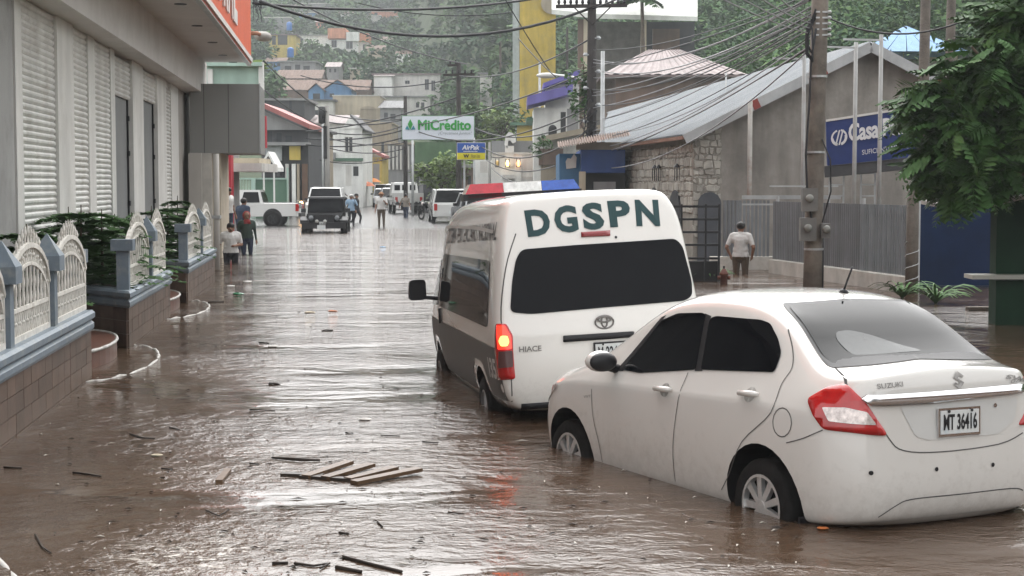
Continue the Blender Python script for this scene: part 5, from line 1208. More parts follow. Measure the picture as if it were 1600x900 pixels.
house('long white wing with a dark roof on the hill', 462, 512, 56, 80, 334, W1, 8, 'flat', W5, win=[(466, 474, 60, 66)]); house('yellow timber house with a balcony on the left slope', 420, 462, 55, 76, 318, W7, 7, 'flat', RP, win=[(434, 449, 54, 70), (425, 431, 56, 70)])
house('small dark house with a blue tank on the left slope', 414, 453, 28, 46, 355, W5, 6, 'flat', W2, win=[(420, 427, 30, 40)]); house('tiny white cottage on the wooded hill', 672, 702, 27, 37, 430, W1, 6, 'parapet', W2, win=[(677, 683, 31, 36), (687, 692, 31, 36)])
house('peach and white house high on the hill', 576, 622, 18, 27, 440, W8, 7, 'flat', W2, win=[(585, 590, 20, 25)]); house('grey walled house below the peach one', 568, 594, 25, 40, 436, W2, 6, 'flat', W2); house('grey roofed house right of the tiny cottage', 724, 762, 26, 34, 450, W5, 6, 'flat', RP)
house('long pale roofed house near the top left of the hill', 468, 520, 6, 16, 470, W5, 7, 'flat', W2); house('hill house peeping out with a rusty roof', 756, 800, 92, 106, 300, W4, 6, 'shed', RT, rise=.7); house('pale ruined cottage behind the yellow tower', 750, 768, 116, 142, 205, W2, 5, 'flat', W5)
for px, py, Y, m, lb in ((452, 42, 350, mat('tank_blue', (.04, .17, .50), .4), 'blue water tank on the left hillside house'), (749, 20, 449, W1, 'white water tank on the wooded hill'), (454, 83, 300, MATS['tank_blue'], 'blue water drum below the yellow timber house')):
    p = PD(px, py, Y); t = thing('water_tank', lb, 'tank', p); b = B(); b.lathe([(.1, 1.9), (.55, 1.7), (.62, 1.4), (.62, .1), (.6, 0)][::-1], (0, 0, -.8), 'Z', 14); b.build('drum', m, t, True)
# yellow tower
t = thing('yellow_tower', 'tall weathered yellow tower block with a pale grey edge', 'building', PD(835, 200, 150)); M_yt = mat('tower_yellow', (.50, .36, .055), .8, var=.22, scale=.35, streak=.25, dirt=(.22, .20, .13), dirtamt=.5, dscale=.5)
ppart('front', M_yt, t, 812, 868, -60, 330, 150, 5, zb=0); ppart('edge', mat('tower_edge', (.40, .44, .43), .7, streak=.2), t, 801, 811.6, -60, 330, 150.2, 4.8, zb=0)
p = PD(862, 5, 149.7); b = B(); b.lathe([(1.0, -.05), (1.0, .02)], p, 'Y', 18); b.build('round_stain', W4, t, world=True)
# white ruined facade with lamps
Yr = 92; t = thing('white_facade', 'white ruined church like facade with a scrolled bell gable', 'building', PD(795, 290, Yr))
ppart('wall', W1, t, 768, 838, 240, 320, Yr, 4, zb=-.2); ppart('wall', W1, t, 741, 768, 250, 320, Yr + .8, 3, zb=-.2); ppart('pilaster', W1, t, 789, 803, 228, 260, Yr - .1, .8); ppart('pilaster', W1, t, 804, 814, 255, 320, Yr - .25, .6, zb=0); ppart('cornice', W2, t, 785, 804, 273, 279, Yr - .5, .8); ppart('cornice', W2, t, 770, 838, 238, 241, Yr - .12, .5); ppart('stone_band', W5, t, 768, 838, 220, 239, Yr + .4, 3)
for x0, x1, y0, y1 in ((816, 834, 243, 268), (816, 832, 276, 281), (750, 762, 252, 270)): ppart('wall_panel', W2, t, x0, x1, y0, y1, Yr - .06, .1)
for k in range(4): ppart('window', MD, t, 806 + 4 * k, 808.6 + 4 * k, 284, 288, Yr - .3, .1)
b = B(); pts = [(788, 226), (790, 212), (795, 206), (801, 208), (806, 215), (806, 222), (801, 224), (797, 219), (794, 220), (793, 232)]; b.prism([PD(x, y, Yr - .1) for x, y in pts], (0, 1.0, 0)); b.build('scroll_gable', W1, t, world=True)
for px, lit in ((777, 0), (793, 1), (810, 1)):
    p = PD(px, 256, Yr - .6); l_ = thing('wall_lamp', {777: 'unlit black wall lantern on the white facade', 793: 'lit yellow wall lantern on the white facade', 810: 'lit orange wall lantern right on the white facade'}[px], 'lamp', p); b = B()
    for k in range(4): b.bar((.13 * cos(k * pi / 2 + .8), .13 * sin(k * pi / 2 + .8), -.15), (.13 * cos(k * pi / 2 + .8), .13 * sin(k * pi / 2 + .8), .3), .04, .04)
    b.box((0, 0, -.17), (.26, .26, .04)); b.build('cage', M_blk, l_)
    b = B(); b.ball((0, 0, .02), (.13, .13, .18), 10, 6); b.build('glass', mat('lamp_glow%d' % px, (.9, .6, .2), .3, emit=2.2 if lit else 0, ecol=(1, .62, .2) if px == 793 else (1, .38, .12)), l_, True)
# purple trimmed house
Yp = 88; t = thing('purple_trim_house', 'white house with purple roof edges and balconies behind the dark pole', 'house', PD(868, 290, Yp))
ppart('wall', W1, t, 834, 905, 168, 300, Yp, 6, zb=0); ppart('upper_wall', W1, t, 853, 905, 132, 170, Yp + 1, 5)
b = B(); p, q = PD(824, 165, Yp - 1.6), PD(895, 146, Yp - 1.6); b.prism([p, q, q + U3 * .5, p + U3 * .5], (0, 5, 0)); b.build('purple_eave', WP, t, world=True)
b = B(); p, q = PD(849, 137, Yp - .6), PD(906, 116, Yp - .6); b.prism([p, q, q + U3 * .25, p + U3 * .25], (0, 5, 0)); b.build('purple_eave', WP, t, world=True)
for x0, x1, y0, y1, m in ((876, 884, 175, 208, MD), (886, 904, 170, 208, W5)): ppart('door', m, t, x0, x1, y0, y1, Yp - .03, .1)
b = B(); b.prism([PD(x, y, Yp - .05) for x, y in [(857, 218), (870, 218)] + [(863.5 + 6.5 * cos(pi * i / 8), 202 - 7 * sin(pi * i / 8)) for i in range(9)]], (0, .1, 0)); b.build('arched_window', MD, t, world=True)
b = B(); p, q = PD(846, 222, Yp - 1.5), PD(945, 202, Yp - 1.5); b.prism([p, q, q + U3 * .3, p + U3 * .3], (0, 2.5, 0)); b.build('balcony', W4, t, world=True); ppart('lower_wall', W10, t, 842, 880, 232, 258, Yp - .5, 1); ppart('lower_wall', W4, t, 845, 873, 259, 300, Yp - .3, 1, zb=0)
house('narrow cream annex left of the purple trimmed house', 836, 851, 190, 300, 91.5, W2, 5, 'flat', WG, over=.5); house('mustard panelled upper room beside the tower', 808, 838, 196, 216, 112, W7, 4, 'flat', WG, zb=3, over=.5)
# blue shop
Yb = 50.5; t = thing('blue_shop', 'blue shop with a rusty eave and dark opening behind the poles', 'shop', PD(925, 290, Yb))
ppart('front_wall', WN, t, 908, 977, 234, 270, Yb, 4); ppart('side_wall', WT, t, 874, 907.6, 240, 300, Yb + .4, 4, zb=-.2); ppart('opening', MD, t, 908, 977, 270.4, 320, Yb + .5, 3, zb=-.2); ppart('door_post', W3, t, 905, 915, 268, 310, Yb - .1, .2, zb=-.2)
b = B(); pts = [(885, 264), (884, 252), (887, 247), (892, 248), (897, 240), (901, 246), (900, 262)]; b.prism([PD(x, y, Yb + .33) for x, y in pts], (0, .05, 0)); b.build('poster', W2, t, world=True)
for i in range(6):
    x0 = 872 + 19 * i; p, q = PD(x0, 232 - 3.2 * i, Yb - .6), PD(x0 + 18.6, 232 - 3.2 * (i + 1), Yb - .6); tin_sheet(p, p + Vector((0, .9, .2)), q + Vector((0, .9, .2)), q, 5, .05).build('eave_sheet', mat('rusty_eave', (.26, .20, .17), .75, var=.35, scale=2, dirt=(.20, .09, .055), dirtamt=.7, dscale=2), t, world=True)
ppart('beam', W3, t, 900, 986, 222, 234, Yb + .3, .3); ppart('counter', W5, t, 928, 962, 284, 300, Yb + .2, .3, zb=0)
# pink tin hip roof house, big white shed on the slope, gazebo
t = house('house with a wide pinkish tin hip roof above the stone hall', 962, 1142, 118, 220, 86, W10, 10, 'hip', RP, over=.8, rise=1.75, zb=1)
Yw = 118; t = thing('white_shed', 'big white roofed open shed on the slope at the top', 'building', PD(980, 120, Yw)); b = B(); q = [PD(862, 22, Yw), PD(930, 29, Yw), PD(1090, 33, Yw), PD(1090, -60, Yw + 9), PD(862, -60, Yw + 9)]; b.prism(q, (0, .1, .35)); b.build('roof', mat('shed_white', (.56, .57, .53), .6, var=.08, streak=.12), t, world=True)
for x0, x1, m in ((903, 918, W10), (912, 919, W3), (1002, 1010, W3)): ppart('column', m, t, x0, x1, 30, 100, Yw + .5 + (x0 == 903) * .3, .6, zb=4)
ppart('back_wall', mat('brick_grey', (.16, .15, .14), .85, var=.3, scale=1.5), t, 918, 1002, 34, 110, Yw + 6, .4, zb=3); ppart('back_wall', W6, t, 1006, 1085, 34, 110, Yw + 7, .4, zb=3); ppart('inner_wall', W10, t, 1020, 1062, 45, 100, Yw + 4, .4, zb=3)
Yz = 88; t = thing('blue_gazebo', 'gazebo with a light blue pyramid roof on the green slope', 'gazebo', PD(1432, 110, Yz)); c = PD(1434, 80, Yz); hw = (PD(1514, 80, Yz).x - PD(1352, 80, Yz).x) / 2; ztp = YZ(42, Yz); zlo = YZ(80, Yz)
M_gz = mat('gazebo_blue', (.16, .33, .56), .5, var=.12, streak=.15); A = [Vector((c.x + i * hw, Yz + hw + j * hw, zlo)) for i, j in ((-1, -1), (1, -1), (1, 1), (-1, 1))]; tp_ = Vector((c.x, Yz + hw, ztp + .35))
for i in range(4):
    p, q = A[i], A[(i + 1) % 4]
    for k in range(5):
        u0, u1 = k / 5, (k + 1) / 5 - .01; b = B(); b.add([p.lerp(q, u0), p.lerp(q, u1), tp_ + (p.lerp(q, u1) - tp_) * .02, tp_ + (p.lerp(q, u0) - tp_) * .02], [(0, 1, 2, 3)]); b.build('roof_sheet', M_gz, t, world=True)
for i, j in ((-1, -1), (1, -1), (1, 1), (-1, 1)): b = B(); b.box((c.x + i * hw * .75, Yz + hw + j * hw * .75, zlo - 1.4), (.4, .4, 2.9)); b.build('column', W3, t, world=True)
b = B(); b.box((c.x, Yz + hw, zlo - 2.6), (hw * 1.7, hw * 1.7, .5)); b.build('base', W5, t, world=True)
# green sheeted lot and hoardings
t = thing('green_lot', 'green sheet hoarding over a dark doorway behind the small tree', 'hoarding', PD(670, 320, 112)); ppart('sheet', mat('green_sheet', (.075, .14, .07), .7, streak=.2), t, 648, 712, 222, 256, 112, 3); ppart('wall', W6, t, 642, 720, 254, 325, 112.4, 4, zb=0); ppart('pillar', W5, t, 655, 661, 262, 325, 112, .5, zb=0)
t = house('small brick coloured house right of the little tree', 722, 746, 262, 320, 100, W10, 5, 'flat', W5, doors=[(731, 736, 275, 310, MD)])
def hoarding(label, x0, x1, y0, y1, Y, face, border, posts):
    t = thing('street_sign', label, 'sign', PD((x0 + x1) / 2, 320, Y)); ppart('box', border, t, x0 - .8, x1 + .8, y0 - .8, y1 + .8, Y, .35); ppart('face', face, t, x0, x1, y0, y1, Y - .03, .05)
    for px in posts: ppart('post', M_steel, t, px, px + 3, y1, 330, Y + .1, .12, zb=-.2)
    return t
def sign_text(t, s, x0, x1, y0, y1, Y, m, bold=.03, shear=0):
    return on_plane(text_mesh(s, 1, m, extrude=0, shear=shear, fat=bold), t, PD(x0, y1, Y), Vector((1, 0, 0)), U3, off=Vector((0, -.015, 0)), w_=PD(x1, y0, Y).x - PD(x0, y0, Y).x, h_=YZ(y0, Y) - YZ(y1, Y))
Yh = 80; t = hoarding('white MiCrédito hoarding with green letters over the street', 628.5, 740.5, 181.5, 218, Yh, mat('hoarding_white', (.62, .66, .72), .4, var=.04), mat('hoarding_green', (.10, .26, .12), .5), ())
G1 = mat('logo_green', (.035, .30, .055), .5, var=.1); G2 = mat('logo_teal', (.04, .22, .28), .5, var=.1); GY = mat('slogan_grey', (.20, .23, .24), .5)
sign_text(t, 'MiCredito', 653, 736, 187, 203.5, Yh - .06, G1, .035); b = B(); b.prism([PD(x, y, Yh - .08) for x, y in ((696, 189), (698, 186), (701, 186.5), (698.5, 190))], (0, .02, 0)); b.build('accent', G1, t, world=True); sign_text(t, '¡Crecemos Juntos!', 685, 737, 205.5, 211.5, Yh - .06, GY, .0, .25)
for pts, m in ((((641, 186), (645, 194), (641, 203), (637, 194)), G1), (((636, 196), (640, 203), (633, 202)), G2), (((646, 196), (649, 202), (642, 203)), G2)):
    b = B(); b.prism([PD(x, y, Yh - .07) for x, y in pts], (0, .03, 0)); b.build('logo', m, t, world=True)
Yh = 77; t = hoarding('small AirPak sign, blue above and yellow below, under the hoarding', 714.5, 758, 223.5, 249, Yh, mat('sign_blue', (.025, .09, .36), .4, var=.05), M_white, (724,))
ppart('face', mat('sign_yellow', (.62, .55, .03), .4, var=.05), t, 714.5, 758, 238.8, 249, Yh - .045, .06); sign_text(t, 'AirPak', 722, 749, 226.5, 234, Yh - .06, M_sw, .03, .2); sign_text(t, 'W', 724, 733, 241, 246.5, Yh - .08, M_blk, .06); sign_text(t, 'Western Union', 736, 750, 240.5, 247, Yh - .08, M_blk, .0); sign_text(t, 'transferencias', 724, 746, 235.2, 237.4, Yh - .06, M_sw)
# ------------------------------------------------------------ single trees in the town
for lb, px, Y, ytop, rx, rz, m, n, sz in (('small yellow green tree beside the green sheet hoarding', 690, 100, 246, 1.5, 1.6, M_leafy, 1500, .2), ('young tree filling the gap under the hoarding', 706, 104, 262, 1.0, 1.3, M_leafm, 900, .18),
    ('broad green tree behind the MiCrédito hoarding', 757, 140, 140, 3.3, 2.8, M_leafm, 1900, .36), ('second green tree left of the yellow tower', 785, 136, 165, 2.4, 2.3, M_leafy, 1300, .32), ('dark tree rising over the hoarding post', 735, 152, 158, 2.4, 2.4, M_leafd, 1200, .34),
    ('round tree in front of the white hill house', 494, 318, 58, 5, 4.2, M_leafm, 1500, .7), ('bushy tree right of the coral annex', 572, 322, 82, 5.5, 3.6, M_leafm, 1500, .7), ('dark bush below the hill house', 548, 300, 86, 4.0, 3.0, M_leafd, 1000, .6), ('tree in the gap left of the brown roofs', 424, 200, 108, 2.6, 3.4, M_leafd, 1000, .45), ('tree between the grey upper house and the hill', 612, 262, 92, 5, 3.4, M_leafm, 1400, .55), ('leafy tree above the grey upper house', 652, 270, 86, 4.5, 3.6, M_leafd, 1400, .55)):
    p = PD(px, ytop, Y); zt = p.z; zg = min(hgt(p.x, Y), zt - 2 * rz); tree('town_tree', lb, (p.x, Y, zg), zt - zg, rx, rz, m, n, sz, group='trees among the houses', seed=int(px))
def palm(label, px, Y, ytop, L_, n=14, m=M_leafm):
    p = PD(px, ytop, Y); zg = hgt(p.x, Y); h_ = p.z - zg; t = thing('palm_tree', label, 'tree', (p.x, Y, zg)); b = B(); b.tube([(0, 0, 0), (.15, 0, h_ * .5), (0, 0, h_)], [.22, .16, .12], 8); b.build('trunk', M_bark, t, True); rg = random.Random(px)
    for k in range(n):
        a = 2 * pi * k / n + rg.uniform(-.2, .2); f = frond_mesh(L_, 16, k, m); rise = rg.uniform(-.9, .1)
        put('frond', f.mesh('frond', m), t, loc=(0, 0, h_), rot=(0, rise, a))
palm('palm drooping behind the pale green panel', 358, 66, 116, 1.5, m=M_leafy); palm('slim palm standing against the hill left of the yellow tower', 781, 190, 44, 2.6); palm('palm hanging over the white shed roof', 1003, 116, -3, 2.2, m=M_leafd)
def vine(label, px, py, Y, r, n):
    p = PD(px, py, Y); t = thing('creeper', label, 'plant', p, group=None); b = B(); leaf_cloud(b, (0, 0, 0), r, n, .12, random.Random(px)); put('foliage', b.mesh('foliage', M_leafd), t, kind='stuff'); b = B(); b.tube([(0, .1, -r[2] * 1.5), (.05, .1, 0), (0, .1, r[2])], .02, 5); b.build('stem', M_bark, t)
vine('dark creeper wrapped round the tall dark pole', 912, 150, 55.6, (.38, .3, 1.1), 500); vine('small bush on the balcony edge', 848, 232, 85, (.5, .4, .7), 260)

# more small houses scattered over the slope
rh = random.Random(31); seen = set(); WC = {'white': W1, 'cream': W3, 'grey': W5, 'tan': W4, 'blue': W9, 'coral': W8}; RC = {'rusty': RT, 'pinkish tin': RP, 'flat pale': W2}
for i, (px, py, Y) in enumerate(((604, 62, 350), (640, 48, 380), (700, 66, 345), (735, 88, 300), (612, 100, 290), (690, 14, 470), (640, 8, 480), (540, 22, 430), (502, 34, 400), (430, 96, 280), (770, 60, 350), (720, 118, 262), (668, 92, 310), (752, 4, 480), (588, 76, 310), (628, 26, 440), (664, 64, 350), (710, 40, 400), (446, 10, 450), (520, 104, 250), (560, 108, 255), (742, 50, 385), (790, 128, 250), (630, 84, 300), (480, 20, 440))):
    cn = list(WC)[(i * 5 + i // 6) % 6]; rn = list(RC)[(i + i // 3) % 3]; row = 'high up' if py < 35 else 'halfway up' if py < 85 else 'low down'; cl = 'above the orange fascia' if px < 520 else 'above the white street house' if px < 620 else 'above the hoarding' if px < 720 else 'left of the yellow tower'
    for c2 in [cn] + list(WC):
        if (c2, rn, row, cl) not in seen: cn = c2; seen.add((cn, rn, row, cl)); break
    w_ = rh.uniform(16, 30); h_ = rh.uniform(9, 14); house('%s hillside house with %s roof, %s %s' % (cn, rn, row, cl), px - w_ / 2, px + w_ / 2, py, py + h_, Y, WC[cn], 6, 'flat' if rn == 'flat pale' else 'gable_x', RC[rn], win=[(px - w_ * .3, px - w_ * .12, py + h_ * .25, py + h_ * .7), (px + w_ * .1, px + w_ * .28, py + h_ * .25, py + h_ * .7)], rise=.9, name='hillside_house', group='houses on the hillside')
# ------------------------------------------------------------ vehicles farther up the street
def pillow(b, pts, W, rnd=.07, k=.955):
    """side outline (x,z) given width W, edges rounded towards the flanks"""
    cx = sum(p[0] for p in pts) / len(pts); cz = sum(p[1] for p in pts) / len(pts); n = len(pts); o = len(b.v)
    for y, s in ((-W / 2, k), (-W / 2 + rnd, 1), (W / 2 - rnd, 1), (W / 2, k)): b.v += [(cx + (p[0] - cx) * s, y, cz + (p[1] - cz) * s) for p in pts]
    for i in range(3):
        for j in range(n): q = (j + 1) % n; b.f.append((o + i * n + j, o + i * n + q, o + (i + 1) * n + q, o + (i + 1) * n + j))
    b.f += [tuple(o + j for j in range(n)), tuple(o + 3 * n + j for j in range(n))]
def cabin(b, x0, x1, xt0, xt1, z0, z1, W, Wt):
    b.add([(x0, -W / 2, z0), (x1, -W / 2, z0), (x1, W / 2, z0), (x0, W / 2, z0), (xt0, -Wt / 2, z1), (xt1, -Wt / 2, z1), (xt1, Wt / 2, z1), (xt0, Wt / 2, z1)], [(3, 2, 1, 0), (4, 5, 6, 7), (0, 1, 5, 4), (1, 2, 6, 5), (2, 3, 7, 6), (3, 0, 4, 7)])
P_w2 = paint('far_white_paint', (.62, .62, .60)); P_sil = paint('silver_paint', (.32, .33, .34)); P_blk = mat('black_paint', (.005, .005, .006), .8, var=.1, spec=.05); P_gry = paint('dark_grey_paint', (.10, .105, .11))
def simple_car(label, loc, rz, L, W, zb, zt, cab, m, R=.34, ax=None, cat='car', name='parked_car', group=None, low=.32, hood=None, lamps=None, plate=True, pickup=False):
    t = thing(name, label, cat, loc, rz, group); x0, x1 = -L / 2, L / 2; ax = ax or (-L * .28, L * .31); hood = hood or zb
    side = [(x0 + .04, low), (x1 - .1, low), (x1, low + .2), (x1 - .02, hood - .14), (x1 - .15, hood - .02), (cab[1], zb), (cab[0], zb), (x0 + .06, zb), (x0, zb - .12), (x0, low + .12)]
    b = B(); pillow(b, side, W); bo = b.build('body', m, t, False)
    x_0, x_1, xt0, xt1 = cab; Wc, Wt = W * .95, W * .80
    b = B(); cabin(b, x_0, x_1, xt0, xt1, zb - .01, zt - .05, Wc - .02, Wt - .02); b.build('window_glass', M_glass, t)
    b = B(); cabin(b, xt0 - .04, xt1 + .04, xt0 + .06, xt1 - .1, zt - .06, zt, Wt + .02, Wt - .2); b.build('roof', m, t)
    for sy in (-1, 1):
        for (xb, xt) in ((x_0, xt0), (x_1, xt1), ((x_0 + x_1) / 2, (xt0 + xt1) / 2)):
            b = B(); b.bar((xb, sy * Wc / 2, zb - .02), (xt, sy * Wt / 2, zt - .04), .07, .09); b.build('pillar', m, t)
        for k, xa in enumerate(ax):
            b = B(); b.lathe([(R * 1.17, 0), (R * 1.17, .012)], (xa, sy * (W / 2 - .012 * (sy < 0)) - (0 if sy > 0 else 0), R), 'Y', 20); b.build('wheel_arch', M_dark, t)
            wheel(t, xa, sy * (W / 2 - .075), R, R, .2, R * .62, sy, 6)
        b = B(); b.box((x1 * .35 if pickup else xt1 - .1, sy * (W / 2 + .1), zb + .08), (.1, .18, .13)); b.build('door_mirror', M_blk, t)
        b = B(); b.box((x0 - .005, sy * (W / 2 - .14), (zb + low) / 2 + .12), (.05, .16, .34)); b.build('tail_lamp', M_red, t)
        b = B(); b.box((x1 - .03, sy * (W / 2 - .22), hood - .22), (.08, .30, .15)); b.build('headlamp', M_lens, t)
    b = B(); b.box((x1 - .0, 0, hood - .25), (.04, W * .45, .13)); b.build('grille', M_blk, t)
    for xe in (x0, x1): b = B(); b.box((xe, 0, low + .13), (.08, W * .92, .2)); b.build('bumper', M_blk if pickup else m, t); b = B(); b.box((xe + (.05 if xe > 0 else -.05), 0, low + .22), (.01, .34, .16)); b.build('number_plate', M_plate, t)
    return t
def at_px(px, py, z=None, Y=None):
    p = G(px, py, 0) if Y is None else PD(px, py, Y)
    p.z = (hgt(p.x, p.y) + .014) if z is None else z; return p
# white pickup seen from the side, tail to the right
p = PD(424, 340, 77); t = thing('pickup_truck', 'white double cab pickup crossing the flood behind the wading people', 'pickup', (p.x, p.y, -.02), pi)
L, W = 5.3, 1.85; x0 = -(PD(470, 340, 77).x - p.x)
b = B(); pillow(b, [(x0, .50), (x0 + 5.2, .45), (x0 + 5.3, .7), (x0 + 5.2, .98), (x0 + 3.9, 1.13), (x0 + 1.62, 1.13), (x0 + .03, 1.13), (x0, 1.0)], W); b.build('body', P_w2, t)
b = B(); cabin(b, x0 + 1.66, x0 + 4.1, x0 + 1.85, x0 + 3.4, 1.10, 1.76, W * .93, W * .78); b.build('cab', P_w2, t)
for sy in (-1, 1):
    for a_, c_ in ((x0 + 1.78, x0 + 2.72), (x0 + 2.80, x0 + 3.72)):
        b = B(); ys = sy * W * .475; yt = sy * W * .405; b.add([(a_ + .05, ys, 1.16), (c_, ys, 1.16), (c_ - .12 - (.25 if c_ > x0 + 3 else 0), yt, 1.66), (a_ + .14, yt, 1.66)], [(0, 1, 2, 3)]); b.build('side_window', M_glass, t)
    for xa in (x0 + 1.22, x0 + 4.25):
        b = B(); b.lathe([(.46, 0), (.46, .012)], (xa, sy * (W / 2) - .006, .42), 'Y', 22); b.build('wheel_arch', M_dark, t); wheel(t, xa, sy * (W / 2 - .07), .38, .385, .24, .24, sy, 6, rim=M_blk)
    b = B(); b.box((x0 + .05, sy * (W / 2 - .06), .92), (.16, .14, .34), 0, 0, -.25 * 0); b.build('tail_lamp', M_red, t)
b = B(); b.box((x0 + .82, 0, 1.135), (1.5, W * .86, .03)); b.build('load_bed', M_blk, t)
b = B(); b.add([(x0 + 1.655, -W * .42, 1.18), (x0 + 1.655, W * .42, 1.18), (x0 + 1.80, W * .36, 1.66), (x0 + 1.80, -W * .36, 1.66)], [(0, 1, 2, 3)]); b.build('rear_window', M_glass, t)
b = B(); b.box((x0 - .04, 0, .58), (.14, W * .9, .16)); b.build('bumper', M_blk, t)
b = B(); b.box((x0 + 2.2, -W / 2 - .01, 1.02), (.2, .03, .04)); b.box((x0 + 2.2, W / 2 + .01, 1.02), (.2, .03, .04)); b.build('door_handle', P_w2, t)
# black off-roader coming through the water
p = G(505, 365); t = thing('black_jeep', 'black boxy off road vehicle ploughing through the flood towards us', 'jeep', (p.x, p.y + .3, -.30), -pi / 2 + .06)
b = B(); pillow(b, [(-3.6, .55), (-.15, .55), (-.1, 1.02), (-.2, 1.08), (-1.25, 1.14), (-3.6, 1.14)], 1.45, .05); b.build('body', P_blk, t)
b = B(); cabin(b, -3.5, -1.25, -3.45, -1.55, 1.12, 1.72, 1.52, 1.42); b.build('cab', P_blk, t)
b = B(); b.add([(-1.26, -.68, 1.17), (-1.26, .68, 1.17), (-1.53, .63, 1.66), (-1.53, -.63, 1.66)], [(0, 1, 2, 3)]); b.v = [(x + .035, y, z) for x, y, z in b.v]; b.build('windscreen', M_glass, t)
b = B(); cabin(b, -3.55, -1.45, -3.5, -1.5, 1.71, 1.78, 1.52, 1.46); b.build('hard_top', M_blk, t)
b = B(); b.box((-.08, 0, .88), (.06, .78, .36)); b.build('grille', M_blk, t)
for k in range(7): b = B(); b.box((-.045, -.30 + .1 * k, .90), (.02, .045, .26)); b.build('grille_slot', M_dark, t)
for sy in (-1, 1):
    b = B(); b.lathe([(.001, .0), (.10, 0), (.11, -.05)], (-.035, sy * .53, .93), 'X', 16); b.build('headlamp', mat('jeep_lamp', (.14, .15, .16), .1, coat=1), t, True)
    b = B(); pillow(b, [(-1.25, .80), (-.95, .98), (-.25, .98), (.02, .84), (.02, .70), (-.2, .86), (-.9, .86), (-1.15, .70)], .36, .03); b.v = [(x, y + sy * .80, z) for x, y, z in b.v]; b.build('fender', M_blk, t)
    b = B(); b.box((-1.3, sy * .92, 1.22), (.12, .2, .17)); b.build('door_mirror', M_blk, t)
    for xa in (-.55, -2.95): wheel(t, xa, sy * .80, .40, .42, .27, .22, sy, 5, rim=M_blk)
b = B(); b.box((.08, 0, .62), (.2, 1.75, .24)); b.build('bumper', M_blk, t)
for sy in (-.28, .05): b = B(); b.lathe([(.001, .02), (.07, .02), (.075, -.03)], (.2, sy, .80), 'X', 12); b.build('fog_lamp', mat('fog_lens', (.4, .4, .38), .15), t, True)
b = B(); b.box((.19, -.10, .56), (.012, .34, .17)); fo = b.build('number_plate', M_plate, t); b = B(); b.box((.17, -.05, .72), (.02, .28, .12)); b.build('winch_tag', M_plate, t)
simple_car('white sport utility vehicle right behind the black off roader', at_px(510, 325, Y=84), -pi / 2 + .05, 4.6, 1.85, 1.08, 1.80, (-2.2, .95, -2.0, .35), P_w2, cat='suv', hood=1.05)
simple_car('silver hatchback far left up the street', at_px(486, 310, Y=106), -pi / 2 - .15, 4.0, 1.7, .95, 1.6, (-1.9, .9, -1.5, .3), P_sil, hood=.92)
simple_car('white minivan parked at the right kerb before the van', at_px(702, 345, Y=83), pi / 2 + .10, 4.9, 1.95, 1.05, 1.72, (-2.4, 1.5, -2.2, .6), P_w2, cat='minivan', hood=1.0)
simple_car('grey car half hidden behind the van roof', at_px(745, 345, Y=74), pi / 2 + .2, 4.3, 1.75, .98, 1.62, (-1.9, 1.1, -1.5, .4), P_sil, hood=.94)
simple_car('white car among the parked cars on the far right', at_px(600, 310, Y=136), -pi / 2 + .1, 4.5, 1.8, 1.05, 1.75, (-2.1, .9, -1.9, .3), P_w2, hood=1.0)
simple_car('low silver car in front of the far white car', at_px(600, 312, Y=126), -pi / 2 + .1, 4.2, 1.7, .92, 1.45, (-1.7, .8, -1.1, .2), P_sil, hood=.88)
simple_car('dark car parked nose out beside the pickup with the bed', at_px(613, 320, Y=117), -pi / 2 + .12, 4.2, 1.75, .95, 1.55, (-1.8, .9, -1.4, .2), P_gry, hood=.92)
# white pickup with bed seen from behind, three rear panes
p = at_px(633, 333, Y=104); t = simple_car('white pickup with a dropside bed seen from behind', p, pi / 2 + .16, 5.0, 1.85, 1.0, 2.0, (.1, 1.9, .25, 1.4), P_w2, R=.40, cat='pickup', low=.55, hood=1.05, pickup=True, ax=(-1.35, 1.5))
b = B(); b.box((-1.2, 0, 1.05), (2.6, 1.9, .55)); b.build('cargo_bed', P_w2, t); b = B(); b.add([(.06, -.86, 1.3), (.06, .86, 1.3), (.2, .78, 1.98), (.2, -.78, 1.98)], [(0, 1, 2, 3)]); b.build('cab_back', P_w2, t)
for k in (-.5, 0, .5): b = B(); b.box((.08, k, 1.66), (.04, .36, .34)); b.build('rear_pane', M_glass, t)
for k in range(8): b = B(); b.box((-2.53, -.84 + .24 * k, .80), (.04, .08, .16)); b.build('tailgate_hook', P_w2, t)
# truck with a white tarpaulin
p = at_px(612, 300, Y=158); t = thing('tarp_truck', 'lorry with a white tarpaulin hood far up the street', 'truck', p, pi / 2 + .3); b = B()
n = 10; b.prism([(-3, 1.15 * cos(pi * i / n) * 1.45, 2.0 + .55 * sin(pi * i / n)) for i in range(n + 1)], (5.5, 0, 0)); b.build('tarpaulin', mat('white_tarp', (.60, .60, .57), .6, var=.06), t)
b = B(); b.box((-.3, 0, 1.0), (5.6, 2.3, .5)); b.build('flatbed', W5, t); b = B(); b.box((3.3, 0, 1.35), (1.4, 2.2, 1.5)); b.build('cab', P_w2, t)
for k in (-1, 1):
    for xa in (-2, 3): wheel(t, xa, k * 1.0, .45, .45, .3, .25, k, 5)
    for xa in (-3, -1, 1, 2.4): b = B(); b.bar((xa, k * 1.15, 1.2), (xa, k * 1.15, 2.1), .08, .08); b.build('hoop_post', W5, t)
def parasol(label, px, py, Y, r, m):
    p = PD(px, py, Y); zg = hgt(p.x, Y); t = thing('market_parasol', label, 'parasol', (p.x, Y, zg), group=None); h_ = p.z - zg; b = B(); b.cyl((0, 0, 0), (0, 0, h_), .03, n=6); b.build('pole', M_steel, t)
    b = B(); b.lathe([(r, h_ - .4), (r * .6, h_ - .12), (.02, h_)], (0, 0, 0), 'Z', 10, False); b.build('canopy', m, t)
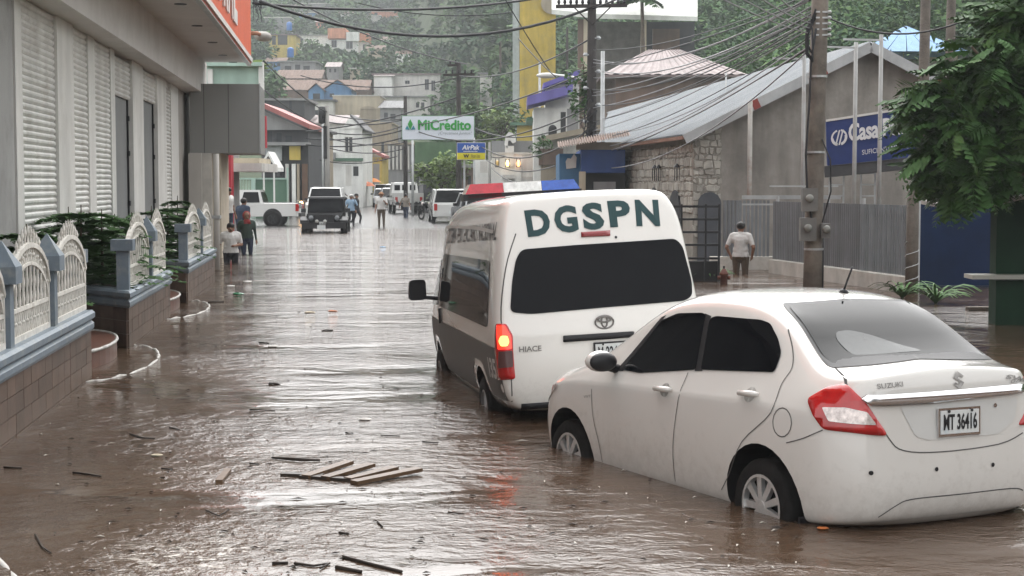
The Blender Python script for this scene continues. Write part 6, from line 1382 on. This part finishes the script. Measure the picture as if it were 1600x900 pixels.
parasol('orange street parasol by the yellow shop', 577, 277, 134, 1.0, mat('orange_cloth', (.62, .20, .03), .6)); parasol('red orange parasol in front of the orange one', 571, 283, 128, .8, mat('redorange_cloth', (.52, .14, .05), .6))
def motorbike(label, p, rz, lamp, m):
    t = thing('motorbike', label, 'motorbike', p, rz, group='motorbikes'); b = B()
    for xa in (-.65, .65):
        b = B(); n = 18; b.tube([(xa + .28 * cos(2 * pi * i / n), 0, .3 + .28 * sin(2 * pi * i / n)) for i in range(n + 1)], .05, 6); b.build('wheel', M_rub, t, True)
    b = B(); b.tube([(-.6, 0, .4), (0, 0, .45), (.35, 0, .85), (.65, 0, .3)], [.06, .12, .09, .03], 6); b.build('frame', M_blk, t, True)
    b = B(); b.ball((.12, 0, .78), (.3, .14, .13), 10, 6); b.build('tank', m, t, True); b = B(); b.ball((-.4, 0, .76), (.38, .13, .07), 10, 6); b.build('seat', M_blk, t, True)
    b = B(); b.tube([(.3, -.35, 1.02), (.38, 0, .95), (.3, .35, 1.02)], .018, 6); b.build('handlebar', M_steel, t)
    b = B(); b.ball((.5, 0, .86), (.08, .1, .1), 10, 6); b.build('headlamp', mat('bike_lamp_on', (1, .6, .25), .2, emit=9, ecol=(1, .55, .2)) if lamp else M_lens, t, True)
    return t
mb1 = motorbike('motorbike with its headlamp on at the left of the far street', at_px(471, 312, Y=92), -pi / 2 + .1, True, RR); mb2 = motorbike('dark motorbike standing by the white house', at_px(533, 310, Y=122), -pi / 2 - .5, False, P_blk); motorbike('motorbike parked at the right kerb by the minivan', at_px(668, 335, Y=88), pi / 2 + .6, False, P_blk)

# ------------------------------------------------------------ people
SKIN = mat('skin_brown', (.24, .13, .085), .55, var=.08); HAIR = mat('hair_black', (.012, .010, .009), .5)
def cloth(n, c): return mat('cloth_' + n, c, .85, var=.16, scale=7, bump=.3, bscale=14)
def person(label, loc, face, hgt_=1.70, top=None, bottom=None, shoes=None, larm=None, rarm=None, lleg=None, rleg=None, lean=0, short_sleeve=True, shorts=False, hair='short', hairm=None, turn=0, bulk=1.0, vox=.018, head_dn=0, group='people in the flooded street'):
    """face: heading of the chest. Built as tapered limbs fused into one continuous skin, coloured by body region."""
    k = hgt_ / 1.70; t = thing('person', label, 'person', loc, face - pi / 2, group)   # local: faces +y, x right
    tops = top or cloth('grey', (.3, .3, .3)); bots = bottom or cloth('jeans', (.03, .04, .07)); sh = shoes or M_blk
    segs = []                                # (a, b, ra, rb, region)
    V = lambda *a: Vector(a) * k
    ln = lambda v: Vector((v.x, v.y + lean * max(0, v.z - .95 * k), v.z))
    hip, wst, chs, nck, hd = V(0, 0, .93), V(0, 0, 1.06), V(0, .0, 1.28), V(0, -.01, 1.43), V(0, .015 + head_dn, 1.575 - head_dn * .3)
    for a, c, ra, rb, rg_ in ((hip + V(-.07, 0, 0), hip + V(.07, 0, 0), .125, .125, 'b'), (hip, wst, .145, .14, 't'), (wst + V(-.05, 0, 0), wst + V(.05, 0, 0), .125, .125, 't'), (wst, chs, .14, .155, 't'), (chs + V(-.09, 0, .02), chs + V(.09, 0, .02), .125, .125, 't'), (V(-.15, -.01, 1.385), V(.15, -.01, 1.385), .072, .072, 't'), (chs, nck, .12, .06, 't'), (nck, hd - V(0, 0, .05), .056, .056, 's')):
        segs.append((ln(a), ln(c), ra * k * (bulk if rg_ in 'tb' else 1), rb * k * (bulk if rg_ in 'tb' else 1), rg_))
    segs += [(ln(hd + V(0, .0, -.055)), ln(hd + V(0, 0, .03)), .074 * k, .092 * k, 's'), (ln(hd + V(0, .02, -.085)), ln(hd + V(0, .03, -.06)), .05 * k, .06 * k, 's'), (ln(hd + V(0, .085, -.03)), ln(hd + V(0, .10, -.045)), .016 * k, .02 * k, 's')]
    for sx_ in (-1, 1): segs.append((ln(hd + V(sx_ * .085, 0, -.03)), ln(hd + V(sx_ * .09, -.005, .005)), .018 * k, .022 * k, 's'))
    for sx_, arm in ((-1, larm), (1, rarm)):
        s0 = V(sx_ * .195, -.01, 1.375); el, hn = arm or ((.25, -.02, 1.09), (.27, .06, .85))
        el, hn = V(sx_ * el[0], el[1], el[2]), V(sx_ * hn[0], hn[1], hn[2]); s0, el, hn = ln(s0), ln(el), ln(hn)
        md = s0.lerp(el, .72)
        segs += [(s0, md, .066 * k * bulk, .052 * k * bulk, 't'), (md, el, .050 * k, .044 * k, 's' if short_sleeve else 't'), (el, hn, .043 * k, .028 * k, 's' if short_sleeve else 't')]
        d_ = (hn - el).normalized(); pr = d_.cross(Vector((0, 1, 0.3))).normalized(); pm = hn + d_ * .075 * k
        segs.append((hn, pm, .030 * k, .036 * k, 's')); sd = pr.cross(d_).normalized()
        for i, (o_, l_) in enumerate(((-.030, .065), (-.010, .078), (.010, .074), (.030, .055))): f0 = pm + sd * o_ * k; segs.append((f0, f0 + (d_ + pr * -.25 * sx_).normalized() * l_ * k, .0115 * k, .0095 * k, 's'))
        segs.append((hn + d_ * .03 * k + sd * -.03 * k, hn + (d_ * .085 - sd * .06) * k, .013 * k, .011 * k, 's'))
    for sx_, leg in ((-1, lleg), (1, rleg)):
        kn, an = leg or ((.105, .015, .49), (.11, -.02, .09)); h0 = V(sx_ * .095, 0, .90); kn = V(sx_ * kn[0], kn[1], kn[2]); an = V(sx_ * an[0], an[1], an[2])
        segs += [(h0, kn, .098 * k * bulk, .066 * k, 'b'), (kn, an, .064 * k, .044 * k, 's' if shorts else 'b'), (an + V(0, -.03, -.04), an + V(0, .16, -.055), .042 * k, .035 * k, 'f')]
    b = B()
    for a, c, ra, rb, rg_ in segs:
        b.ball(a, ra, 10, 6); b.ball(c, rb, 10, 6)
        if (c - a).length > .01: b.tube([a, c], [ra, rb], 10)
    o = put('tmp', b.mesh('tmp')); md = o.modifiers.new('r', 'REMESH'); md.mode = 'VOXEL'; md.voxel_size = vox * k; md.use_smooth_shade = True
    sm = o.modifiers.new('s', 'SMOOTH'); sm.factor = .5; sm.iterations = 2
    me = evaluated(o); bpy.data.objects.remove(o); me.name = 'body'; me.materials.clear()
    for m in (SKIN, tops, bots, sh): me.materials.append(m)
    ix = {'s': 0, 't': 1, 'b': 2, 'f': 3}
    for pl in me.polygons:
        c = pl.center; best = 1e9; r0 = 's'
        for a, e, ra, rb, rg_ in segs:
            d_ = e - a; l2 = d_.length_squared; u = max(0, min(1, (c - a).dot(d_) / l2)) if l2 > 1e-9 else 0; q = (c - a - d_ * u).length - (ra + (rb - ra) * u)
            if q < best: best = q; r0 = rg_
        if r0 in 'tb' and abs(c.x) < .2 * k and c.z > .7 * k: r0 = 't' if c.z > .91 * k else 'b'
        pl.material_index = ix[r0]
    bo = put('body', me, t)
    if hair:
        hb = B(); c = ln(hd); r = .104 * k
        if hair == 'cap': hb.ball(c + V(0, -.005, .045), (r, r * 1.1, .075 * k), 14, 8); hb.lathe([(.09 * k, 0), (.10 * k, .012)], c + V(0, .075, .035), 'Z', 12)
        elif hair == 'hat': hb.ball(c + V(0, 0, .05), (r * .98, r * 1.05, .085 * k), 14, 8); hb.lathe([(.18 * k, -.01), (.10 * k, .02)], c + V(0, 0, .035), 'Z', 16)
        elif hair == 'hood': hb.ball(c + V(0, -.045, .015), (r * 1.2, r * 1.05, .14 * k), 14, 8); hb.tube([c + V(0, -.02, -.12), c + V(0, .02, -.26)], [.10 * k, .15 * k], 12)
        else: hb.ball(c + V(0, -.018, .032), (r, r * 1.08, .092 * k), 14, 8)
        hb.build('hair' if hair == 'short' else 'headwear', hairm or HAIR, t, True)
    eb = B()
    for sx_ in (-1, 1): eb.ball(ln(hd + V(sx_ * .034, .088, -.002)), (.014 * k, .008 * k, .009 * k), 6, 4); eb.box(ln(hd + V(sx_ * .034, .093, .022)), (.034 * k, .006, .008 * k))
    eb.box(ln(hd + V(0, .085, -.078)), (.045 * k, .012, .010 * k)); eb.build('face_features', HAIR, t, kind='stuff')
    return t
def stand(px, ytop, ybot, hgt_=1.7, Y=None):
    """where a standing or wading figure is: the row where it meets water or road gives its distance, its top gives the feet level"""
    p = G(px, ybot) if Y is None else PD(px, ybot, Y); zt = YZ(ytop, p.y); return Vector((p.x, p.y, zt - hgt_ * 1.0))
cam_dir = lambda p: atan2(-p.y, -p.x)
WH = cloth('white', (.56, .55, .53)); BK = cloth('black', (.02, .02, .024)); JN = cloth('jeans', (.03, .04, .07)); BR = cloth('brown', (.085, .06, .04)); LB_ = cloth('lightblue', (.25, .36, .48)); GRN = cloth('darkgreen', (.035, .055, .045)); RED = cloth('redscarf', (.25, .04, .04)); NVY = cloth('navyjacket', (.035, .05, .08)); TAN = cloth('checked', (.22, .19, .16))
phone = ((.25, .06, 1.12), (.06, .30, 1.18))
p = stand(361, 347, 411, 1.70); person('person in a white T-shirt and dark shorts wading along the wall looking down', p, cam_dir(p), 1.70, WH, BK, larm=((.27, -.04, 1.12), (.10, .24, 1.10)), rarm=((.30, -.06, 1.12), (.34, .10, 1.16)), shorts=True, head_dn=.03, bulk=1.15, vox=.014)
p = stand(386, 331, 397, 1.65); person('person in a dark green jacket with a red hood wading behind the white T-shirt', p, cam_dir(p) + .15, 1.65, GRN, JN, short_sleeve=False, hair='hood', hairm=RED, bulk=1.12, vox=.014)
p = stand(379, 309, 380, 1.72, Y=50); person('person in a navy jacket seen from behind near the pickup', p, cam_dir(p) + 2.4, 1.72, NVY, JN, short_sleeve=False, bulk=1.2, lean=.12)
p = stand(357, 292, 360, 1.72, Y=49); person('person in a white shirt standing by the red pillar', p, cam_dir(p) + .9, 1.72, WH, NVY)
p = stand(549, 303, 354, 1.70); person('person in a light blue vest and cap filming, right of the jeep', p, cam_dir(p) + .4, 1.70, LB_, BK, larm=((.24, .14, 1.18), (.05, .22, 1.46)), rarm=((.30, -.04, 1.14), (.38, .04, .92)), short_sleeve=False, hair='cap', hairm=WH)
p = stand(557, 302, 342, 1.72, Y=82); person('person in dark clothes striding behind the light blue vest', p, cam_dir(p) + 1.2, 1.72, BK, BK, lleg=((.10, .20, .50), (.10, .12, .10)), rleg=((.10, -.06, .50), (.10, -.34, .13)), short_sleeve=False)
p = stand(596, 300, 356, 1.72); person('person in a white polo and brown trousers standing on the wet road', p, cam_dir(p) - .15, 1.72, WH, BR, larm=((.27, .10, 1.14), (.20, .30, 1.26)), hair='hat', hairm=cloth('hat', (.30, .16, .09)), bulk=1.08)
p = stand(634, 302, 345, 1.70, Y=93); person('person in a checked shirt and jeans walking by the white pickup', p, cam_dir(p) + 2.7, 1.70, TAN, JN, lleg=((.10, .12, .50), (.10, .10, .10)), rleg=((.10, 0, .50), (.10, -.22, .11)), larm=((.30, -.08, 1.12), (.40, .02, .92)))
p = stand(569, 289, 319, 1.68, Y=140); person('person in a pale blue top walking away up the middle of the road', p, cam_dir(p) + 3.0, 1.68, cloth('paleblue', (.34, .38, .50)), BK, hair='hat', hairm=cloth('yellowhat', (.55, .35, .06)))
p = stand(538, 286, 319, 1.70, Y=132); person('person in a blue shirt standing left in the far road', p, cam_dir(p) + 2.8, 1.70, LB_, BK)
p = stand(533, 280, 300, 1.72, Y=121); person('person in black astride the dark motorbike', Vector((mb2.location.x, mb2.location.y, mb2.location.z - .12)), cam_dir(p) + .4, 1.66, BK, BK, short_sleeve=False, larm=((.28, .2, 1.16), (.30, .45, 1.08)), rarm=((.28, .2, 1.16), (.30, .45, 1.08)), lleg=((.22, .35, .86), (.24, .22, .42)), rleg=((.22, .35, .86), (.24, .22, .42)))
p = stand(1157, 346, 420, 1.72, Y=36.4); person('person in a white polo wading to the slat gate, hands by the hips', p, cam_dir(p) + pi - .25, 1.72, WH, BR, larm=((.31, -.06, 1.12), (.25, .05, .93)), rarm=((.31, -.06, 1.12), (.25, .05, .93)), bulk=1.06, vox=.014)
p = G(1131, 443); t = thing('fire_hydrant', 'small rusty red hydrant standing in the water by the black gate', 'hydrant', p)
b = B(); b.lathe([(.075, -.3), (.075, .17), (.095, .18), (.095, .21), (.07, .24), (.045, .29), (.015, .31)], (0, 0, 0), 'Z', 12); M_hy = mat('hydrant_red', (.13, .045, .03), .6, var=.3, scale=9); b.build('barrel', M_hy, t, True)
for sx_ in (-1, 1): b = B(); b.lathe([(.04, sx_ * .07), (.045, sx_ * .13)], (0, 0, .12), 'X', 10); b.build('outlet', M_hy, t, True)
b = B(); b.lathe([(.02, .30), (.022, .36)], (0, 0, 0), 'Z', 6); b.build('top_nut', M_blk, t)
# ------------------------------------------------------------ poles and overhead cables
def upole(label, px, ytop, ybot, Y, r, m, arms=(), extra=None, group='utility poles up the street'):
    p = PD(px, ybot, Y); zg = min(hgt(p.x, Y), 0) - .3; t = thing('utility_pole', label, 'pole', (p.x, Y, zg), group=group); h_ = YZ(ytop, Y) - zg
    b = B(); b.tube([(0, 0, 0), (0, 0, h_ * .5), (0, 0, h_)], [r, r * .9, r * .75], 10); b.build('shaft', m, t, True); k = Y / F
    for (ya, xa, xb) in arms:
        z = YZ(ya, Y) - zg; b = B(); b.bar(((xa - px) * k, -.14, z - .02), ((xb - px) * k, -.14, z + .02), .1, .12); ao = b.build('cross_arm', m, t)
        n = max(2, int((xb - xa) / 9))
        for i in range(n):
            x = ((xa + (xb - xa) * (i + .5) / n) - px) * k; b = B(); b.lathe([(.03, z + .05), (.06, z + .12), (.04, z + .2), (.05, z + .24)], (x, -.14, 0), 'Z', 8); b.build('insulator', M_blk, ao)
        if xb - xa > 60:
            for s_ in (-1, 1): b = B(); b.bar((0, -.14, z - .65), (s_ * .62, -.14, z - .04), .04, .04); b.build('brace', m, t)
    return t, h_
dk = mat('dark_pole', (.035, .03, .028), .8, var=.3, scale=3, bump=.4)
P1, _ = upole('tall dark pole with a wide cross arm behind the van', 924, -60, 300, 55, .19, dk, ((10, 868, 978), ))
for k in range(7):
    b = B(); z = YZ(60 + 26 * k, 55) - P1.location.z; b.lathe([(.05, z - .05), (.09, z), (.05, z + .07)], (.22 * (-1) ** k, -.1, 0), 'Z', 8); b.bar((0, -.1, z), (.22 * (-1) ** k, -.1, z), .04, .04); b.build('insulator', M_steel, P1)
b = B(); z = YZ(291, 55) - P1.location.z; b.box((-.02, -.27, z), (.26, .14, .46)); mo = b.build('meter_box', MATS['meter_grey'], P1); b = B(); b.lathe([(.09, -.34), (.09, -.40), (.001, -.42)], (-.02, 0, z + .04), 'Y', 12); b.build('meter_dial', MATS['meter_glass'], mo)
rr = random.Random(9); b = B()
for k in range(14): z = YZ(rr.uniform(130, 215), 55) - P1.location.z; b.tube([(rr.uniform(-.2, .2), -.2, z), (rr.uniform(-.5, .3), -.3, z - rr.uniform(.1, .6)), (rr.uniform(-.3, .2), -.25, z - rr.uniform(.3, 1.1))], .022, 5)
b.build('cable_tangle', M_cable, P1, True, kind='stuff')
upole('slim grey steel pole right of the tall dark pole', 941, 80, 300, 52, .085, M_steel, group=None)
upole('dark pole with short cross arms behind the MiCrédito hoarding', 717, 97, 312, 83, .16, dk, ((102, 700, 717), (117, 693, 742)))
upole('dark pole at the left edge of the MiCrédito hoarding', 634, 150, 320, 95, .14, dk, group=None); upole('pale pole right beside the hoarding edge', 645, 215, 320, 98, .09, M_steel, group=None)
TP, hh_ = upole('grey pole carrying a transformer above the jeep', 512, 165, 300, 88, .15, M_conc); b = B(); b.lathe([(.05, -.95), (.18, -.9), (.2, -.4), (.18, -.02), (.04, 0)], (-.28, -.1, hh_ - .05), 'Z', 12); b.build('transformer', M_blk, TP, True); b = B(); b.lathe([(.1, -2.9), (.1, -1.1)], (-.1, -.15, hh_), 'Z', 10); b.build('cable_box', M_blk, TP)
upole('second grey post left of the transformer pole', 505, 168, 300, 90, .07, M_steel, group=None); upole('slim post in front of the green hoarding', 741, 215, 320, 79, .06, M_steel, group=None); upole('lamp post with a cable by the white facade', 765, 222, 310, 86, .09, M_conc, group=None)
upole('thin mast before the yellow tower', 843, 97, 280, 96, .09, M_steel, group=None); upole('thin dark mast beside the white shed', 886, 42, 200, 104, .10, dk, group=None); upole('thin rod on the tin roof', 1134, 112, 160, 52, .035, M_steel, group=None)
# street lamp arm
t = thing('street_lamp', 'street lamp head on a curved arm before the yellow tower', 'lamp', PD(890, 125, 60)); b = B(); b.tube([PD(918, 128, 55.2), PD(895, 120, 58), PD(868, 117, 60)], .04, 8); b.build('arm', M_steel, t, True, world=True); b = B(); b.ball(PD(855, 118, 60.5), (.42, .2, .11), 12, 6); b.build('lamp_head', M_white, t, True, world=True)
t = thing('street_lamp', 'grey street lamp head tangled in cables by the orange fascia', 'lamp', PD(410, 57, 48)); b = B(); b.ball(PD(411, 57, 48), (.26, .5, .15), 12, 6); b.build('lamp_head', M_beige, t, True, world=True); b = B(); b.tube([PD(393, 52, 46), PD(402, 52, 47), PD(408, 55, 48)], .06, 8); b.build('arm', mat('rust_arm', (.30, .13, .07), .7), t, True, world=True)
t = thing('cable_bundle', 'messy bundle of black cables hanging at the fascia corner', 'cables', PD(400, 60, 46)); rr = random.Random(2)
for k in range(26):
    x, y = rr.uniform(394, 414), rr.uniform(-8, 60); P = [(x, y)]
    for j in range(4): x += rr.uniform(-9, 9); y += rr.uniform(2, 22); P.append((min(max(x, 393), 418), y))
    b = B(); b.tube(smoothline([PD(a, c, 46 + rr.uniform(-.1, .6)) for a, c in P], 4), rr.uniform(.012, .03), 5); b.build('cable', M_cable, t, True)
def cable(a, b_, sag, r=.02, m=M_cable, label='black overhead cable strung across the street', group='overhead cables'):
    a, b_ = PD(*a), PD(*b_); n = 14; t = put('overhead_cable', None)
    pts = [a.lerp(b_, i / n) - U3 * sag * 4 * (i / n) * (1 - i / n) for i in range(n + 1)]
    bb = B(); bb.tube([p - a for p in pts], r, 5); me = bb.mesh('overhead_cable', m, True); t2 = bpy.data.objects.new('overhead_cable', me); bpy.data.objects.remove(t); COL.objects.link(t2); t2.location = a; t2['label'] = label; t2['category'] = 'cable'; t2['group'] = group
def near(px, Y):
    if px < 420: return 'the orange fascia corner'
    if px < 480: return 'the dark houses on the left'
    if px < 515: return 'the transformer pole'
    if px < 625: return 'the hillside'
    if px < 645: return 'the left end of the hoarding'
    if px < 735: return 'the pole behind the hoarding'
    if px < 775: return 'the right end of the hoarding'
    if px < 800: return 'the white facade'
    if px < 880: return 'the yellow tower'
    if px < 960: return 'the tall dark pole'
    return 'the right side of the street'
LBK, LGR = 'black overhead cable strung across the street', 'pale grey overhead cable running to the big power pole'
for a, b_, sg, r in (((395, 5, 48), (870, -8, 60), .35, .045), ((405, 2, 48), (925, 12, 55), 1.0, .05), ((440, -10, 60), (730, 100, 83), .4, .03), ((470, 118, 90), (720, 120, 83), .6, .03), ((560, 5, 70), (795, 20, 70), .3, .022), ((478, 205, 92), (720, 150, 83), .3, .04), ((478, 216, 92), (634, 202, 95), .3, .04), ((478, 226, 92), (634, 214, 95), .3, .04), ((508, 190, 88), (634, 186, 95), .25, .035), ((508, 205, 88), (634, 195, 95), .35, .035), ((508, 214, 88), (634, 222, 95), .3, .03), ((508, 230, 88), (634, 232, 95), .3, .03), ((508, 200, 88), (400, 130, 70), .2, .035), ((511, 175, 88), (412, 95, 62), .2, .03),
        ((717, 118, 83), (924, 60, 55), .5, .03), ((640, 196, 82), (924, 110, 55), .3, .03), ((640, 200, 82), (924, 165, 55), .9, .03), ((742, 200, 80), (924, 180, 55), .6, .03), ((742, 222, 79), (924, 200, 55), .9, .03), ((760, 250, 80), (924, 230, 55), .7, .025), ((500, 250, 90), (620, 244, 95), .3, .03), ((634, 185, 95), (510, 178, 88), .2, .03), ((810, 60, 60), (868, 120, 57), .05, .02), ((924, 14, 55), (1010, -30, 50), .1, .035), ((768, 262, 84), (924, 240, 55), 1.0, .025), ((1500, 35, 30), (1278, 20, 31), .3, .018), ((790, 0, 55), (862, 115, 60), .05, .02), ((717, 205, 83), (790, 245, 91), .5, .03)):
    cable(a, b_, sg, r, M_cable, 'black cable from %s to %s' % (near(a[0], a[2]), near(b_[0], b_[2])))
rr = random.Random(12)
for k in range(20):
    y0 = 78 + 9.5 * k + rr.uniform(-5, 5); y1 = -16 + 4.6 * k + rr.uniform(-6, 6); px = rr.choice((924, 941, 926))
    cable((px, y0, 55 if px != 941 else 52), (1277, y1, 31.2), rr.uniform(.12, .7), rr.uniform(.010, .018), M_cablel if k % 3 else M_cable, LGR, 'cable fan between the dark pole and the big power pole')
for k in range(4): cable((1272, 30 + 8 * k, 31.2), (1180 - 40 * k, -40, 24), .1, .012, M_cablel, 'thin grey cable leaving the big power pole upwards', 'cables leaving upwards')

# ------------------------------------------------------------ floating debris
M_plank = mat('wet_plank', (.11, .068, .04), .4, var=.45, scale=9, pv=.3, dirt=(.03, .022, .017), dirtamt=.9, dscale=9)
M_twig = mat('wet_twig', (.028, .02, .015), .5, var=.3, scale=9)
pal = thing('broken_pallet', 'broken wooden pallet of four boards floating in the middle of the street', 'pallet', G(550, 738))
for i, (a, b_) in enumerate((((478, 745), (546, 722)), ((508, 747), (580, 726)), ((543, 749), (617, 731)), ((553, 754), (655, 733)))):
    p, q = G(*a, .014), G(*b_, .034); b = B(); b.bar(p, q, .08 if i else .075, .026); b.build('board', M_plank, pal, world=True)
for a, b_ in (((440, 742), (505, 744)), ((470, 745), (560, 751))):
    b = B(); b.bar(G(*a, .006), G(*b_, .006), .06, .03); b.build('bearer', mat('dark_wet_wood', (.035, .026, .02), .4, var=.4, scale=12), pal, world=True)
t = thing('floating_stick', 'long dark stick floating just behind the broken pallet', 'stick', G(460, 717)); b = B(); b.tube([G(425, 715, .01), G(470, 718, .02), G(500, 719, .01)], [.008, .014, .008], 6); b.build('stick', M_twig, t, True, world=True)
def twig(label, pts, r, m=M_twig, group='floating sticks and twigs'):
    P = [G(x, y, .008) for x, y in pts]; b = B(); b.tube([p - P[0] for p in P], [.55 * r * (1.2 - .5 * i / len(P)) for i in range(len(P))], 6); o = put('floating_twig', b.mesh('floating_twig', m, True), loc=P[0], label=label, category='twig', group=group)
TW = 'dark twig drifting on the brown water'
for pts, r in (([(203, 678), (222, 684), (242, 685)], .012), ([(114, 738), (138, 741), (158, 744)], .012), ([(6, 730), (34, 731)], .012), ([(252, 732), (270, 733)], .01), ([(265, 668), (280, 671)], .01), ([(390, 724), (405, 725)], .01), ([(322, 797), (342, 806), (358, 796)], .008), ([(352, 800), (345, 804)], .008), ([(55, 835), (66, 855), (80, 864)], .009), ([(536, 870), (575, 880), (628, 893)], .016), ([(525, 886), (548, 890), (565, 893)], .018), ([(425, 880), (450, 879)], .014), ([(530, 832), (545, 834)], .012), ([(390, 640), (430, 641)], .01), ([(660, 690), (685, 692)], .01), ([(325, 472), (350, 471)], .02), ([(590, 815), (598, 823)], .01), ([(460, 880), (490, 884), (515, 880), (500, 888)], .012), ([(700, 800), (725, 803)], .008), ([(540, 676), (552, 677)], .01), ([(595, 680), (625, 681)], .008), ([(405, 535), (420, 536)], .016), ([(503, 517), (516, 516)], .016)):
    twig(TW, pts, r)
for (x0, y0, x1, y1, w_) in ((342, 752, 356, 734, .05),): t = thing('floating_board', 'short pale offcut of wood floating left of the broken pallet', 'board', G(x0, y0)); b = B(); b.bar(G(x0, y0, .01), G(x1, y1, .02), w_, .02); b.build('board', M_plank, t, world=True)
for px, py, r, m, lb in ((372, 459, .10, mat('green_plastic', (.02, .16, .07), .25), 'green plastic bottle bobbing past the planter'), (387, 440, .09, M_white, 'white foam scrap floating near the far planter'), (361, 447, .08, M_white, 'small white foam box floating by the planter wall'), (598, 386, .09, mat('blue_plastic', (.08, .25, .45), .4), 'blue plastic scrap on the fast water'), (484, 488, .08, W3, 'yellowish wrapper floating in mid street'), (520, 486, .07, W8, 'pinkish wrapper floating beside the yellowish one'), (428, 599, .06, M_twig, 'dark clod floating in mid street'), (513, 516, .07, M_twig, 'dark lump of leaves drifting in mid street'), (570, 655, .05, W2, 'pale cone shaped scrap drifting beside the red reflection'), (245, 711, .04, W3, 'tan leaf floating on the left'), (1285, 825, .035, mat('orange_leaf', (.40, .12, .03), .6), 'orange leaf floating behind the sedan'), (426, 541, .06, W2, 'pale foam clot floating by the bright water')):
    p = G(px, py, .01); t = thing('floating_litter', lb, 'litter', p); b = B(); rl = random.Random(px); b.ball((0, 0, 0), (r * 1.1, r * .8, r * .22), 9, 6); b.v = [(x * (1 + rl.uniform(-.2, .2)), y * (1 + rl.uniform(-.2, .2)), z * (1 + rl.uniform(-.3, .3))) for x, y, z in b.v]; b.build('piece', m, t)
for sp, m, n, sd, lb in ((0, M_twig, 420, 1, 'dark specks of leaf litter scattered over the flood water'), (1, mat('foam_speck', (.50, .48, .43), .6), 200, 2, 'pale foam specks scattered over the flood water')):
    rg = random.Random(sd); b = B()
    for k in range(n):
        px, py = rg.uniform(60, 1250), 395 + 505 * rg.random() ** .8; p = G(px, py, .004); s_ = rg.uniform(.005, .016) * (1 + p.y / 40); a = rg.uniform(0, pi); d_ = Vector((cos(a), sin(a) * .6, 0)); q = Vector((-d_.y, d_.x, 0))
        l_ = rg.uniform(.8, 3.0); o = len(b.v); b.v += [tuple(p - d_ * s_ * l_), tuple(p - q * s_ * .7 + U3 * .008), tuple(p + d_ * s_ * l_), tuple(p + q * s_ * .7 + U3 * .008)]; b.f.append((o, o + 1, o + 2, o + 3))
    put('drifting_specks', b.mesh('drifting_specks', m), kind='stuff', label=lb, category='debris')
cnt = 0
for _ in range(7500):
    Y = rng.uniform(150, 620) ** 1; X = rng.uniform(-.20, .34) * Y
    if rng.random() > (Y / 620) ** .6: continue
    v = lat(X, Y); px = 800 + F * X / Y
    if v < 12 and Y < 235: continue
    r = rng.uniform(2.2, 4.4)
    if not forest_ok(px, Y): r = rng.uniform(.8, 1.5)
    z = hgt(X, Y)
    k = int(170 * min(1, 260 / Y) + 50)
    leaf_cloud(fb[rng.randrange(3)], (X, Y, z + r * rng.uniform(.7, 1.7)), (r * 1.1, r * 1.1, r * rng.uniform(.8, 1.3)), k, .34 * (1 + Y / 380), rng); cnt += 1
for _ in range(900):                    # nearer slope on the right
    Y = rng.uniform(70, 200); X = rng.uniform(.075, .40) * Y; v = lat(X, Y); px = 800 + F * X / Y
    if v < 25 or (px < 1120 and Y < 150): continue
    if 1330 < px < 1540 and Y < 97: continue
    r = rng.uniform(1.8, 3.4)
    leaf_cloud(fb[rng.randrange(3)], (X, Y, hgt(X, Y) + r * rng.uniform(.7, 1.6)), (r * 1.1, r * 1.1, r), 300, .24, rng)
FM = [mat('wood_green_a', (.06, .12, .045), .9, var=.30, scale=.10, spec=.15), mat('wood_green_b', (.085, .15, .05), .9, var=.30, scale=.10, spec=.15), mat('wood_green_c', (.045, .09, .045), .9, var=.30, scale=.10, spec=.15)]
LB = ['dark green mass of trees covering the hillside behind the town', 'brighter green crowns scattered through the hillside wood', 'deep bluish green trees in the hollows of the hillside wood']
for i in range(3):
    o = put('hillside_wood', fb[i].mesh('hillside_wood', FM[i]), kind='stuff', label=LB[i], category='trees')
# ------------------------------------------------------------ the street behind the viewer (seen in the glass and paint) and the humid air
t = thing('corner_block', 'grey three storey block with window bands standing behind the viewer', 'building', (14, -30, 0))
b = B(); b.box((14, -36, 7.0), (26, 10, 16)); b.build('wall', W5, t, world=True)
for r in range(3):
    for k in range(9): b = B(); b.box((2 + 2.8 * k, -30.98, 2.6 + 4.2 * r), (2.1, .1, 1.6)); b.build('window', MATS['far_pane'], t, world=True)
t = thing('side_block', 'dark shop block on the right behind the viewer', 'building', (22, -8, 0)); b = B(); b.box((26, -8, 2), (8, 30, 5)); b.build('wall', W10, t, world=True)
hz = B(); hz.box((40, 330, 56), (960, 760, 120)); ho = hz.build('haze', None, kind='stuff', label='thin grey rain haze filling the valley', category='haze')
hm = bpy.data.materials.new('haze_air'); hm.use_nodes = True; N = hm.node_tree.nodes; N.remove(N['Principled BSDF']); pv = N.new('ShaderNodeVolumePrincipled'); pv.inputs['Density'].default_value = .0006; pv.inputs['Color'].default_value = (.90, .94, .96, 1); pv.inputs['Anisotropy'].default_value = .2
hm.node_tree.links.new(pv.outputs[0], N['Material Output'].inputs['Volume']); ho.data.materials.clear(); ho.data.materials.append(hm)
